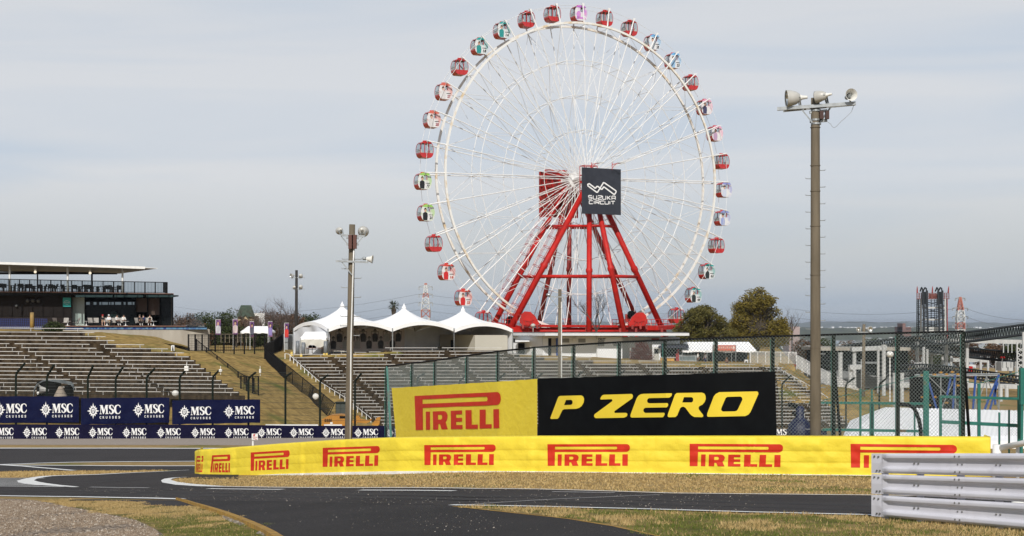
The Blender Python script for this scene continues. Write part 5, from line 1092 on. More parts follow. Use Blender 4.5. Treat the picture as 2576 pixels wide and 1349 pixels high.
mb = MB(); a = hp(597, 860); b = hp(640, 795); mb.box(a.x, b.x, 232, 238, a.z, b.z); mb.prism([hp(602,862,230), hp(602,812,230), hp(617,796,230), hp(632,812,230), hp(632,862,230)], (0, 3, 0)); mb.build('wall', m_stone, r)
mb = MB(); mb.quad(hp(594,797,231.5), hp(642,797,231.5), hp(632,768,235), hp(606,768,235)); mb.quad(hp(594,797,238.5), hp(642,797,238.5), hp(632,768,235), hp(606,768,235)); mb.add([hp(594,797,231.5), hp(594,797,238.5), hp(606,768,235)], [(0,1,2)]); mb.add([hp(642,797,231.5), hp(642,797,238.5), hp(632,768,235)], [(0,1,2)])
for s in (-1, 1): mb.hexa([hp(617,793,229.8), hp(617+17*s,813,229.8), hp(617+17*s,813,234), hp(617,793,234), hp(617,791,229.8), hp(617+17*s,811,229.8), hp(617+17*s,811,234), hp(617,791,234)])
mb.build('roof', m_groof, r)
mb = MB(); a = hp(638, 830, 236); b = hp(666, 788, 236); mb.box(a.x, b.x, 236, 240, a.z, b.z); mb.build('wall', m_white, r)
railing('rail_fence', 'pale two bar fence behind the portrait flags', [(556,841),(640,840)], 1.1, [200,200], mat('cream_fence', (.24,.20,.14), rough=.8), 8, .03, 0, 'fence', 1)
# ================================================================ TOILET BUILDING AND KIOSK
r = thing('toilet_building', 'long low white toilet building with flat roof below the ferris wheel', 'building', P(1480, 908, 186))
mb = MB(); f = [P(1284,838,190), P(1371,838.5,183), P(1734,838.5,183), P(1734,838.5,183)+V((0,9,0)), P(1284,838,190)+V((0,6,0))]; up = V((0,0,.32))
mb.prism([p-up for p in f], up); mb.build('roof', mat('roof_white', (.66,.67,.69), (.60,.61,.63), 1, .5), r)
mb = MB(); mb.prism([p+V((0,.3,0)) for p in f], (0,0,.08)); mb.build('roof_cover', mat('roof_grey', (.10,.10,.10), (.16,.16,.155), 2, .9), r)
def tw(u0, u1, v0, v1, Y, dep, m, name, dY=None):
    a = P(u0, v1, Y); b = P(u1, v0, Y); mb = MB(); mb.box(a.x, b.x, Y, Y+dep, a.z, b.z); return mb.build(name, m, r)
tw(1365, 1565, 846, 922, 186, 6, m_wallw, 'wall'); tw(1565.5, 1710, 848.5, 925, 188, 5, m_wallw, 'wall')
mb = MB(); mb.hexa([P(1288,925,191), P(1364.5,925,186), P(1364.5,925,192), P(1288,925,197), P(1288,846,191), P(1364.5,846,186), P(1364.5,846,192), P(1288,846,197)]); mb.build('wall', m_wallw, r)
tw(1501, 1565.5, 847, 922, 185.2, .85, m_wallw, 'wall')
tw(1379, 1387, 851, 906, 185.96, .03, m_dark, 'door'); tw(1387, 1398.5, 852, 906, 185.97, .02, mat('beige_wall', (.42,.37,.30), rough=.8), 'wall_panel'); tw(1398.5, 1404.5, 851, 906, 185.9, .09, mat('blue_door', (.02,.06,.26), rough=.5), 'door'); tw(1371, 1379, 851, 862, 185.96, .03, m_wallw, 'wall_panel')
m_lou = mat('louvre_grey', (.30,.31,.32), (.24,.25,.26), 1, .6, stretch=(.1,1,14))
tw(1412, 1432, 852, 862, 185.96, .03, m_lou, 'vent_window'); tw(1455, 1473, 852, 862, 185.96, .03, m_lou, 'vent_window'); tw(1502.5, 1520, 858, 871, 185.16, .03, m_lou, 'vent_window'); tw(1543, 1563, 860, 871, 185.16, .03, m_lou, 'vent_window'); tw(1441, 1450, 852, 859, 185.4, .58, m_hornw, 'lamp')
tw(1296, 1332, 857, 860, 186.5, 3, m_wallw, 'porch_roof'); tw(1303, 1320, 863, 892, 188.4, .1, m_dark, 'window'); tw(1363, 1500, 900, 922, 184.6, 1.38, m_conc, 'plinth')
for u in (1503, 1585.5):
    mb = MB(); mb.tube([P(u+8, 843, 184), P(u+3, 846.5, 184.8), P(u, 848, 185.1), P(u, 922, 185.1)], .05, 6); mb.build('downpipe', m_white, r)
mb = MB(); mb.shapes([fit(text2d('TOILET', .025), 0, 1, 1, 0)], lambda x, y: P(1500.5+23*x, 850.6+6.4*y, 185.15)); mb.build('lettering', m_dark, r)
mb = MB(); mb.shapes([fit(text2d('INFO', .02), 0, 1, 1, 0)], lambda x, y: P(1640+17*x, 851+4*y, 187.9)) if False else mb.box(*(lambda a, b: (a.x, b.x, 187.9, 187.95, a.z, b.z))(P(1639, 855, 187.9), P(1658, 851.5, 187.9))); mb.build('red_sign', mat('faded_red', (.42,.06,.05), rough=.6), r)
tw(1286, 1296, 852, 862, 185.5, .1, m_dark, 'window')
m_gsign = mat('dull_red_sign', (.35,.03,.03), rough=.6)
r2 = r = thing('kiosk', 'small kiosk with navy awning and orange counter front', 'kiosk', P(1690, 920, 184))
tw(1641, 1662, 866, 921, 184.5, 3, m_wallw, 'wall'); tw(1646, 1656, 878, 890, 184.45, .04, m_dark, 'window'); tw(1644, 1658, 874, 920, 184.47, .02, m_lampg, 'door'); tw(1662, 1727, 872, 921, 186.5, .2, m_dark, 'back_wall'); tw(1661.8, 1696.5, 900, 920, 184.2, 1.0, mat('orange_counter', (.62,.33,.06), (.55,.28,.05), 2, .6), 'counter'); tw(1661, 1700, 898.5, 900.5, 184.05, 1.2, m_lampg, 'counter_top'); tw(1700.5, 1703, 890, 918, 184.3, .3, m_gsign, 'red_sign')
mb = MB(); a, b = P(1659,865,186.4), P(1730,865,186.4); c, d = P(1656,876,183.6), P(1733,876,183.6); mb.hexa([c, d, b-V((0,0,.1)), a-V((0,0,.1)), c+V((0,0,.25)), d+V((0,0,.25)), b, a]); mb.build('awning', mat('navy_awning', (.012,.016,.035), (.02,.024,.05), 2, .7), r)
tw(1680, 1727, 868, 880, 185.2, .5, m_dark, 'menu_shelf')
r = thing('ice_freezer', 'silver display counter with red end panel beside the orange counter', 'counter', P(1726, 920, 184.5)); tw(1706, 1752, 893, 920, 184.6, 1.0, mat('display_silver', (.40,.42,.44), (.28,.30,.32), 2, .3), 'body'); tw(1704, 1708, 879, 919, 184.5, .8, m_gsign, 'end_panel'); tw(1710, 1749, 897, 906, 184.55, .06, m_glass, 'glass'); tw(1712, 1722, 909, 916, 184.56, .04, m_red, 'label_panel')
r = thing('standing_sign', 'white standing board with dark picture at the right canopy end', 'sign', P(1877, 919, 181)); tw(1873, 1882, 905, 919, 181, .06, m_wprint, 'panel'); tw(1875, 1880, 908.5, 914, 180.96, .03, m_fig, 'picture')
r = thing('planter_strip', 'low red brick planter under the white barred railing', 'planter', P(1945, 921, 178.5)); tw(1897, 2003, 916, 922, 178.6, .5, mat('red_brick', (.22,.06,.04), (.30,.09,.06), 4, .9), 'bricks')
# ================================================================ FERRIS WHEEL
AW = 0.461347; HUB = P(1462, 449.3, 220); T_ = V((cos(AW), sin(AW), 0)); N_ = V((sin(AW), -cos(AW), 0)); Z_ = V((0, 0, 1))
def Wp(t, n, z): return HUB+T_*t+N_*n+Z_*z
def Wr(r_, th, n): return Wp(r_*sin(th), n, r_*cos(th))
RR, SW, RP = 23.54, 1.67, 26.4
TH = [radians(10*i-1.0) for i in range(36)]
wheel = thing('ferris_wheel', 'giant white spoked ferris wheel with rusty rims above the tents', 'ferris wheel', HUB)
for n in (SW, -SW):
    k = 144; rows = []
    for i in range(k+1):
        th = 2*pi*i/k; rows.append([Wr(RR-.16, th, n-.13), Wr(RR-.16, th, n+.13), Wr(RR+.16, th, n+.13), Wr(RR+.16, th, n-.13), Wr(RR-.16, th, n-.13)])
    mb = MB(); mb.sheet(rows); mb.build('rim', m_rust, wheel)
RG = [(.76*RR, .055), (.535*RR, .05), (.31*RR, .045)]
for rr_, w in RG:
    for n in (SW*.95, -SW*.95):
        mb = MB(); mb.tube([Wr(rr_, th, n) for th in TH], w, 5, closed=True); mb.build('ring', m_wsteel, wheel)
for th in TH:
    for s in (1, -1):
        mb = MB(); mb.tube([Wr(.9, th, s*2.1), Wr(.31*RR, th, s*SW*.97), Wr(RR-.2, th, s*SW)], [.05,.06,.078], 6); mb.build('spoke', m_wsteel, wheel)
mb = MB(); nodes = [RR-.3]+[q[0] for q in RG]
for i, th in enumerate(TH):
    t2 = TH[(i+1) % 36]; t0 = TH[i-1]
    for j, r_ in enumerate(nodes):
        mb.tube([Wr(r_, th, SW), Wr(r_, th, -SW)], .04, 4, cap=False)
        if j < 3:
            q = nodes[j+1]; s = 1 if (i+j) % 2 else -1
            mb.tube([Wr(r_, th, s*SW), Wr(q, th, -s*SW)], .035, 4, cap=False)
            if j < 2 and i % 2 == j % 2:
                for tt in (t2, t0):
                    mb.tube([Wr(r_, th, SW), Wr(q, tt, SW)], .03, 4, cap=False); mb.tube([Wr(r_, th, -SW), Wr(q, tt, -SW)], .03, 4, cap=False)
            if j == 2: mb.tube([Wr(r_, th, s*SW), Wr(1.0, th, -s*1.9)], .035, 4, cap=False)
    mb.tube([Wr(RR, th, SW), Wr(RR, t2, -SW)], .025, 4, cap=False)
o = mb.build('bracing', m_wsteel, wheel); o['kind'] = 'stuff'
for n in (SW-.55, -SW+.55):
    mb = MB(); mb.tube([Wr(RP, th, n) for th in TH], .028, 4, closed=True); mb.build('tie_cable', m_wsteel, wheel)
for i, th in enumerate(TH):
    mb = MB()
    for s in (1, -1):
        a, b = Wr(RR, th, s*SW), Wr(RP, th, s*(SW-.25)); mb.tube([a, b], [.12,.09], 6)
        c = b; d = Wr(1, th, 0)-Wr(0, th, 0); mb.hexa([c-d*.45-T_*.04+N_*.1-Z_*0, c-d*.45+T_*.04+N_*.1, c-d*.45+T_*.04-N_*.1, c-d*.45-T_*.04-N_*.1, c+d*.22-T_*.22+N_*.1, c+d*.22+T_*.22+N_*.1, c+d*.22+T_*.22-N_*.1, c+d*.22-T_*.22-N_*.1])
    mb.tube([Wr(RP, th, SW-.2), Wr(RP, th, -SW+.2)], .06, 5); mb.build('gondola_arm', m_wsteel, wheel)
mb = MB()
for s in (1, -1): mb.lathe([(.5,-.2),(1.15,-.15),(1.15,.15),(.5,.2)], 24, Wp(0, s*2.1, 0), N_)
mb.lathe([(.45,-6.5),(.45,6.5)], 16, HUB, N_); mb.build('hub', m_wsteel, wheel, smooth=False)
# ---- gondolas
PF = [(-.60,-1.22),(.60,-1.22),(.86,-1.02),(1.01,-.72),(1.08,-.25),(1.08,.15),(1.0,.55),(.84,.88),(.60,1.08),(.36,1.18),(-.36,1.18),(-.60,1.08),(-.84,.88),(-1.0,.55),(-1.08,.15),(-1.08,-.25),(-1.01,-.72),(-.86,-1.02)]
HN = .78
def inset(p, k): return [(x*k, z*k) for x, z in p]
gl = glassmat('gondola_glass', (.88,.91,.92), .14)
ga = m_rsteel
m_gred = mat('gondola_red', (.50,.022,.022), (.44,.018,.018), 2, .25, coat=.4); m_gdark = mat('gondola_dark_red', (.20,.012,.014), rough=.3)
def clipz(p, lo, hi):                                # part of the profile between two heights
    def cut(pp, z, keep):
        o = []
        for i in range(len(pp)):
            a, b = pp[i], pp[(i+1) % len(pp)]; ka, kb = keep(a[1]), keep(b[1])
            if ka: o.append(a)
            if ka != kb: t = (z-a[1])/(b[1]-a[1]); o.append((a[0]+(b[0]-a[0])*t, z))
        return o
    return cut(cut(p, lo, lambda v: v >= lo), hi, lambda v: v <= hi)
def make_gondola():
    c = V((0, 0, 0)); r = thing('gondola', '', 'gondola', c)
    def L3(t, n, z): return T_*t+N_*n+Z_*z
    def band(p, n0, n1): return [L3(x, n0, z) for x, z in p], N_*(n1-n0)
    mb = MB(); lp, vc = band(clipz(PF, -1.3, -.52), -HN, HN); mb.prism(lp, vc); mb.build('lower_shell', m_gred, r)
    mb = MB(); lp, vc = band(clipz(PF, .86, 1.3), -HN, HN); mb.prism(lp, vc); mb.box(-.28, .28, -.28, .28, 1.16, 1.32); mb.build('roof', m_gred, r)
    mb = MB(); lp, vc = band(clipz(inset(PF, .985), -.52, .86), -HN*.97, HN*.97); mb.prism(lp, vc); mb.build('glass', gl, r)
    mb = MB()
    for n in (HN, -HN):
        out_ = PF; k = len(out_); inn = inset(PF, .93)
        vs = [L3(x, n+.03*(1 if n > 0 else -1), z) for x, z in out_]+[L3(x, n+.03*(1 if n > 0 else -1), z) for x, z in inn]; mb.add(vs, [(i, (i+1) % k, k+(i+1) % k, k+i) for i in range(k)])
        for x in (-.33, .33): mb.bar(L3(x, n, -1.1), L3(x, n, 1.0), .09, .09, T_)
    mb.build('frame', m_gred, r)
    mb = MB(); mb.hexa([L3(-.95,-.6,-.55), L3(-.55,-.6,-.55), L3(-.55,.6,-.55), L3(-.95,.6,-.55), L3(-.95,-.6,-.05), L3(-.75,-.6,-.05), L3(-.75,.6,-.05), L3(-.95,.6,-.05)]); mb.hexa([L3(.95,-.6,-.55), L3(.55,-.6,-.55), L3(.55,.6,-.55), L3(.95,.6,-.55), L3(.95,-.6,-.05), L3(.75,-.6,-.05), L3(.75,.6,-.05), L3(.95,.6,-.05)]); mb.build('seats', m_hornw, r)
    mb = MB()
    for z in (-.22, .0): mb.tube([L3(-1.05, HN*.9, z), L3(-1.05, -HN*.9, z)], .02, 4)
    mb.build('guard_bar', m_blk, r)
    return r
def add_wrap(r, col, suit, num, numcol=(.02,.02,.02), face=True):
    def F3(t, z, o=0): return wloc(r)+T_*t+N_*(HN+.05+o)+Z_*z
    mw = MATS.get(('w', col)) or mat('wrap', (.70,.70,.71), tuple(lerp(.68, c, .6) for c in col), 1.1, .4, lo=.45, hi=.62); MATS[('w', col)] = mw
    mb = MB(); mb.shapes([[PF, [(-.12,.12),(.42,.12),(.42,.80),(-.12,.80)]]], F3); mb.build('wrap_panel', mw, r)
    mb = MB(); mb.shapes([[clipz([(x*.999, z) for x, z in PF], .80, 1.3)]], lambda t, z: F3(t, z, .012)); mb.build('wrap_top', mat('wrap_top', col, rough=.4), r)
    if face:
        ms = MATS.get(('s', suit)) or mat('print_suit', suit, rough=.5); MATS[('s', suit)] = ms
        tor, hd, hr = figure2d(-.42, -1.15, 1.72, .78); mb = MB(); mb.shapes([[tor]], lambda t, z: F3(t, z, .02)); mb.mi = 1; mb.shapes([[hd]], lambda t, z: F3(t, z, .03)); mb.mi = 2; mb.shapes([[hr]], lambda t, z: F3(t, z, .04)); mb.build('portrait_print', [ms, m_skin, m_hair], r)
    if num:
        mn = MATS.get(('n', numcol)) or mat('number_print', numcol, rough=.5); MATS[('n', numcol)] = mn
        mb = MB(); mb.shapes([fit(text2d(num, .04, 1.0, .15), .22, .78, -.98, -.55)], lambda t, z: F3(t, z, .02)); mb.build('number', mn, r)
        mb = MB(); mb.shapes([[[(.12,-.40),(.80,-.40),(.80,-.31),(.12,-.31)]]], lambda t, z: F3(t, z, .02)); mb.build('name_strip', m_dark, r)
proto = make_gondola()
TEAL, GREEN, PINK, BLUE, WHT, REDW = (.02,.33,.32), (.30,.55,.12), (.75,.35,.50), (.15,.42,.72), (.72,.70,.70), (.62,.14,.10)
GD = {0: ('pink and purple patterned gondola at the very top of the wheel', 'pp'), 1: ('plain red gondola just right of the topmost pink gondola',), 2: ('plain red gondola second to the right of the topmost pink gondola',),
 3: ('white and blue wrapped gondola numbered 2', BLUE, (.6,.65,.7), '2'), 4: ('white and blue wrapped gondola numbered 23', BLUE, (.30,.50,.72), '23'), 5: ('plain red gondola right below gondola 23',), 6: ('pink and white wrapped gondola upper of the two pale pink ones', PINK, (.05,.05,.12), None), 7: ('pink and white wrapped gondola lower of the two pale pink ones', PINK, (.45,.30,.45), None),
 8: ('plain red gondola at the right side below the two pale pink ones',), 9: ('white and dark blue wrapped gondola upper of the right side pair', (.25,.28,.62), (.55,.60,.72), None), 10: ('white and dark blue wrapped gondola lower of the right side pair', (.25,.30,.60), (.30,.36,.62), None), 11: ('plain red gondola above gondola 63 at the lower right',), 12: ('white and teal wrapped gondola numbered 63', TEAL, (.02,.03,.03), '63'), 13: ('white and teal wrapped gondola numbered 44', TEAL, (.02,.03,.03), '44'), 14: ('lowest plain red gondola on the right beside the olive tree',),
 35: ('plain red gondola just left of the topmost pink gondola',), 34: ('plain red gondola between gondola 14 and the top',), 33: ('white and teal wrapped gondola numbered 14', TEAL, (.02,.26,.25), '14'), 32: ('white and teal wrapped gondola numbered 18', TEAL, (.02,.26,.25), '18'), 31: ('plain red gondola between gondola 18 and gondola 27',), 30: ('white and red wrapped gondola numbered 27', REDW, (.62,.60,.60), '27', (.30,.03,.05)), 29: ('white and red wrapped gondola numbered 20', REDW, (.60,.58,.58), '20', (.30,.03,.05)), 28: ('plain red gondola between gondola 20 and gondola 77',), 27: ('white and green wrapped gondola numbered 77', GREEN, (.01,.012,.015), '77'), 26: ('white and green wrapped gondola numbered 24', GREEN, (.01,.012,.015), '24'),
 25: ('plain red gondola between gondola 24 and gondola 16',), 24: ('white and red wrapped gondola numbered 16', (.60,.06,.04), (.55,.02,.02), '16', (.45,.05,.02)), 23: ('white and red wrapped gondola numbered 55', (.60,.06,.04), (.55,.02,.02), '55', (.45,.05,.02)), 22: ('lowest plain red gondola on the left above the right tent',)}
GO = {}
for i in GD: GO[i] = copy_tree(proto) if GO else proto
for i, th in enumerate(TH):
    if i not in GD: continue
    g = GD[i]; o = GO[i]
    o.location = Wr(RP, th, 0)-Z_*1.12; tag(o, g[0], 'gondola', 'gondolas of the ferris wheel')
    if len(g) == 2: 
        add_wrap(o, (.52,.16,.60), (.3,.1,.4), None, face=False)
        mb = MB(); mb.shapes([[ell(-.45, -.3, .38, .55, 12)], [ell(.55, .1, .28, .45, 12)], [[(-.9,-.95),(.9,-.95),(.6,-.65),(-.7,-.62)]]], lambda t, z: wloc(o)+T_*t+N_*(HN+.08)+Z_*z); mb.build('pink_pattern', mat('wrap_pink', (.72,.28,.52), (.45,.22,.65), 3, .4), o)
    elif len(g) > 2: add_wrap(o, *g[1:])
# ---- support frame
sup = thing('wheel_support', 'red steel support frame with leaning legs and loading deck under the ferris wheel', 'support frame', P(1470, 845, 218))
def leg(u0, v0, u1, v1, t, n, r_, m=m_rsteel, dn=None):
    Y0 = HUB.y+T_.y*t+N_.y*n; Y1 = HUB.y+N_.y*(5.0 if n > 0 else -5.0); b = P(u0, v0, Y0); a = P(u1, v1, Y1); d = b-a; b = b+d*.05
    mb = MB(); pts = [a.lerp(b, q) for q in (0, .54, .55, .565, .575, 1)]; mb.tube(pts, [r_*.92, r_, r_*1.28, r_*1.28, r_, r_*1.05], 14); mb.build('leg', m, sup, smooth=True); return a, b
legs = {}
legs['L1'] = leg(1286, 822, 1483, 456, -13, 3, .44); legs['L2'] = leg(1481.6, 834, 1483, 470, -3, 9, .40); legs['L3'] = leg(1569, 834, 1492, 456, 3, 9, .42); legs['L4'] = leg(1667, 829, 1492, 456, 13, 3, .42)
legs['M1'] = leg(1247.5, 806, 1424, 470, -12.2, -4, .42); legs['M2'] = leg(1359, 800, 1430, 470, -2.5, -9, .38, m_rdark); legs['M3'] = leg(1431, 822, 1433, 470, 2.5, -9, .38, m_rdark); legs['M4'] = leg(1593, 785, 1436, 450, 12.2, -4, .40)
def onleg(k, v):
    a, b = legs[k]; va = EYE-(a.z-H)*F/a.y; vb = EYE-(b.z-H)*F/b.y; best = 0
    for i in range(401):
        p = a.lerp(b, i/400)
        if EYE-(p.z-H)*F/p.y <= v: best = i/400
    return a.lerp(b, best)
for ks, v in ((('L1','L2','L3','L4'), 569), (('L1','L2','L3','L4'), 696), (('M1','M2','M3','M4'), 574), (('M1','M2','M3','M4'), 697)):
    mb = MB(); pts = [onleg(k, v+(1.5 if k == 'L4' else 0)) for k in ks]; mb.tube([pts[0], pts[1]], .21 if v < 600 else .25, 8); mb.tube([pts[1], pts[2]], .21 if v < 600 else .25, 8); mb.tube([pts[2], pts[3]], .21 if v < 600 else .25, 8); mb.build('cross_beam', m_rsteel, sup, smooth=True)
for v in (569, 696):
    for a, b in (('L1','M1'),('L4','M4')):
        mb = MB(); mb.tube([onleg(a, v), onleg(b, v)], .18, 8); mb.build('cross_beam', m_rsteel, sup, smooth=True)
def ladder(k, v0, v1, side):                          # caged ladder along a leg
    a, b = onleg(k, v0), onleg(k, v1); d = (b-a).normalized(); o = d.cross(N_).normalized(); o = o if o.x < 0 else -o; o = o*.95; mb = MB()
    for s in (-.22, .22): mb.tube([a+o*.6+N_*s, b+o*.6+N_*s], .035, 4)
    n = int((b-a).length/.5)
    for i in range(n): p = a.lerp(b, i/n)+o*.6; mb.bar(p+N_*.22, p-N_*.22, .025)
    for q in (-.35, 0, .35): mb.tube([a+o*1.55+N_*q*1.2, b+o*1.55+N_*q*1.2], .022, 4)
    lad = mb.build('ladder', m_rsteel, sup)
    n = int((b-a).length/1.6)
    for i in range(n+1):
        p = a.lerp(b, i/n)+o*1.1; mb = MB(); mb.tube([p+o*.52*cos(2*pi*j/12)+N_*.52*sin(2*pi*j/12) for j in range(12)], .035, 4, closed=True); mb.build('cage_hoop', m_rsteel, lad)
ladder('L1', 560, 800, 1); ladder('M1', 560, 785, 1)
# loading deck: front and rear girders, railings, drive units
def gird(ua, va, ub, vb, Ya, Yb, h, w, name='girder', m=m_rsteel): 
    mb = MB(); mb.bar(P(ua, va, Ya), P(ub, vb, Yb), w, h); return mb.build(name, m, sup)
gird(1283, 829, 1672, 829, 211, 219, .55, .5); gird(1330, 820, 1700, 822, 213, 222, .35, 6.0, 'deck', m_rsteel)
mb = MB(); mb.tube([P(1318, 833, 210), P(1668, 833.5, 217)], .20, 10); mb.build('girder', m_rsteel, sup, smooth=True)
gird(1240, 815, 1330, 830, 216, 210, .7, .6); gird(1283, 830, 1345, 836, 209.5, 211, .9, .7); gird(1640, 826, 1705, 822, 214, 222, .6, 2.0)
for u in (1290, 1335, 1420, 1475, 1560, 1600, 1665): 
    mb = MB(); a = P(u, 826, 213); mb.bar(a, (a.x, a.y, -2.2), .35, .35, V((0,1,0))); mb.build('footing_post', m_rdark, sup)
for (u0, u1, v0, v1, Y, n) in ((1262, 1300, 790, 819, 212, 5), (1300, 1333, 792, 819, 209.5, 4), (1405, 1437, 803, 823, 222, 4), (1540, 1600, 804, 823, 220, 6), (1618, 1690, 804, 823, 216, 7)):
    mb = MB()
    for v in (v0, lerp(v0, v1, .5)): mb.tube([P(u0, v, Y), P(u1, v, Y)], .045, 5)
    for i in range(n+1): u = lerp(u0, u1, i/n); mb.tube([P(u, v0, Y), P(u, v1, Y)], .04, 5)
    mb.build('railing', m_rsteel, sup)
for (u, v, Y, s, fl_) in ((1331, 801, 208.5, 1, 1), (1606, 803, 213, 1, -1)):
    W_ = lambda x, y, z: P(u, v, Y)+V((x, y, z)); mb = MB(); k = fl_
    mb.prism([W_(x*k, 0, z) for x, z in ((-1.35,-.55),(-1.15,.55),(-.7,1.0),(.2,.95),(.9,.3),(1.5,-.75),(1.3,-1.1),(-1.0,-1.0))], (0, 1.7, 0)); mb.prism([W_(x*k, -.12, z) for x, z in ((-.9,-.3),(-.8,.35),(.1,.45),(.7,-.25),(.2,-.5))], (0, .14, 0)); mb.build('drive_housing', m_rsteel, sup)
    mb = MB(); [mb.bar(W_(x, -.1, -.9), W_(x, -.1, -1.5), .3, .3, V((0,1,0))) for x in (-.9, .3, 1.2)]; [mb.bar(W_(-1.2*k+.5*j*k, -.06, .35-.18*j), W_(-.9*k+.5*j*k, -.06, -.9), .08, .08, V((0,1,0))) for j in range(4)]; mb.build('drive_bracket', m_rdark, sup)
for u, v, Y in ((1283, 806, 216), (1588, 792, 222), (1600, 797, 221.5)):
    mb = MB(); mb.lathe([(.35,-.25),(.62,-.22),(.62,.22),(.35,.25)], 16, P(u, v, Y), N_); mb.build('drive_tyre', m_blk, sup, smooth=False); mb = MB(); mb.box(*(lambda p: (p.x-.9, p.x+.9, p.y, p.y+1, p.z-1.2, p.z+.1))(P(u, v, Y+.5))); mb.build('drive_housing', m_rdark, sup)
# signs on both ends of the axle
def panel(name, label, c, w, h, m):
    r = thing(name, label, 'sign', c-Z_*h/2); f = lambda x, y, o=0: c+T_*((x-.5)*w)+Z_*((.5-y)*h)+N_*o; mb = MB(); mb.hexa([f(0,1,-.25), f(1,1,-.25), f(1,1,0), f(0,1,0), f(0,0,-.25), f(1,0,-.25), f(1,0,0), f(0,0,0)]); mb.build('panel', m, r); return r, f
Y1 = HUB.y+N_.y*7.4; c1 = P(1514, 481.5, Y1)
r, fs = panel('wheel_sign', 'dark square sign with white track outline at the front of the wheel hub', c1, 6.6, 6.85, mat('sign_navy', (.022,.026,.038), (.028,.032,.045), 1.5, .5, bump=.15, bscale=1, c3=(.016,.018,.028), s3=.6))
zz = lambda X, Y: ((X-52)/1080, (Y-(28+44*(X-52)/1080))/1212)
TR = [(232,455),(300,500),(395,572),(418,570),(450,530),(480,528),(505,545),(570,600),(598,600),(638,545),(662,548),(930,735),(960,728),(995,670),(985,640),(660,430),(632,432),(470,680),(445,682),(205,520),(195,480)]
tr_ = [zz(*q) for q in TR]; tr_ = [(a*6.6, b*6.85) for a, b in tr_]
mb = MB(); fm = lambda x, y: fs(x/6.6, y/6.85, .02)
half = TR.index((632,432)); 
s1 = stroke(tr_[:7], .20); mb.shapes([s1], fm)
mb.shapes([stroke(tr_[6:16], .20)], lambda x, y: fs(x/6.6, y/6.85, .022)); mb.shapes([stroke(tr_[15:]+[tr_[0]], .20)], lambda x, y: fs(x/6.6, y/6.85, .024)); mb.build('track_outline', m_wprint, r)
LET = {'S': [[(1,0),(.12,0),(0,.12),(0,.4),(.1,.5),(.9,.5),(1,.6),(1,.9),(.9,1),(0,1)]], 'U': [[(0,0),(0,.86),(.14,1),(.88,1),(1,.88),(1,0)]], 'Z': [[(0,0),(.9,0),(1,.12),(1,.3),(.06,.72),(0,.9),(.1,1),(1,1)]], 'K': [[(0,0),(0,1)],[(.95,0),(.2,.5),(.95,1)]], 'A': [[(0,1),(0,.14),(.12,0),(.88,0),(1,.14),(1,1)],[(.1,.62),(.9,.62)]], 'C': [[(1,0),(.12,0),(0,.12),(0,.88),(.12,1),(1,1)]], 'I': [[(.5,0),(.5,1)]], 'R': [[(0,1),(0,0),(.88,0),(1,.1),(1,.42),(.88,.55),(.14,.55)],[(.5,.6),(1,1)]], 'T': [[(-.05,0),(1.05,0)],[(.5,.08),(.5,1)]]}
mb = MB(); q = 0
for word, xs_, yt, yb in (('SUZUKA', [(218,312),(348,445),(480,590),(612,702),(745,835),(872,970)], 768, 862), ('CIRCUIT', [(236,335),(365,385),(418,520),(548,652),(676,780),(805,825),(852,955)], 905, 985)):
    for ch, (a, b) in zip(word, xs_):
        for st in LET[ch]:
            q += 1; dy = (a-230)*.022; pts = [zz(lerp(a, b, x), lerp(yt+dy, yb+dy, y)) for x, y in st]; mb.shapes([stroke([(x*6.6, y*6.85) for x, y in pts], .125)], lambda x, y: fs(x/6.6, y/6.85, .02+.0008*q))
mb.build('white_lettering', m_wprint, r)
for u in (1488, 1540):
    mb = MB(); a = P(u, 424, Y1); mb.tube([a-Z_*.2, a+Z_*.9], .05, 5); mb.bar(a+Z_*.6, a+Z_*.75+N_*.9+T_*.9, .08); mb.bar(a, a+Z_*.75+N_*.5+T_*.45, .05); lm = mb.build('lamp_bracket', m_rsteel, r); mb = MB(); e = a+Z_*.8+N_*.9+T_*.9; mb.bar(e-T_*.5, e+T_*.7, .22, .10); mb.build('sign_lamp', m_lampg, lm)
Y2 = HUB.y-N_.y*5.8; c2 = P(1405, 491, Y2)
r, fb = panel('wheel_sign', 'rusty red back of the square sign on the far end of the wheel hub', c2, 6.7, 7.0, m_rdark)
mb = MB()
for i in range(7): mb.bar(fb(i/6, 0, .15), fb(i/6, 1, .15), .12, .1, N_); mb.bar(fb(0, i/6, .15), fb(1, i/6, .15), .12, .1)
for i in range(4): mb.bar(fb(i/4, .1, .3), fb((i+1)/4, .9, .3), .10, .1, N_)
mb.build('frame', m_rsteel, r)
mb = MB(); a = c2-Z_*.4; mb.bar(fb(.05, .05, .6), fb(.95, .05, .6), .3, .25); mb.bar(fb(.1, -.04, .3), fb(.7, -.04, .3), .12, .3); mb.bar(fb(.72, .5, .1), Wp(0,-2.5,0), .7, .7); mb.build('axle_frame', m_rsteel, r)
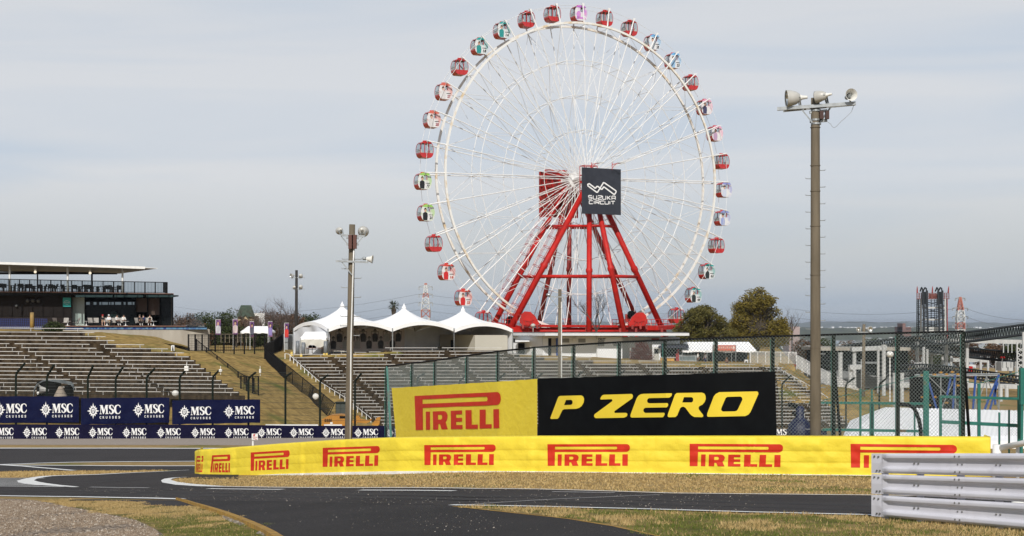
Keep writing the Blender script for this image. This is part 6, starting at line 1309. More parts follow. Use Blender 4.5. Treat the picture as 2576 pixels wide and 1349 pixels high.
# red maintenance cage by the hub
cg = Wp(-1.6, 4.6, -1.0); mb = MB()
for dx in (-.8, .3, 1.4):
    for dn in (-.7, .7): mb.tube([cg+T_*dx+N_*dn-Z_*2.8, cg+T_*dx+N_*dn+Z_*2.4], .06, 5)
for z in (-2.8, -1.3, .1, 1.0, 2.4):
    for dn in (-.7, .7): mb.tube([cg-T_*.8+N_*dn+Z_*z, cg+T_*1.4+N_*dn+Z_*z], .06, 5)
    for dx in (-.8, 1.4): mb.tube([cg+T_*dx-N_*.7+Z_*z, cg+T_*dx+N_*.7+Z_*z], .06, 5)
mb.box(cg.x-1.0, cg.x+1.2, cg.y-.6, cg.y+.6, cg.z-.2, cg.z-.05); mb.build('hub_cage', m_rsteel, sup)
mb = MB(); p = P(1341, 819, 207); mb.tube([p, p-Z_*1.5], .05, 6); mb.ball(p, .36, .36, .28, 10, 6); tag(mb.build('dome_antenna', m_lampg, smooth=True), 'small silver dome on a stick behind the toilet roof', 'antenna')
# ================================================================ RIGHT BACKGROUND: COASTER, GATES, MARQUEE
m_col = mat('column_white', (.52,.53,.53), (.42,.43,.43), 1.2, .7, stretch=(1,1,.3)); m_track = mat('track_steel', (.013,.017,.021), (.022,.026,.031), 2, .6, spec=.2)
rz = lambda x, y: (2075.5+x*.3264, 691.8+y*.3264)
def rp(x, y, Y): return P(*rz(x, y), Y)
cols = [(118,598,825,.55,205),(196,708,865,.48,190),(226,560,832,.5,215),(285,650,840,.3,215),(453,538,850,.5,205),(540,755,975,.48,175),(594,755,965,.42,185),(711,515,745,.5,230),(760,535,735,.42,235),(788,572,738,.36,235),(822,580,742,.36,240),(905,590,740,.36,240),(935,495,742,.52,230),(973,598,732,.34,245),(1043,590,735,.36,245),(1096,520,712,.44,225),(1200,625,740,.36,240),(1256,628,735,.34,245),(1320,640,745,.34,245),(1355,850,1035,.42,190),(1400,850,1040,.46,195),(1430,650,800,.4,235),(1476,668,800,.4,230),(410,560,845,.34,212)]
gzr = lambda Y: -5.96
for i, (x, y0, y1, w, Y) in enumerate(cols):
    a = rp(x, y0, Y); mb = MB(); b = V((a.x, Y, min(rp(x, y1, Y).z, -6.2))); mb.tube([a, b], w*.58, 10); mb.lathe([(w*.66,-.25),(w*.66,0)], 10, a)
    where = 'beyond the big pole' if x < 300 else 'left of the coaster tower' if x < 650 else 'below the coaster tower' if x < 1000 else 'right of the last fence post'
    r = tag(mb.build('support_column', m_col), 'white coaster support column %s' % where, 'column', 'coaster support columns '+where)
beams = [(200,575,470,560,215,'pale beam across columns beyond the big pole'),(185,712,300,708,190,'short pale beam joining two low columns'),(528,850,700,846,180,'pale low beam right of the grey concrete building'),(935,508,1534,516,228,'long pale walkway beam at the right picture edge'),(975,655,1240,660,242,'thin pale beam among the right columns'),(1090,850,1520,862,200,'low pale beam behind the blue scaffolding'),(700,600,1000,600,240,'pale beam under the coaster tower')]
for x0, y0, x1, y1, Y, lab in beams:
    mb = MB(); mb.bar(rp(x0, y0, Y), rp(x1, y1, Y), 1.2, .62); tag(mb.build('support_beam', m_col), lab, 'beam', 'coaster beams')
def coaster(label, pts, Ys, gauge=1.1, truss=1.0, ties=26, r_=.13):
    raw = [rp(x, y, Y) for (x, y), Y in zip(pts, Ys)]; p = []
    for i in range(len(raw)-1):
        a, b = raw[max(0, i-1)], raw[i+1]; p0, p1 = raw[i], raw[i+1]; c = raw[min(len(raw)-1, i+2)]
        for j in range(8):
            t = j/8; p.append(.5*((2*p0)+(p1-a)*t+(2*a-5*p0+4*p1-c)*t*t+(-a+3*p0-3*p1+c)*t**3))
    p.append(raw[-1]); r = thing('coaster_track', label, 'roller coaster track', p[len(p)//2]-V((0,0,1.5)))
    sd = V((0, 1, 0))
    for s in (-1, 1): mb = MB(); mb.tube([q+sd*s*gauge/2 for q in p], r_, 6); mb.build('rail', m_track, r)
    mb = MB(); mb.tube([q-V((0,0,truss)) for q in p], r_*1.5, 6); mb.build('spine', m_track, r)
    mb = MB(); n = len(p)-1
    for i in range(ties*2):
        t = i/(ties*2)*n; k = int(t); q = p[k].lerp(p[k+1], t-k); t2 = min(n-.001, (i+1)/(ties*2)*n); k2 = int(t2); q2 = p[k2].lerp(p[k2+1], t2-k2)
        mb.bar(q-sd*gauge*.7, q+sd*gauge*.7, .14, .12)
        if i % 2: mb.bar(q, q2-V((0,0,truss)), .12)
        else: mb.bar(q-V((0,0,truss)), q2, .12)
    mb.build('ties', m_track, r); return r, p
coaster('dark coaster track rising at the right picture edge past the last fence post', [(-20,578),(150,548),(330,520),(560,490),(820,466),(1085,442),(1300,415),(1560,380)], [232,232,230,228,226,224,222,220], 1.6, 1.5, 96, .16)
coaster('dark lower coaster track below the tower descending to the right', [(560,470),(720,505),(900,535),(1090,560),(1300,582),(1560,606)], [238,238,236,234,232,230], 1.6, 1.5, 80, .16)
coaster('thin dark coaster track running low through the columns', [(-20,622),(120,650),(300,690),(460,708),(720,690),(900,700),(1085,722),(1300,752),(1560,792)], [222,222,220,218,216,215,214,212,210], 1.3, .9, 90, .12)
coaster('second thin coaster track just below the first thin one', [(-20,655),(150,690),(330,720),(560,742),(800,722),(1000,735),(1200,765),(1560,820)], [216,216,215,214,212,210,208,206], 1.3, .8, 80, .12)
coaster('short dark coaster track behind the big pole', [(-60,660),(60,590),(200,545),(330,535),(480,560)], [236,235,234,234,234], 1.3, 1.0, 50, .13)
# lift tower
YT = 420.0; tq = lambda x, y, Y=YT: P((3600+x/4.496)/1.59, (1100+y/4.496)/1.59, Y)
tow = thing('coaster_tower', 'steel coaster lift tower with red top and two dark lift tracks', 'tower', V((tq(580, 1100).x, YT, -30)))
for x, m, w in ((304, m_dkgreen, .22), (376, m_col, .42), (812, m_col, .42), (848, m_rdark, .2)):
    mb = MB(); a = tq(x, 430); mb.bar(a, (tq(x-(14 if x < 500 else -14), 430).x, YT, -30), w, w, V((0,1,0))); mb.build('leg', m, tow)
for x in (330, 835):
    mb = MB(); a = tq(x, 430, YT+9); mb.bar(a, (a.x, YT+9, -30), .3, .3, V((0,1,0))); mb.build('leg', m_track, tow)
for x in (448, 725):
    mb = MB(); pts = [tq(x-6, 300, YT-2), tq(x-4, 360, YT-2.5), tq(x+6, 520, YT-4), tq(x+14, 760, YT-6), tq(x+20, 1100, YT-9)]
    for s in (-1, 1):
        mb.tube([p+V((s*.56, 0, 0)) for p in pts], .27, 6); p = pts[0]; mb.tube([p+V((s*.56, -.1, -.2)), p+V((s*.56, .3, .9)), p+V((s*.5, 1.4, 1.2)), p+V((s*.45, 3, .2))], .22, 6)
    for i in range(46): t = i/46*4; k = int(t); p = pts[k].lerp(pts[k+1], t-k); mb.bar(p-V((.80,0,0)), p+V((.80,.2,-.25)), .36, .2)
    for s in (-1, 1): mb.bar(pts[0]+V((s*.75,-.3,.3)), pts[1]+V((s*.75,-.3,-3)), .3, .3)
    mb.build('lift_track', m_track, tow)
def lbar(p, q, w, up=V((0,0,1))): mb = MB(); mb.bar(p, q, w, w, up); mb.build('lattice_bar', m_track, tow)
for y in range(450, 1010, 34): lbar(tq(300, y), tq(365, y), .16); lbar(tq(505, y+6, YT+9), tq(690, y+6, YT+9), .15)
for x in (560, 625, 660): lbar(tq(x, 440, YT+9), tq(x, 1040, YT+9), .2, V((0,1,0)))
for y in range(450, 980, 130): lbar(tq(330, y, YT+9), tq(835, y+130, YT+9), .14); lbar(tq(835, y, YT+9), tq(330, y+130, YT+9), .14)
for y in range(450, 1020, 90): lbar(tq(765, y), tq(840, y+40), .14)
for y in (590, 805, 955, 1000):
    mb = MB(); mb.bar(tq(400, y), tq(815, y), .4, .48); mb.build('cross_beam', m_col, tow)
mb = MB()
for y in (328, 360, 385, 415, 432): mb.bar(tq(302, y), tq(882, y), .3, .17)
for x in (302, 345, 385, 520, 580, 640, 800, 840, 880): mb.bar(tq(x, 325), tq(x, 436), .17, .17, V((0,1,0)))
a, b = tq(520, 425, YT+3), tq(690, 338, YT+3); mb.box(a.x, b.x, YT+3, YT+3.2, a.z, b.z); mb.build('top_platform', mat('faded_red_steel', (.20,.055,.045), (.14,.045,.04), .5, .6), tow)
for x, dx in ((309, 0), (580, 4), (865, 12)):
    mb = MB(); a, b = tq(x, 330), tq(x+dx, 205); mb.tube([a, a.lerp(b, .6), b], [.22, .19, .08], 6); mb.build('mast', m_rdark, tow)
def pylon(label, uc, vt, vb, Y, w0, bands, arms, Tm, base):
    r = thing('power_pylon', label, 'pylon', V((P(uc, vb, Y).x, Y, base))); pt = P(uc, vt, Y); zb = P(uc, vb, Y).z
    wd = lambda z: max(.25, w0*Y/F*(.22+.78*min(1, (pt.z-z)/max(.01, (pt.z-zb)*.45))))
    levels = []; z = pt.z
    while z > base+1: levels.append(z); z -= wd(z)*.95
    levels.append(base)
    for nm, par in (('red_section', 0), ('white_section', 1)):
        mb = MB()
        for k in range(len(levels)-1):
            z0, z1 = levels[k], levels[k+1]; v = EYE-(z0-H)*F/Y; band = sum(1 for q in bands if v > q) % 2
            if band != par: continue
            a = wd(z0)/2; b = wd(z1)/2
            c0 = [V((pt.x+sx*a, Y+sy*a, z0)) for sx, sy in ((-1,-1),(1,-1),(1,1),(-1,1))]; c1 = [V((pt.x+sx*b, Y+sy*b, z1)) for sx, sy in ((-1,-1),(1,-1),(1,1),(-1,1))]
            for i in range(4): mb.bar(c0[i], c1[i], Tm, Tm, V((0,1,0))); mb.bar(c0[i], c1[(i+1) % 4], Tm*.7); mb.bar(c0[(i+1) % 4], c1[i], Tm*.7); mb.bar(c0[i], c0[(i+1) % 4], Tm*.7)
        if mb.v: mb.build(nm, mat(nm+label[:4], (.40,.13,.09) if par == 0 else (.55,.56,.56), rough=.6), r)
    for v, hw in arms:
        mb = MB(); z = P(uc, v, Y).z; h = hw*Y/F
        for s in (-1, 1): mb.bar((pt.x, Y, z+.9), (pt.x+s*h, Y, z), Tm); mb.bar((pt.x, Y, z-.4), (pt.x+s*h, Y, z), Tm); mb.bar((pt.x+s*h, Y, z), (pt.x+s*h, Y, z-1.6), Tm*1.4)
        mb.build('crossarm', m_galv, r)
    return r
pylon('red and white lattice power pylon right of the coaster tower', 2415.5, 748, 850, 900, 18, (776, 800, 818), ((751, 12), (776, 19), (797, 19), (818, 19)), .42, -50)
pylon('red and white lattice power pylon behind the middle tent', 1071, 713, 850, 700, 21, (716, 732, 749, 765, 782), ((722, 17), (741, 17), (762, 17), (780, 12)), .30, -40)
mb = MB(); 
m_cablefar = mat('power_cable', (.16,.18,.20), rough=.6)
def wires(label, pts, Ys, r_):
    raw = [P(u, v, Y) for (u, v), Y in zip(pts, Ys)]; out_ = []
    for a, b in zip(raw, raw[1:]):
        for i in range(12): t = i/12; out_.append(a.lerp(b, t)-V((0,0,(b-a).length*.018*4*t*(1-t))))
    out_.append(raw[-1]); mb = MB(); mb.tube(out_, r_, 4); tag(mb.build('power_line', m_cablefar), label, 'power line', 'far power lines')
for k, dv in enumerate((0, 21, 42)):
    wires('thin power line in the sky right of the pylon, %s' % ('uppermost', 'middle', 'lowest')[k], [(2434, 778+dv), (2700, 800+dv)], [900, 700], .09); wires('thin power line left of the coaster tower, %s' % ('uppermost', 'middle', 'lowest')[k], [(1990, 777+dv), (2397, 778+dv)], [1100, 900], .10)
for k, dv in enumerate((0, 20, 40)):
    wires('thin power line between left pylon and lamp poles, %s' % ('uppermost', 'middle', 'lowest')[k], [(440, 772+dv), (1054, 740+dv), (1700, 768+dv)], [1000, 700, 800], .06)
mb = MB(); a = P(2270, 850, 1500); Q2 = lambda u, v, Y=1500: P(u, v, Y); mb.box(Q2(2270,850).x, Q2(2292,850).x, 1500, 1530, -50, Q2(0,823).z); mb.box(Q2(2270,850).x, Q2(2277.5,850).x, 1499, 1520, -50, Q2(0,813.5).z); r = thing('tower_block', 'reddish brown tower block on the horizon left of the coaster tower', 'building', V((Q2(2281,850).x, 1510, -50))); mb.build('walls', mat('far_brick', (.20,.12,.11), (.14,.08,.075), .05, .9), r)
mb = MB(); [mb.box(Q2(2279+i*3,0).x, Q2(2280.5+i*3,0).x, 1499.9, 1500.2, Q2(0,830-3*j).z, Q2(0,828.7-3*j).z) for i in range(4) for j in range(2)]; mb.build('window', m_dark, r)
mb = MB(); mb.box(P(1985,0,1300).x, P(2000,0,1300).x, 1300, 1330, -50, P(0,826,1300).z); mb.box(P(1995,0,1290).x, P(2012,0,1290).x, 1290, 1330, -50, P(0,822,1290).z); r = thing('apartment_block', 'pale pink apartment block beside the golden tree', 'building', V((P(1998,0,1300).x, 1310, -50))); mb.build('walls', mat('far_pink', (.40,.30,.28), (.30,.24,.23), .08, .9), r)
# town, wood and hills on the far plain
rn = random.Random(21); cmat = [mat('far_house_%s' % n, c, rough=.9) for n, c in (('white', (.62,.62,.62)), ('grey', (.30,.32,.34)), ('brown', (.22,.17,.14)), ('blue', (.25,.30,.36)))]
mb = MB()
for i in range(1500):
    Y = rn.uniform(900, 3800); u = rn.uniform(1600, 2620) if i % 4 else rn.uniform(300, 1700); x = (u-CU)*Y/F; w = rn.uniform(6, 16); h = rn.uniform(4, 9)*(2.4 if rn.random() < .05 else 1); mb.mi = rn.choice((0, 0, 1, 1, 2, 3)); mb.box(x-w/2, x+w/2, Y, Y+w, -51, -50+h)
o = mb.build('far_town', cmat); o['kind'] = 'stuff'; tag(o, 'pale roofs of the far town on the plain near the horizon', 'town')
mb = MB(); rn = random.Random(5); 
for i in range(5200):
    Y = rn.uniform(750, 3600); u = rn.uniform(250, 2640); x = (u-CU)*Y/F; s = rn.uniform(3, 7.5)
    if nz2(x*.01, Y*.006, 1.0) < .45: continue
    mb.add([V((x, Y, -51))+V((s*a, s*b, s*c*1.1)) for a, b, c in ((-1,0,0),(1,0,0),(0,-1,0),(0,1,0),(.2,.1,1.3),(-.7,-.3,.8),(.7,.2,.7),(0,-.7,.9))], [(0,2,5),(5,2,7),(7,2,6),(6,2,1),(5,7,4),(7,6,4),(1,3,6),(0,5,3)])
o = mb.build('far_wood', m_leafd); o['kind'] = 'stuff'; tag(o, 'dark scattered woodland on the far plain', 'woodland')
def ridge(name, Y, tab, zb, m, amp, seed):
    rr = []; 
    for i in range(161):
        u = -300+i*20; v = interp(tab, u)-amp*(.5*sin(u*.021+seed)+.3*sin(u*.057+2*seed)+.2*sin(u*.13+seed*3)); a = P(u, v, Y); rr.append([V((a.x, Y, zb)), V((a.x, Y+Y*.01, lerp(zb, a.z, .6))), a+V((0, Y*.03, 0)), V((a.x, Y*1.12, zb))])
    mb = MB(); mb.sheet(rr); return structure(mb.build(name, m, smooth=True))
ridge('hills', 13000, [(-300,812),(1900,812),(2100,812),(2230,808),(2400,812),(2700,809)], -60, mat('far_hill', (.035,.05,.04), (.06,.075,.06), .002, .95), 4, 1.3)
ridge('hills', 4600, [(-300,826),(1600,826),(1900,828),(2150,826),(2250,823),(2400,825),(2700,826)], -52, mat('mid_hill', (.03,.04,.022), (.06,.07,.04), .02, .95), 4, 2.1)
mb = MB(); rn = random.Random(8)
for i in range(60): Y = 11000; u = 2010+i*9.5; x = (u-CU)*Y/F; mb.box(x-10*rn.uniform(.5,1.6), x+10, Y, Y+30, -55, -50+rn.uniform(10, 26))
o = mb.build('far_harbour', mat('far_white', (.78,.78,.78), rough=.8)); o['kind'] = 'stuff'; tag(o, 'pale strip of far harbour buildings on the coast', 'harbour')
# concrete station building under the coaster
r = thing('station_building', 'low grey concrete coaster building with dark open storey', 'building', rp(260, 850, 222)); 
def rbox(x0, x1, y0, y1, Y, d, m, name, par):
    a = rp(x0, y1, Y); b = rp(x1, y0, Y); mb = MB(); mb.box(a.x, b.x, Y, Y+d, a.z, b.z); return mb.build(name, m, par)
rbox(-60, 700, 740, 870, 222, 10, mat('station_grey', (.22,.23,.24), (.16,.17,.18), .5, .9), 'wall', r); rbox(-60, 640, 582, 740, 224, 8, m_dark, 'open_storey', r); rbox(-60, 660, 560, 584, 221.5, 12, m_conc, 'roof', r); rbox(40, 420, 672, 684, 221.9, 2, m_galv, 'rail', r)
rbox(1105, 1138, 705, 800, 228, 2, m_rsteel, 'wall', thing('red_booth', 'small red booth below the coaster track at the right', 'booth', rp(1120, 800, 229)))
r = thing('red_hoist', 'red winch head on a post at the right', 'machine', rp(1358, 690, 226)); mb = MB(); a = rp(1358, 636, 226); mb.ball(a, .22, .2, .16, 8, 5); mb.ball(a+V((.42,0,0)), .22, .2, .16, 8, 5); mb.build('winch', m_rsteel, r); mb = MB(); mb.bar(a+V((.2,0,-.1)), rp(1360, 700, 226), .12, .12, V((0,1,0))); mb.build('post', m_col, r)
r = thing('scaffold_stair', 'white scaffold stair tower at the right picture edge', 'scaffold', rp(1480, 830, 215)); mb = MB()
for x in (1375, 1410, 1440, 1475, 1505): mb.bar(rp(x, 525, 215), rp(x, 600, 215), .12, .12, V((0,1,0)))
mb.bar(rp(1370, 527, 215), rp(1530, 530, 215), .15); mb.bar(rp(1480, 520, 213), rp(1480, 800, 213), .18, .18, V((0,1,0))); mb.bar(rp(1528, 440, 213), rp(1528, 800, 213), .3, .3, V((0,1,0)))
for i in range(6): mb.bar(rp(1480, 560+40*i, 213), rp(1528, 590+40*i, 213), .15); mb.bar(rp(1480, 600+40*i, 213), rp(1528, 560+40*i, 213), .10)
mb.build('frame', m_col, r)
rbox(1360, 1460, 672, 740, 218, 2.5, m_col, 'panel', r)
p = rp(500, 612, 190); r = thing('globe_lamp', 'white globe lamp on slim post among the coaster columns', 'lamp', V((p.x, 190, -6))); mb = MB(); mb.ball(p, .5, .5, .42, 12, 8); mb.build('globe', m_hornw, r, smooth=True); mb = MB(); mb.tube([p, V((p.x, 190, -6))], .09, 6); mb.build('post', m_white, r)
# stage truss with blue legs in front of the dark screen
r = thing('stage_truss', 'metal truss stage with blue braces and dark screen behind the green fence', 'stage', rp(950, 1040, 100)); rbox(680, 1068, 752, 1060, 104, 1.0, m_dark, 'screen', r)
mb = MB()
for y in (770, 782): mb.tube([rp(690, y, 101), rp(1345, y-6, 101)], .05, 5)
for i in range(14): mb.bar(rp(690+47*i, 770, 101), rp(715+47*i, 782, 101), .04)
for x in (892, 1005, 1062, 1160, 1245, 1340): mb.tube([rp(x, 770, 100.6), rp(x, 1040, 100.6)], .05, 5)
for x0, x1 in ((800, 1062), (1005, 892), (1062, 1160), (1245, 1160), (1245, 1340)): mb.tube([rp(x0, 785, 100.5), rp(x1, 1040, 100.5)], .04, 5)
mb.build('truss', m_galv, r); m_bl = mat('blue_steel', (.02,.07,.28), rough=.5); 
for x0, y0, x1, y1 in ((800,830,860,1035),(1000,770,985,1030),(968,790,940,930),(1160,780,1140,1035),(1340,770,1228,1040),(1330,830,1270,1040),(1312,850,1310,1000)):
    mb = MB(); mb.bar(rp(x0, y0, 100.2), rp(x1, y1, 100.2), .12, .1, V((0,1,0))); mb.build('blue_brace', m_bl, r)
for x, y in ((748,772),(842,768),(890,752),(935,766),(980,748),(1022,766),(1022,806),(1025,852),(752,942),(844,940),(935,985),(802,1004)):
    p = rp(x, y, 100.4); mb = MB(); mb.box(p.x-.11, p.x+.11, 100.3, 100.5, p.z-.06, p.z+.06); mb.build('clamp', mat('amber%d%d' % (x, y), (.38,.19,.02), rough=.5), r)
# white marquee roof
r = thing('marquee', 'large white marquee roof behind the green gate', 'tent', rp(900, 1260, 80)); mb = MB(); Ym = 76
g0 = [rp(x, y, Ym+12) for x, y in ((455,1022),(1000,1036),(1700,1052))]; g1 = [rp(x, y, Ym) for x, y in ((130,1262),(900,1275),(1700,1290))]; n = 80
rows = []
for i in range(n+1):
    t = i/n*2; k = min(1, int(t)); s = t-k; a = g0[k].lerp(g0[k+1], s); b = g1[k].lerp(g1[k+1], s); rows.append([b-V((0,0,3)), b]+[b.lerp(a, j/4)+V((0,0,(.035 if i % 2 else 0))) for j in range(1, 5)]+[a+V((0,.5,-.1))])
mb.sheet(rows); mb.build('roof', m_tent, r)
mb = MB(); mb.add([g0[0], g1[0], V((g1[0].x*1.19+.4, g1[0].y+14, g1[0].z))], [(0,1,2)]); mb.build('hip_end', m_tent, r)
# teal gates
def gate(name, label, verts, hors, Y, m=m_teal):
    r = thing(name, label, 'gate', rp((verts[0][0]+verts[-1][0])/2, 1245, Y))
    for x, y0, y1, w in verts: mb = MB(); mb.bar(rp(x, y0, Y), V((rp(x, y1, Y).x, Y, gz(rp(x, y1, Y).x, Y)-.1)), w*.3264*Y/F, .09, V((0,1,0))); mb.build('post', m, r)
    for x0, x1, y0, y1, w in hors: mb = MB(); mb.bar(rp(x0, y0, Y-.03), rp(x1, y1, Y-.03), .08, w*.3264*Y/F); mb.build('rail', m, r)
    return r
r1 = gate('steel_gate', 'teal steel gate with thick post behind the chain link fence', [(-60,990,1245,14),(272,880,1245,14),(360,876,985,11),(360,985,1245,32),(690,1000,1245,10),(778,740,1245,42)], [(-120,765,984,992,18),(-120,765,1190,1205,20)], 62)
r2 = gate('steel_gate', 'teal steel double gate with light frame at the right picture edge', [(890,930,1245,18),(1040,960,1245,16),(1186,840,1245,22),(1343,1060,1245,11),(1418,1040,1245,10),(1496,850,1245,24)], [(890,1500,938,955,20),(890,1490,1132,1162,26)], 58)
for (r, xs0, xs1, y0, y1, Y) in ((r1, -100, 760, 990, 1240, 62), (r2, 890, 1496, 945, 1240, 58)):
    mb = MB(); a, b = rp(xs0, y0, Y), rp(xs1, y1, Y); n = int((b.x-a.x)/.11); hz = a.z-b.z
    for i in range(-int(hz/.11), n):
        for s in (1, -1):
            x0 = a.x+i*.11 if s > 0 else b.x-i*.11; t0 = max(0, (a.x-x0)/s if s > 0 else (x0-b.x)); t1 = min(hz, (b.x-x0) if s > 0 else (x0-a.x))
            if t1-t0 > .05: mb.tube([V((x0+s*t0, Y, a.z-t0)), V((x0+s*t1, Y, a.z-t1))], .004, 3, cap=False)
    mb.build('wire_mesh', m_wire, r)
mb = MB(); mb.box(*(lambda a, b: (a.x, b.x+1, 56.0, 56.2, a.z, b.z))(rp(1508, 1000, 56), rp(1600, 718, 56))); mb.bar(rp(1518, 1000, 56.1), V((rp(1518, 1245, 56).x, 56.1, gz(20, 56))), .1, .1, V((0,1,0))); tag(mb.build('gate_post', m_teal), 'teal steel panel cut by the right picture edge', 'post')
mb = MB(); pts = [rp(x, y, 61) for x, y in ((-20,968),(150,930),(360,878),(740,770),(1000,800),(1180,840),(1450,760),(1534,735))]; mb.tube(pts, .014, 4); tag(mb.build('guy_wire', m_teal), 'teal wire slung across the green gates', 'wire')
# blue wrapped thing and dark hose behind the chain link fence
r = thing('covered_machine', 'blue wrapped machine with dark hose behind the fence by the tall pole', 'machine', P(2012, 1098, 52)); zc = lambda x, y, Y=52: P((3000+x/3.68)/1.59, (1430+y/3.68)/1.59, Y); mb = MB(); mb.lathe([(.46,-.6),(.48,.0),(.42,.25),(.26,.42),(.16,.5),(.16,.85),(.08,.93)], 12, zc(735, 1090)); mb.build('cover', mat('blue_cover', (.003,.005,.028), (.005,.009,.05), 5, .5, bump=.5), r, smooth=True)
mb = MB(); mb.tube([zc(*q) for q in ((560,695),(640,700),(700,740),(740,800),(762,870),(775,960))], .085, 8); mb.tube([zc(*q) for q in ((690,870),(660,830),(622,805))], .06, 8); mb.build('hose', m_blk, r, smooth=True)
mb = MB(); mb.tube([zc(*q, 53) for q in ((2200,690),(2330,700),(2410,740),(2450,820),(2490,930),(2510,1040),(2515,1200))], .075, 8); tag(mb.build('bent_pipe', m_blk, smooth=True), 'black bent pipe in front of the white marquee', 'pipe')

# ---------------------------------------------------------------- distance haze
mh = bpy.data.materials.new('haze_air'); mh.use_nodes = True; t = mh.node_tree; t.nodes.clear(); o_ = t.nodes.new('ShaderNodeOutputMaterial'); pv = t.nodes.new('ShaderNodeVolumePrincipled')
pv.inputs['Color'].default_value = (.80, .88, 1.0, 1); pv.inputs['Density'].default_value = 0.00006; pv.inputs['Anisotropy'].default_value = .2; t.links.new(pv.outputs[0], o_.inputs['Volume'])
mb = MB(); mb.box(-42000, 42000, -700, 32000, -63, 44); hz = mb.build('haze', mh, origin=(0, 0, 0)); hz['kind'] = 'stuff'; tag(hz, 'pale blue air between the camera and the far hills', 'haze')

rnd = random.Random(71)
for i, (u0, u1, vt, Y, ml, lab) in enumerate([(1988,2060,846,262,m_leafb,'brown tree just beyond the tall pole at the coaster'),(2040,2110,850,275,m_leafd,'dark tree behind the first coaster columns'),(2100,2170,852,285,m_leafb,'brown tree behind the grey station building'),(2160,2230,850,290,m_leafd,'dark tree behind the right of the station building'),(2220,2290,848,300,m_leafd,'dark tree left of the coaster tower foot'),(2280,2350,850,300,m_leafb,'brown tree at the coaster tower foot'),(2340,2410,852,296,m_leafd,'dark tree right of the coaster tower foot'),(2400,2470,856,290,m_leafb,'brown tree right of the last fence post'),(2460,2530,860,290,m_leafb,'brown tree under the rising coaster track'),(2520,2600,858,286,m_leafd,'dark tree at the right picture edge')]):
    b = blobset(u0-8, u1+8, vt, 925, Y, 14, rnd, .30); tree('coaster_tree', lab, 'tree', P((u0+u1)/2, 890, Y)-V((0,0,1.5)), 1.2, b, 3200, .22, ml, 80+i, 'trees behind the coaster', .2)
# ================================================================ PEOPLE, CHAIRS AND TABLES
SIT = dict(pelvis=(0,.0,.50), chest=(0,.02,.86), neck=(0,-.02,1.03), head=(0,-.05,1.16), crown=(0,-.03,1.27), sl=(-.17,.0,.96), el=(-.23,-.10,.70), wl=(-.12,-.32,.64), hl=(-.06,-.40,.66), sr=(.17,.0,.96), er=(.23,-.10,.70), wr=(.12,-.32,.64), hr=(.06,-.40,.66), pl=(-.09,-.02,.48), kl=(-.14,-.44,.50), al=(-.14,-.42,.10), tl=(-.14,-.58,.05), pr=(.09,-.02,.48), kr=(.14,-.44,.50), ar=(.14,-.42,.10), tr=(.14,-.58,.05))
STA = dict(pelvis=(0,0,.93), chest=(0,0,1.27), neck=(0,-.01,1.46), head=(0,-.03,1.58), crown=(0,-.01,1.69), sl=(-.18,0,1.39), el=(-.25,.03,1.12), wl=(-.23,-.06,.90), hl=(-.22,-.09,.81), sr=(.18,0,1.39), er=(.25,.03,1.12), wr=(.20,-.18,.95), hr=(.15,-.26,.92), pl=(-.09,0,.90), kl=(-.10,-.03,.50), al=(-.10,.03,.09), tl=(-.11,-.12,.05), pr=(.09,0,.90), kr=(.11,.02,.50), ar=(.11,.08,.09), tr=(.12,-.07,.05))
RAD = dict(pelvis=.135, chest=.145, neck=.055, head=.095, crown=.07, sl=.065, sr=.065, el=.048, er=.048, wl=.036, wr=.036, hl=.035, hr=.035, pl=.09, pr=.09, kl=.062, kr=.062, al=.045, ar=.045, tl=.042, tr=.042)
BON = [('pelvis','chest'),('chest','neck'),('neck','head'),('head','crown'),('chest','sl'),('sl','el'),('el','wl'),('wl','hl'),('chest','sr'),('sr','er'),('er','wr'),('wr','hr'),('pelvis','pl'),('pl','kl'),('kl','al'),('al','tl'),('pelvis','pr'),('pr','kr'),('kr','ar'),('ar','tr')]
PART = dict(pelvis=1, chest=0, neck=2, head=2, crown=2, sl=0, sr=0, el=0, er=0, wl=2, wr=2, hl=2, hr=2, pl=1, pr=1, kl=1, kr=1, al=3, ar=3, tl=3, tr=3)
_pm = {}
def colmat(c, n='cloth'):
    if c not in _pm: _pm[c] = mat(n, c, rough=.8)
    return _pm[c]
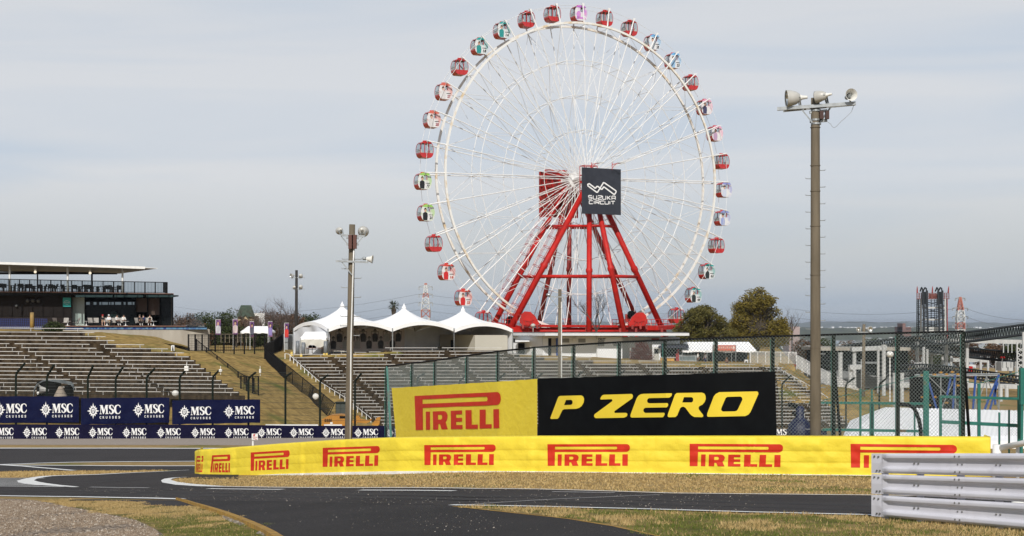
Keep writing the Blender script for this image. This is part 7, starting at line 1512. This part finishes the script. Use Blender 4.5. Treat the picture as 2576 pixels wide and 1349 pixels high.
def person(label, loc, pose, rz, top, bot, shoe, cap=None, hairc=(.02,.015,.012), bare_legs=False, sleeves=None, scale=1.0):
    J = dict(pose); names = list(J); me = bpy.data.meshes.new('figure'); me.from_pydata([J[n] for n in names], [(names.index(a), names.index(b)) for a, b in BON], [])
    o = bpy.data.objects.new('figure', me); COL.objects.link(o); md = o.modifiers.new('s', 'SKIN'); sv = me.skin_vertices[0].data
    for i, n in enumerate(names): sv[i].radius = (RAD[n]*(1.35 if n in ('pelvis', 'chest') else 1), RAD[n]); sv[i].use_root = n == 'pelvis'
    ss = o.modifiers.new('u', 'SUBSURF'); ss.levels = 1
    dg = bpy.context.evaluated_depsgraph_get(); m2 = bpy.data.meshes.new_from_object(o.evaluated_get(dg)); bpy.data.objects.remove(o); bpy.data.meshes.remove(me)
    m2.name = 'body'
    for c, n in ((top, 'top_cloth'), (bot, 'trouser_cloth'), ((.55,.33,.24), 'skin'), (shoe, 'shoe')): m2.materials.append(colmat(c, n) if n != 'skin' else m_skin)
    if sleeves: m2.materials.append(colmat(sleeves, 'sleeve_cloth'))
    for p in m2.polygons:
        n = min(names, key=lambda k: (V(J[k])-p.center).length-RAD[k]*.8); k = PART[n]
        if bare_legs and n in ('kl', 'kr', 'al', 'ar') and p.center.z > .08: k = 2
        if sleeves and n in ('el', 'er', 'sl', 'sr'): k = 4
        p.material_index = k; p.use_smooth = True
    r = bpy.data.objects.new('person', None); COL.objects.link(r); r.location = loc; r.rotation_euler.z = rz; r.scale = (scale,)*3; tag(r, label, 'person')
    b = bpy.data.objects.new('body', m2); COL.objects.link(b); b.parent = r
    def kid(nm, mb, m):
        me = bpy.data.meshes.new(nm); me.from_pydata(mb.v, [], mb.f); me.materials.append(m); q = bpy.data.objects.new(nm, me); COL.objects.link(q); q.parent = r
    h = V(J['head'])
    if cap is not None:
        mb = MB(); mb.lathe([(.118,.02),(.116,.07),(.085,.12),(.02,.145)], 12, h); mb.box(-.07, .07, h.y-.2, h.y-.08, h.z+.02, h.z+.04); kid('cap', mb, colmat(cap, 'cap_cloth'))
    mb = MB(); mb.ball(h+V((0,.025,.045)), .108, .105, .10, 10, 6); mb.ball(h+V((0,.06,-.03)), .09, .06, .10, 8, 5); kid('hair', mb, colmat(hairc, 'hair'))
    mb = MB(); mb.ball(h+V((0,-.10,-.01)), .012, .02, .018, 6, 4); kid('nose', mb, m_skin)
    return r
zd = C(0, 819, 164.5).z
def cp(u, Y=164.5): return V(((u-CU)*Y/F, Y, zd))
BLK, WH, KH, NV = (.012,.012,.014), (.66,.65,.63), (.34,.27,.17), (.02,.03,.10)
person('person in red cap, black top and bare legs seated on the cafe deck', cp(258, 165), SIT, .5, BLK, KH, WH, (.50,.03,.03), bare_legs=True)
person('person in white cap, white shirt and khaki trousers seated on the cafe deck', cp(274, 165.2), SIT, .15, (.68,.70,.74), KH, (.5,.42,.3), (.7,.72,.75))
person('person in white hooded top and black trousers looking down on the cafe deck', cp(294, 165.2), SIT, .9, WH, BLK, WH)
person('person in white jumper hunched beside the middle white table', cp(311, 165.3), SIT, .6, (.70,.69,.66), BLK, BLK)
person('person in black jacket and cap in the right group on the cafe deck', cp(351, 165.3), SIT, .7, BLK, BLK, WH, (.10,.09,.08))
person('person in navy blue jacket in the middle of the right cafe group', cp(361, 165.8), SIT, -.3, NV, (.03,.03,.04), BLK)
person('person in black vest with cream sleeves at the right cafe table', cp(377, 165.3), SIT, .2, BLK, (.10,.05,.03), WH, sleeves=(.62,.56,.48), hairc=(.03,.015,.01))
person('person in white top and dark trousers standing at the food stall', P(1755.6, 919, 184), STA, 1.2, WH, BLK, BLK, scale=.97)
person('person in grey top and navy trousers standing at the food stall', P(1773.5, 919, 184.6), STA, -.9, (.30,.27,.26), NV, BLK)
person('person with brown hair sitting on the top row below the food stall', P(1828, 925, 180), SIT, 2.8, (.16,.08,.05), BLK, BLK, hairc=(.20,.09,.03))
m_sling = mat('grey_sling', (.36,.34,.32), (.30,.28,.26), 3, .8); m_slingd = mat('brown_sling', (.13,.11,.10), rough=.8)
def make_lounge(name, seat, fr):
    r = thing(name, '', 'chair', V((0,0,0))); mb = MB(); mb.hexa([(-.28,-.30,.36),(.28,-.30,.36),(.28,.22,.30),(-.28,.22,.30),(-.28,-.30,.39),(.28,-.30,.39),(.28,.22,.33),(-.28,.22,.33)]); mb.build('seat', seat, r)
    mb = MB(); mb.hexa([(-.28,.20,.32),(.28,.20,.32),(.28,.42,.92),(-.28,.42,.92),(-.28,.23,.31),(.28,.23,.31),(.28,.45,.91),(-.28,.45,.91)]); mb.build('backrest', seat, r)
    for s in (-1, 1):
        mb = MB(); mb.tube([(s*.31,-.32,0),(s*.31,-.30,.38),(s*.31,-.25,.56),(s*.31,.30,.58)], .018, 5); mb.build('leg', fr, r); mb = MB(); mb.tube([(s*.31,.42,0),(s*.31,.18,.36),(s*.31,.44,.95)], .018, 5); mb.build('leg', fr, r)
    return r
ch = make_lounge('lounge_chair', m_sling, m_blk); ch2 = make_lounge('lounge_chair', m_slingd, m_blk)
labs = [(142,.9,'dark lounge chair at the left end of the cafe deck',1),(165,.1,'pale lounge chair facing forward in front of the dark wall',0),(191,-1.0,'pale lounge chair seen from the side by the pale green door',0),(230,.7,'left pale lounge chair beside the glass window',0),(242,.3,'pale lounge chair just left of the red capped person',0),(266,.0,'pale lounge chair behind the red capped person',0),(286,.5,'pale lounge chair between the two white topped pairs',0),(303,.3,'pale lounge chair behind the white jumper person',0),(348,.8,'pale lounge chair behind the black jacket person',0),(359,2.8,'brown lounge chair turned away in the right cafe group',1),(372,.3,'pale lounge chair behind the black vest person',0)]
used = [0, 0]
for u, rz_, lab, k in labs:
    base = (ch, ch2)[k]; o = base if not used[k] else copy_tree(base); used[k] = 1; o.location = cp(u, 165.6); o.rotation_euler.z = rz_; o['label'] = lab; o['group'] = 'lounge chairs on the cafe deck'
tb = thing('side_table', '', 'table', V((0,0,0))); mb = MB(); mb.lathe([(.38,.50),(.39,.515),(.38,.53)], 18); mb.build('table_top', m_white, tb); mb = MB(); mb.lathe([(.32,0),(.30,.02),(.07,.06),(.035,.2),(.05,.5)], 14); mb.build('pedestal', m_white, tb, smooth=True)
for i, (u, lab) in enumerate([(170,'white round table in front of the dark cafe wall'),(217,'white round table in front of the pale green door edge'),(269,'white round table before the red and white capped people'),(316,'white round table right of the white jumper person'),(386,'white round table at the right end of the cafe group')]):
    o = tb if i == 0 else copy_tree(tb); o.location = cp(u, 164.2); o['label'] = lab; o['group'] = 'white round tables on the cafe deck'
mb = MB(); p = cp(379.5+3, 164.2); mb.lathe([(.035,.53),(.045,.62)], 8, p); tag(mb.build('cup', m_white), 'white cup on the right cafe table', 'cup')
# dark furniture of the upper terrace
m_rat = mat('dark_furniture', (.010,.012,.013), rough=.6)
def make_dark():
    r = thing('terrace_chair', '', 'chair', V((0,0,0))); mb = MB(); mb.box(-.25,.25,-.25,.25,.42,.47); mb.build('seat', m_rat, r); mb = MB(); mb.hexa([(-.25,.22,.47),(.25,.22,.47),(.28,.34,.92),(-.28,.34,.92),(-.25,.26,.47),(.25,.26,.47),(.28,.38,.92),(-.28,.38,.92)]); mb.build('backrest', m_rat, r)
    for s in (-1, 1):
        for t in (-1, 1): mb = MB(); mb.bar((s*.23,t*.22,.43), (s*.26,t*.26,0), .04, .04, V((0,1,0))); mb.build('leg', m_rat, r)
        mb = MB(); mb.tube([(s*.27,-.24,.42),(s*.28,-.22,.68),(s*.27,.28,.70)], .025, 5); mb.build('arm', m_rat, r)
    return r
dk = make_dark(); dt = thing('terrace_table', '', 'table', V((0,0,0))); mb = MB(); mb.box(-.55,.55,-.4,.4,.71,.75); mb.build('table_top', m_rat, dt)
for s in (-1, 1): mb = MB(); mb.bar((s*.45,0,.71), (s*.45,0,0), .07, .5, V((0,1,0))); mb.build('leg', m_rat, dt)
rn = random.Random(3); zt2 = lambda x: C(x, interp(btR, x)-2, 166).z
for i, x in enumerate([-30,10,45,135,170,228,250,292,345,372,432,470,505,545,588,612,690,712,768,805,838,860,912,940,978,1055,1120,1150,1185,1215,1245,1285]):
    o = dk if i == 0 else copy_tree(dk); p = C(x, 0, 166+rn.uniform(.4, 4)); o.location = (p.x, p.y, zt2(x)); o.rotation_euler.z = rn.choice((-1.6, 1.6, 1.4, -1.3, .3, 2.9)); o['label'] = 'dark chair behind the terrace railing under the white canopy'; o['group'] = 'dark chairs on the upper terrace'
for i, x in enumerate([80,200,318,410,525,640,735,820,890,960,1020,1090,1168,1230]):
    o = dt if i == 0 else copy_tree(dt); p = C(x, 0, 167.5+rn.uniform(-.5, 2)); o.location = (p.x, p.y, zt2(x)); o['label'] = 'dark table behind the terrace railing under the white canopy'; o['group'] = 'dark tables on the upper terrace'
p = C(1255, 700, 168.5); 
tree('potted_tree', 'small dark potted tree in front of the cafe window', 'plant', V((p.x, 167.6, zd)), .6, [(V((p.x+d, 167.6, zd+h)), .42, .35, .35) for d, h in ((-.2,1.0),(.25,1.1),(0,1.45))], 420, .07, mat('blue_green_leaves', (.012,.035,.035), (.02,.05,.05), 5, .7), 61, None, .04)
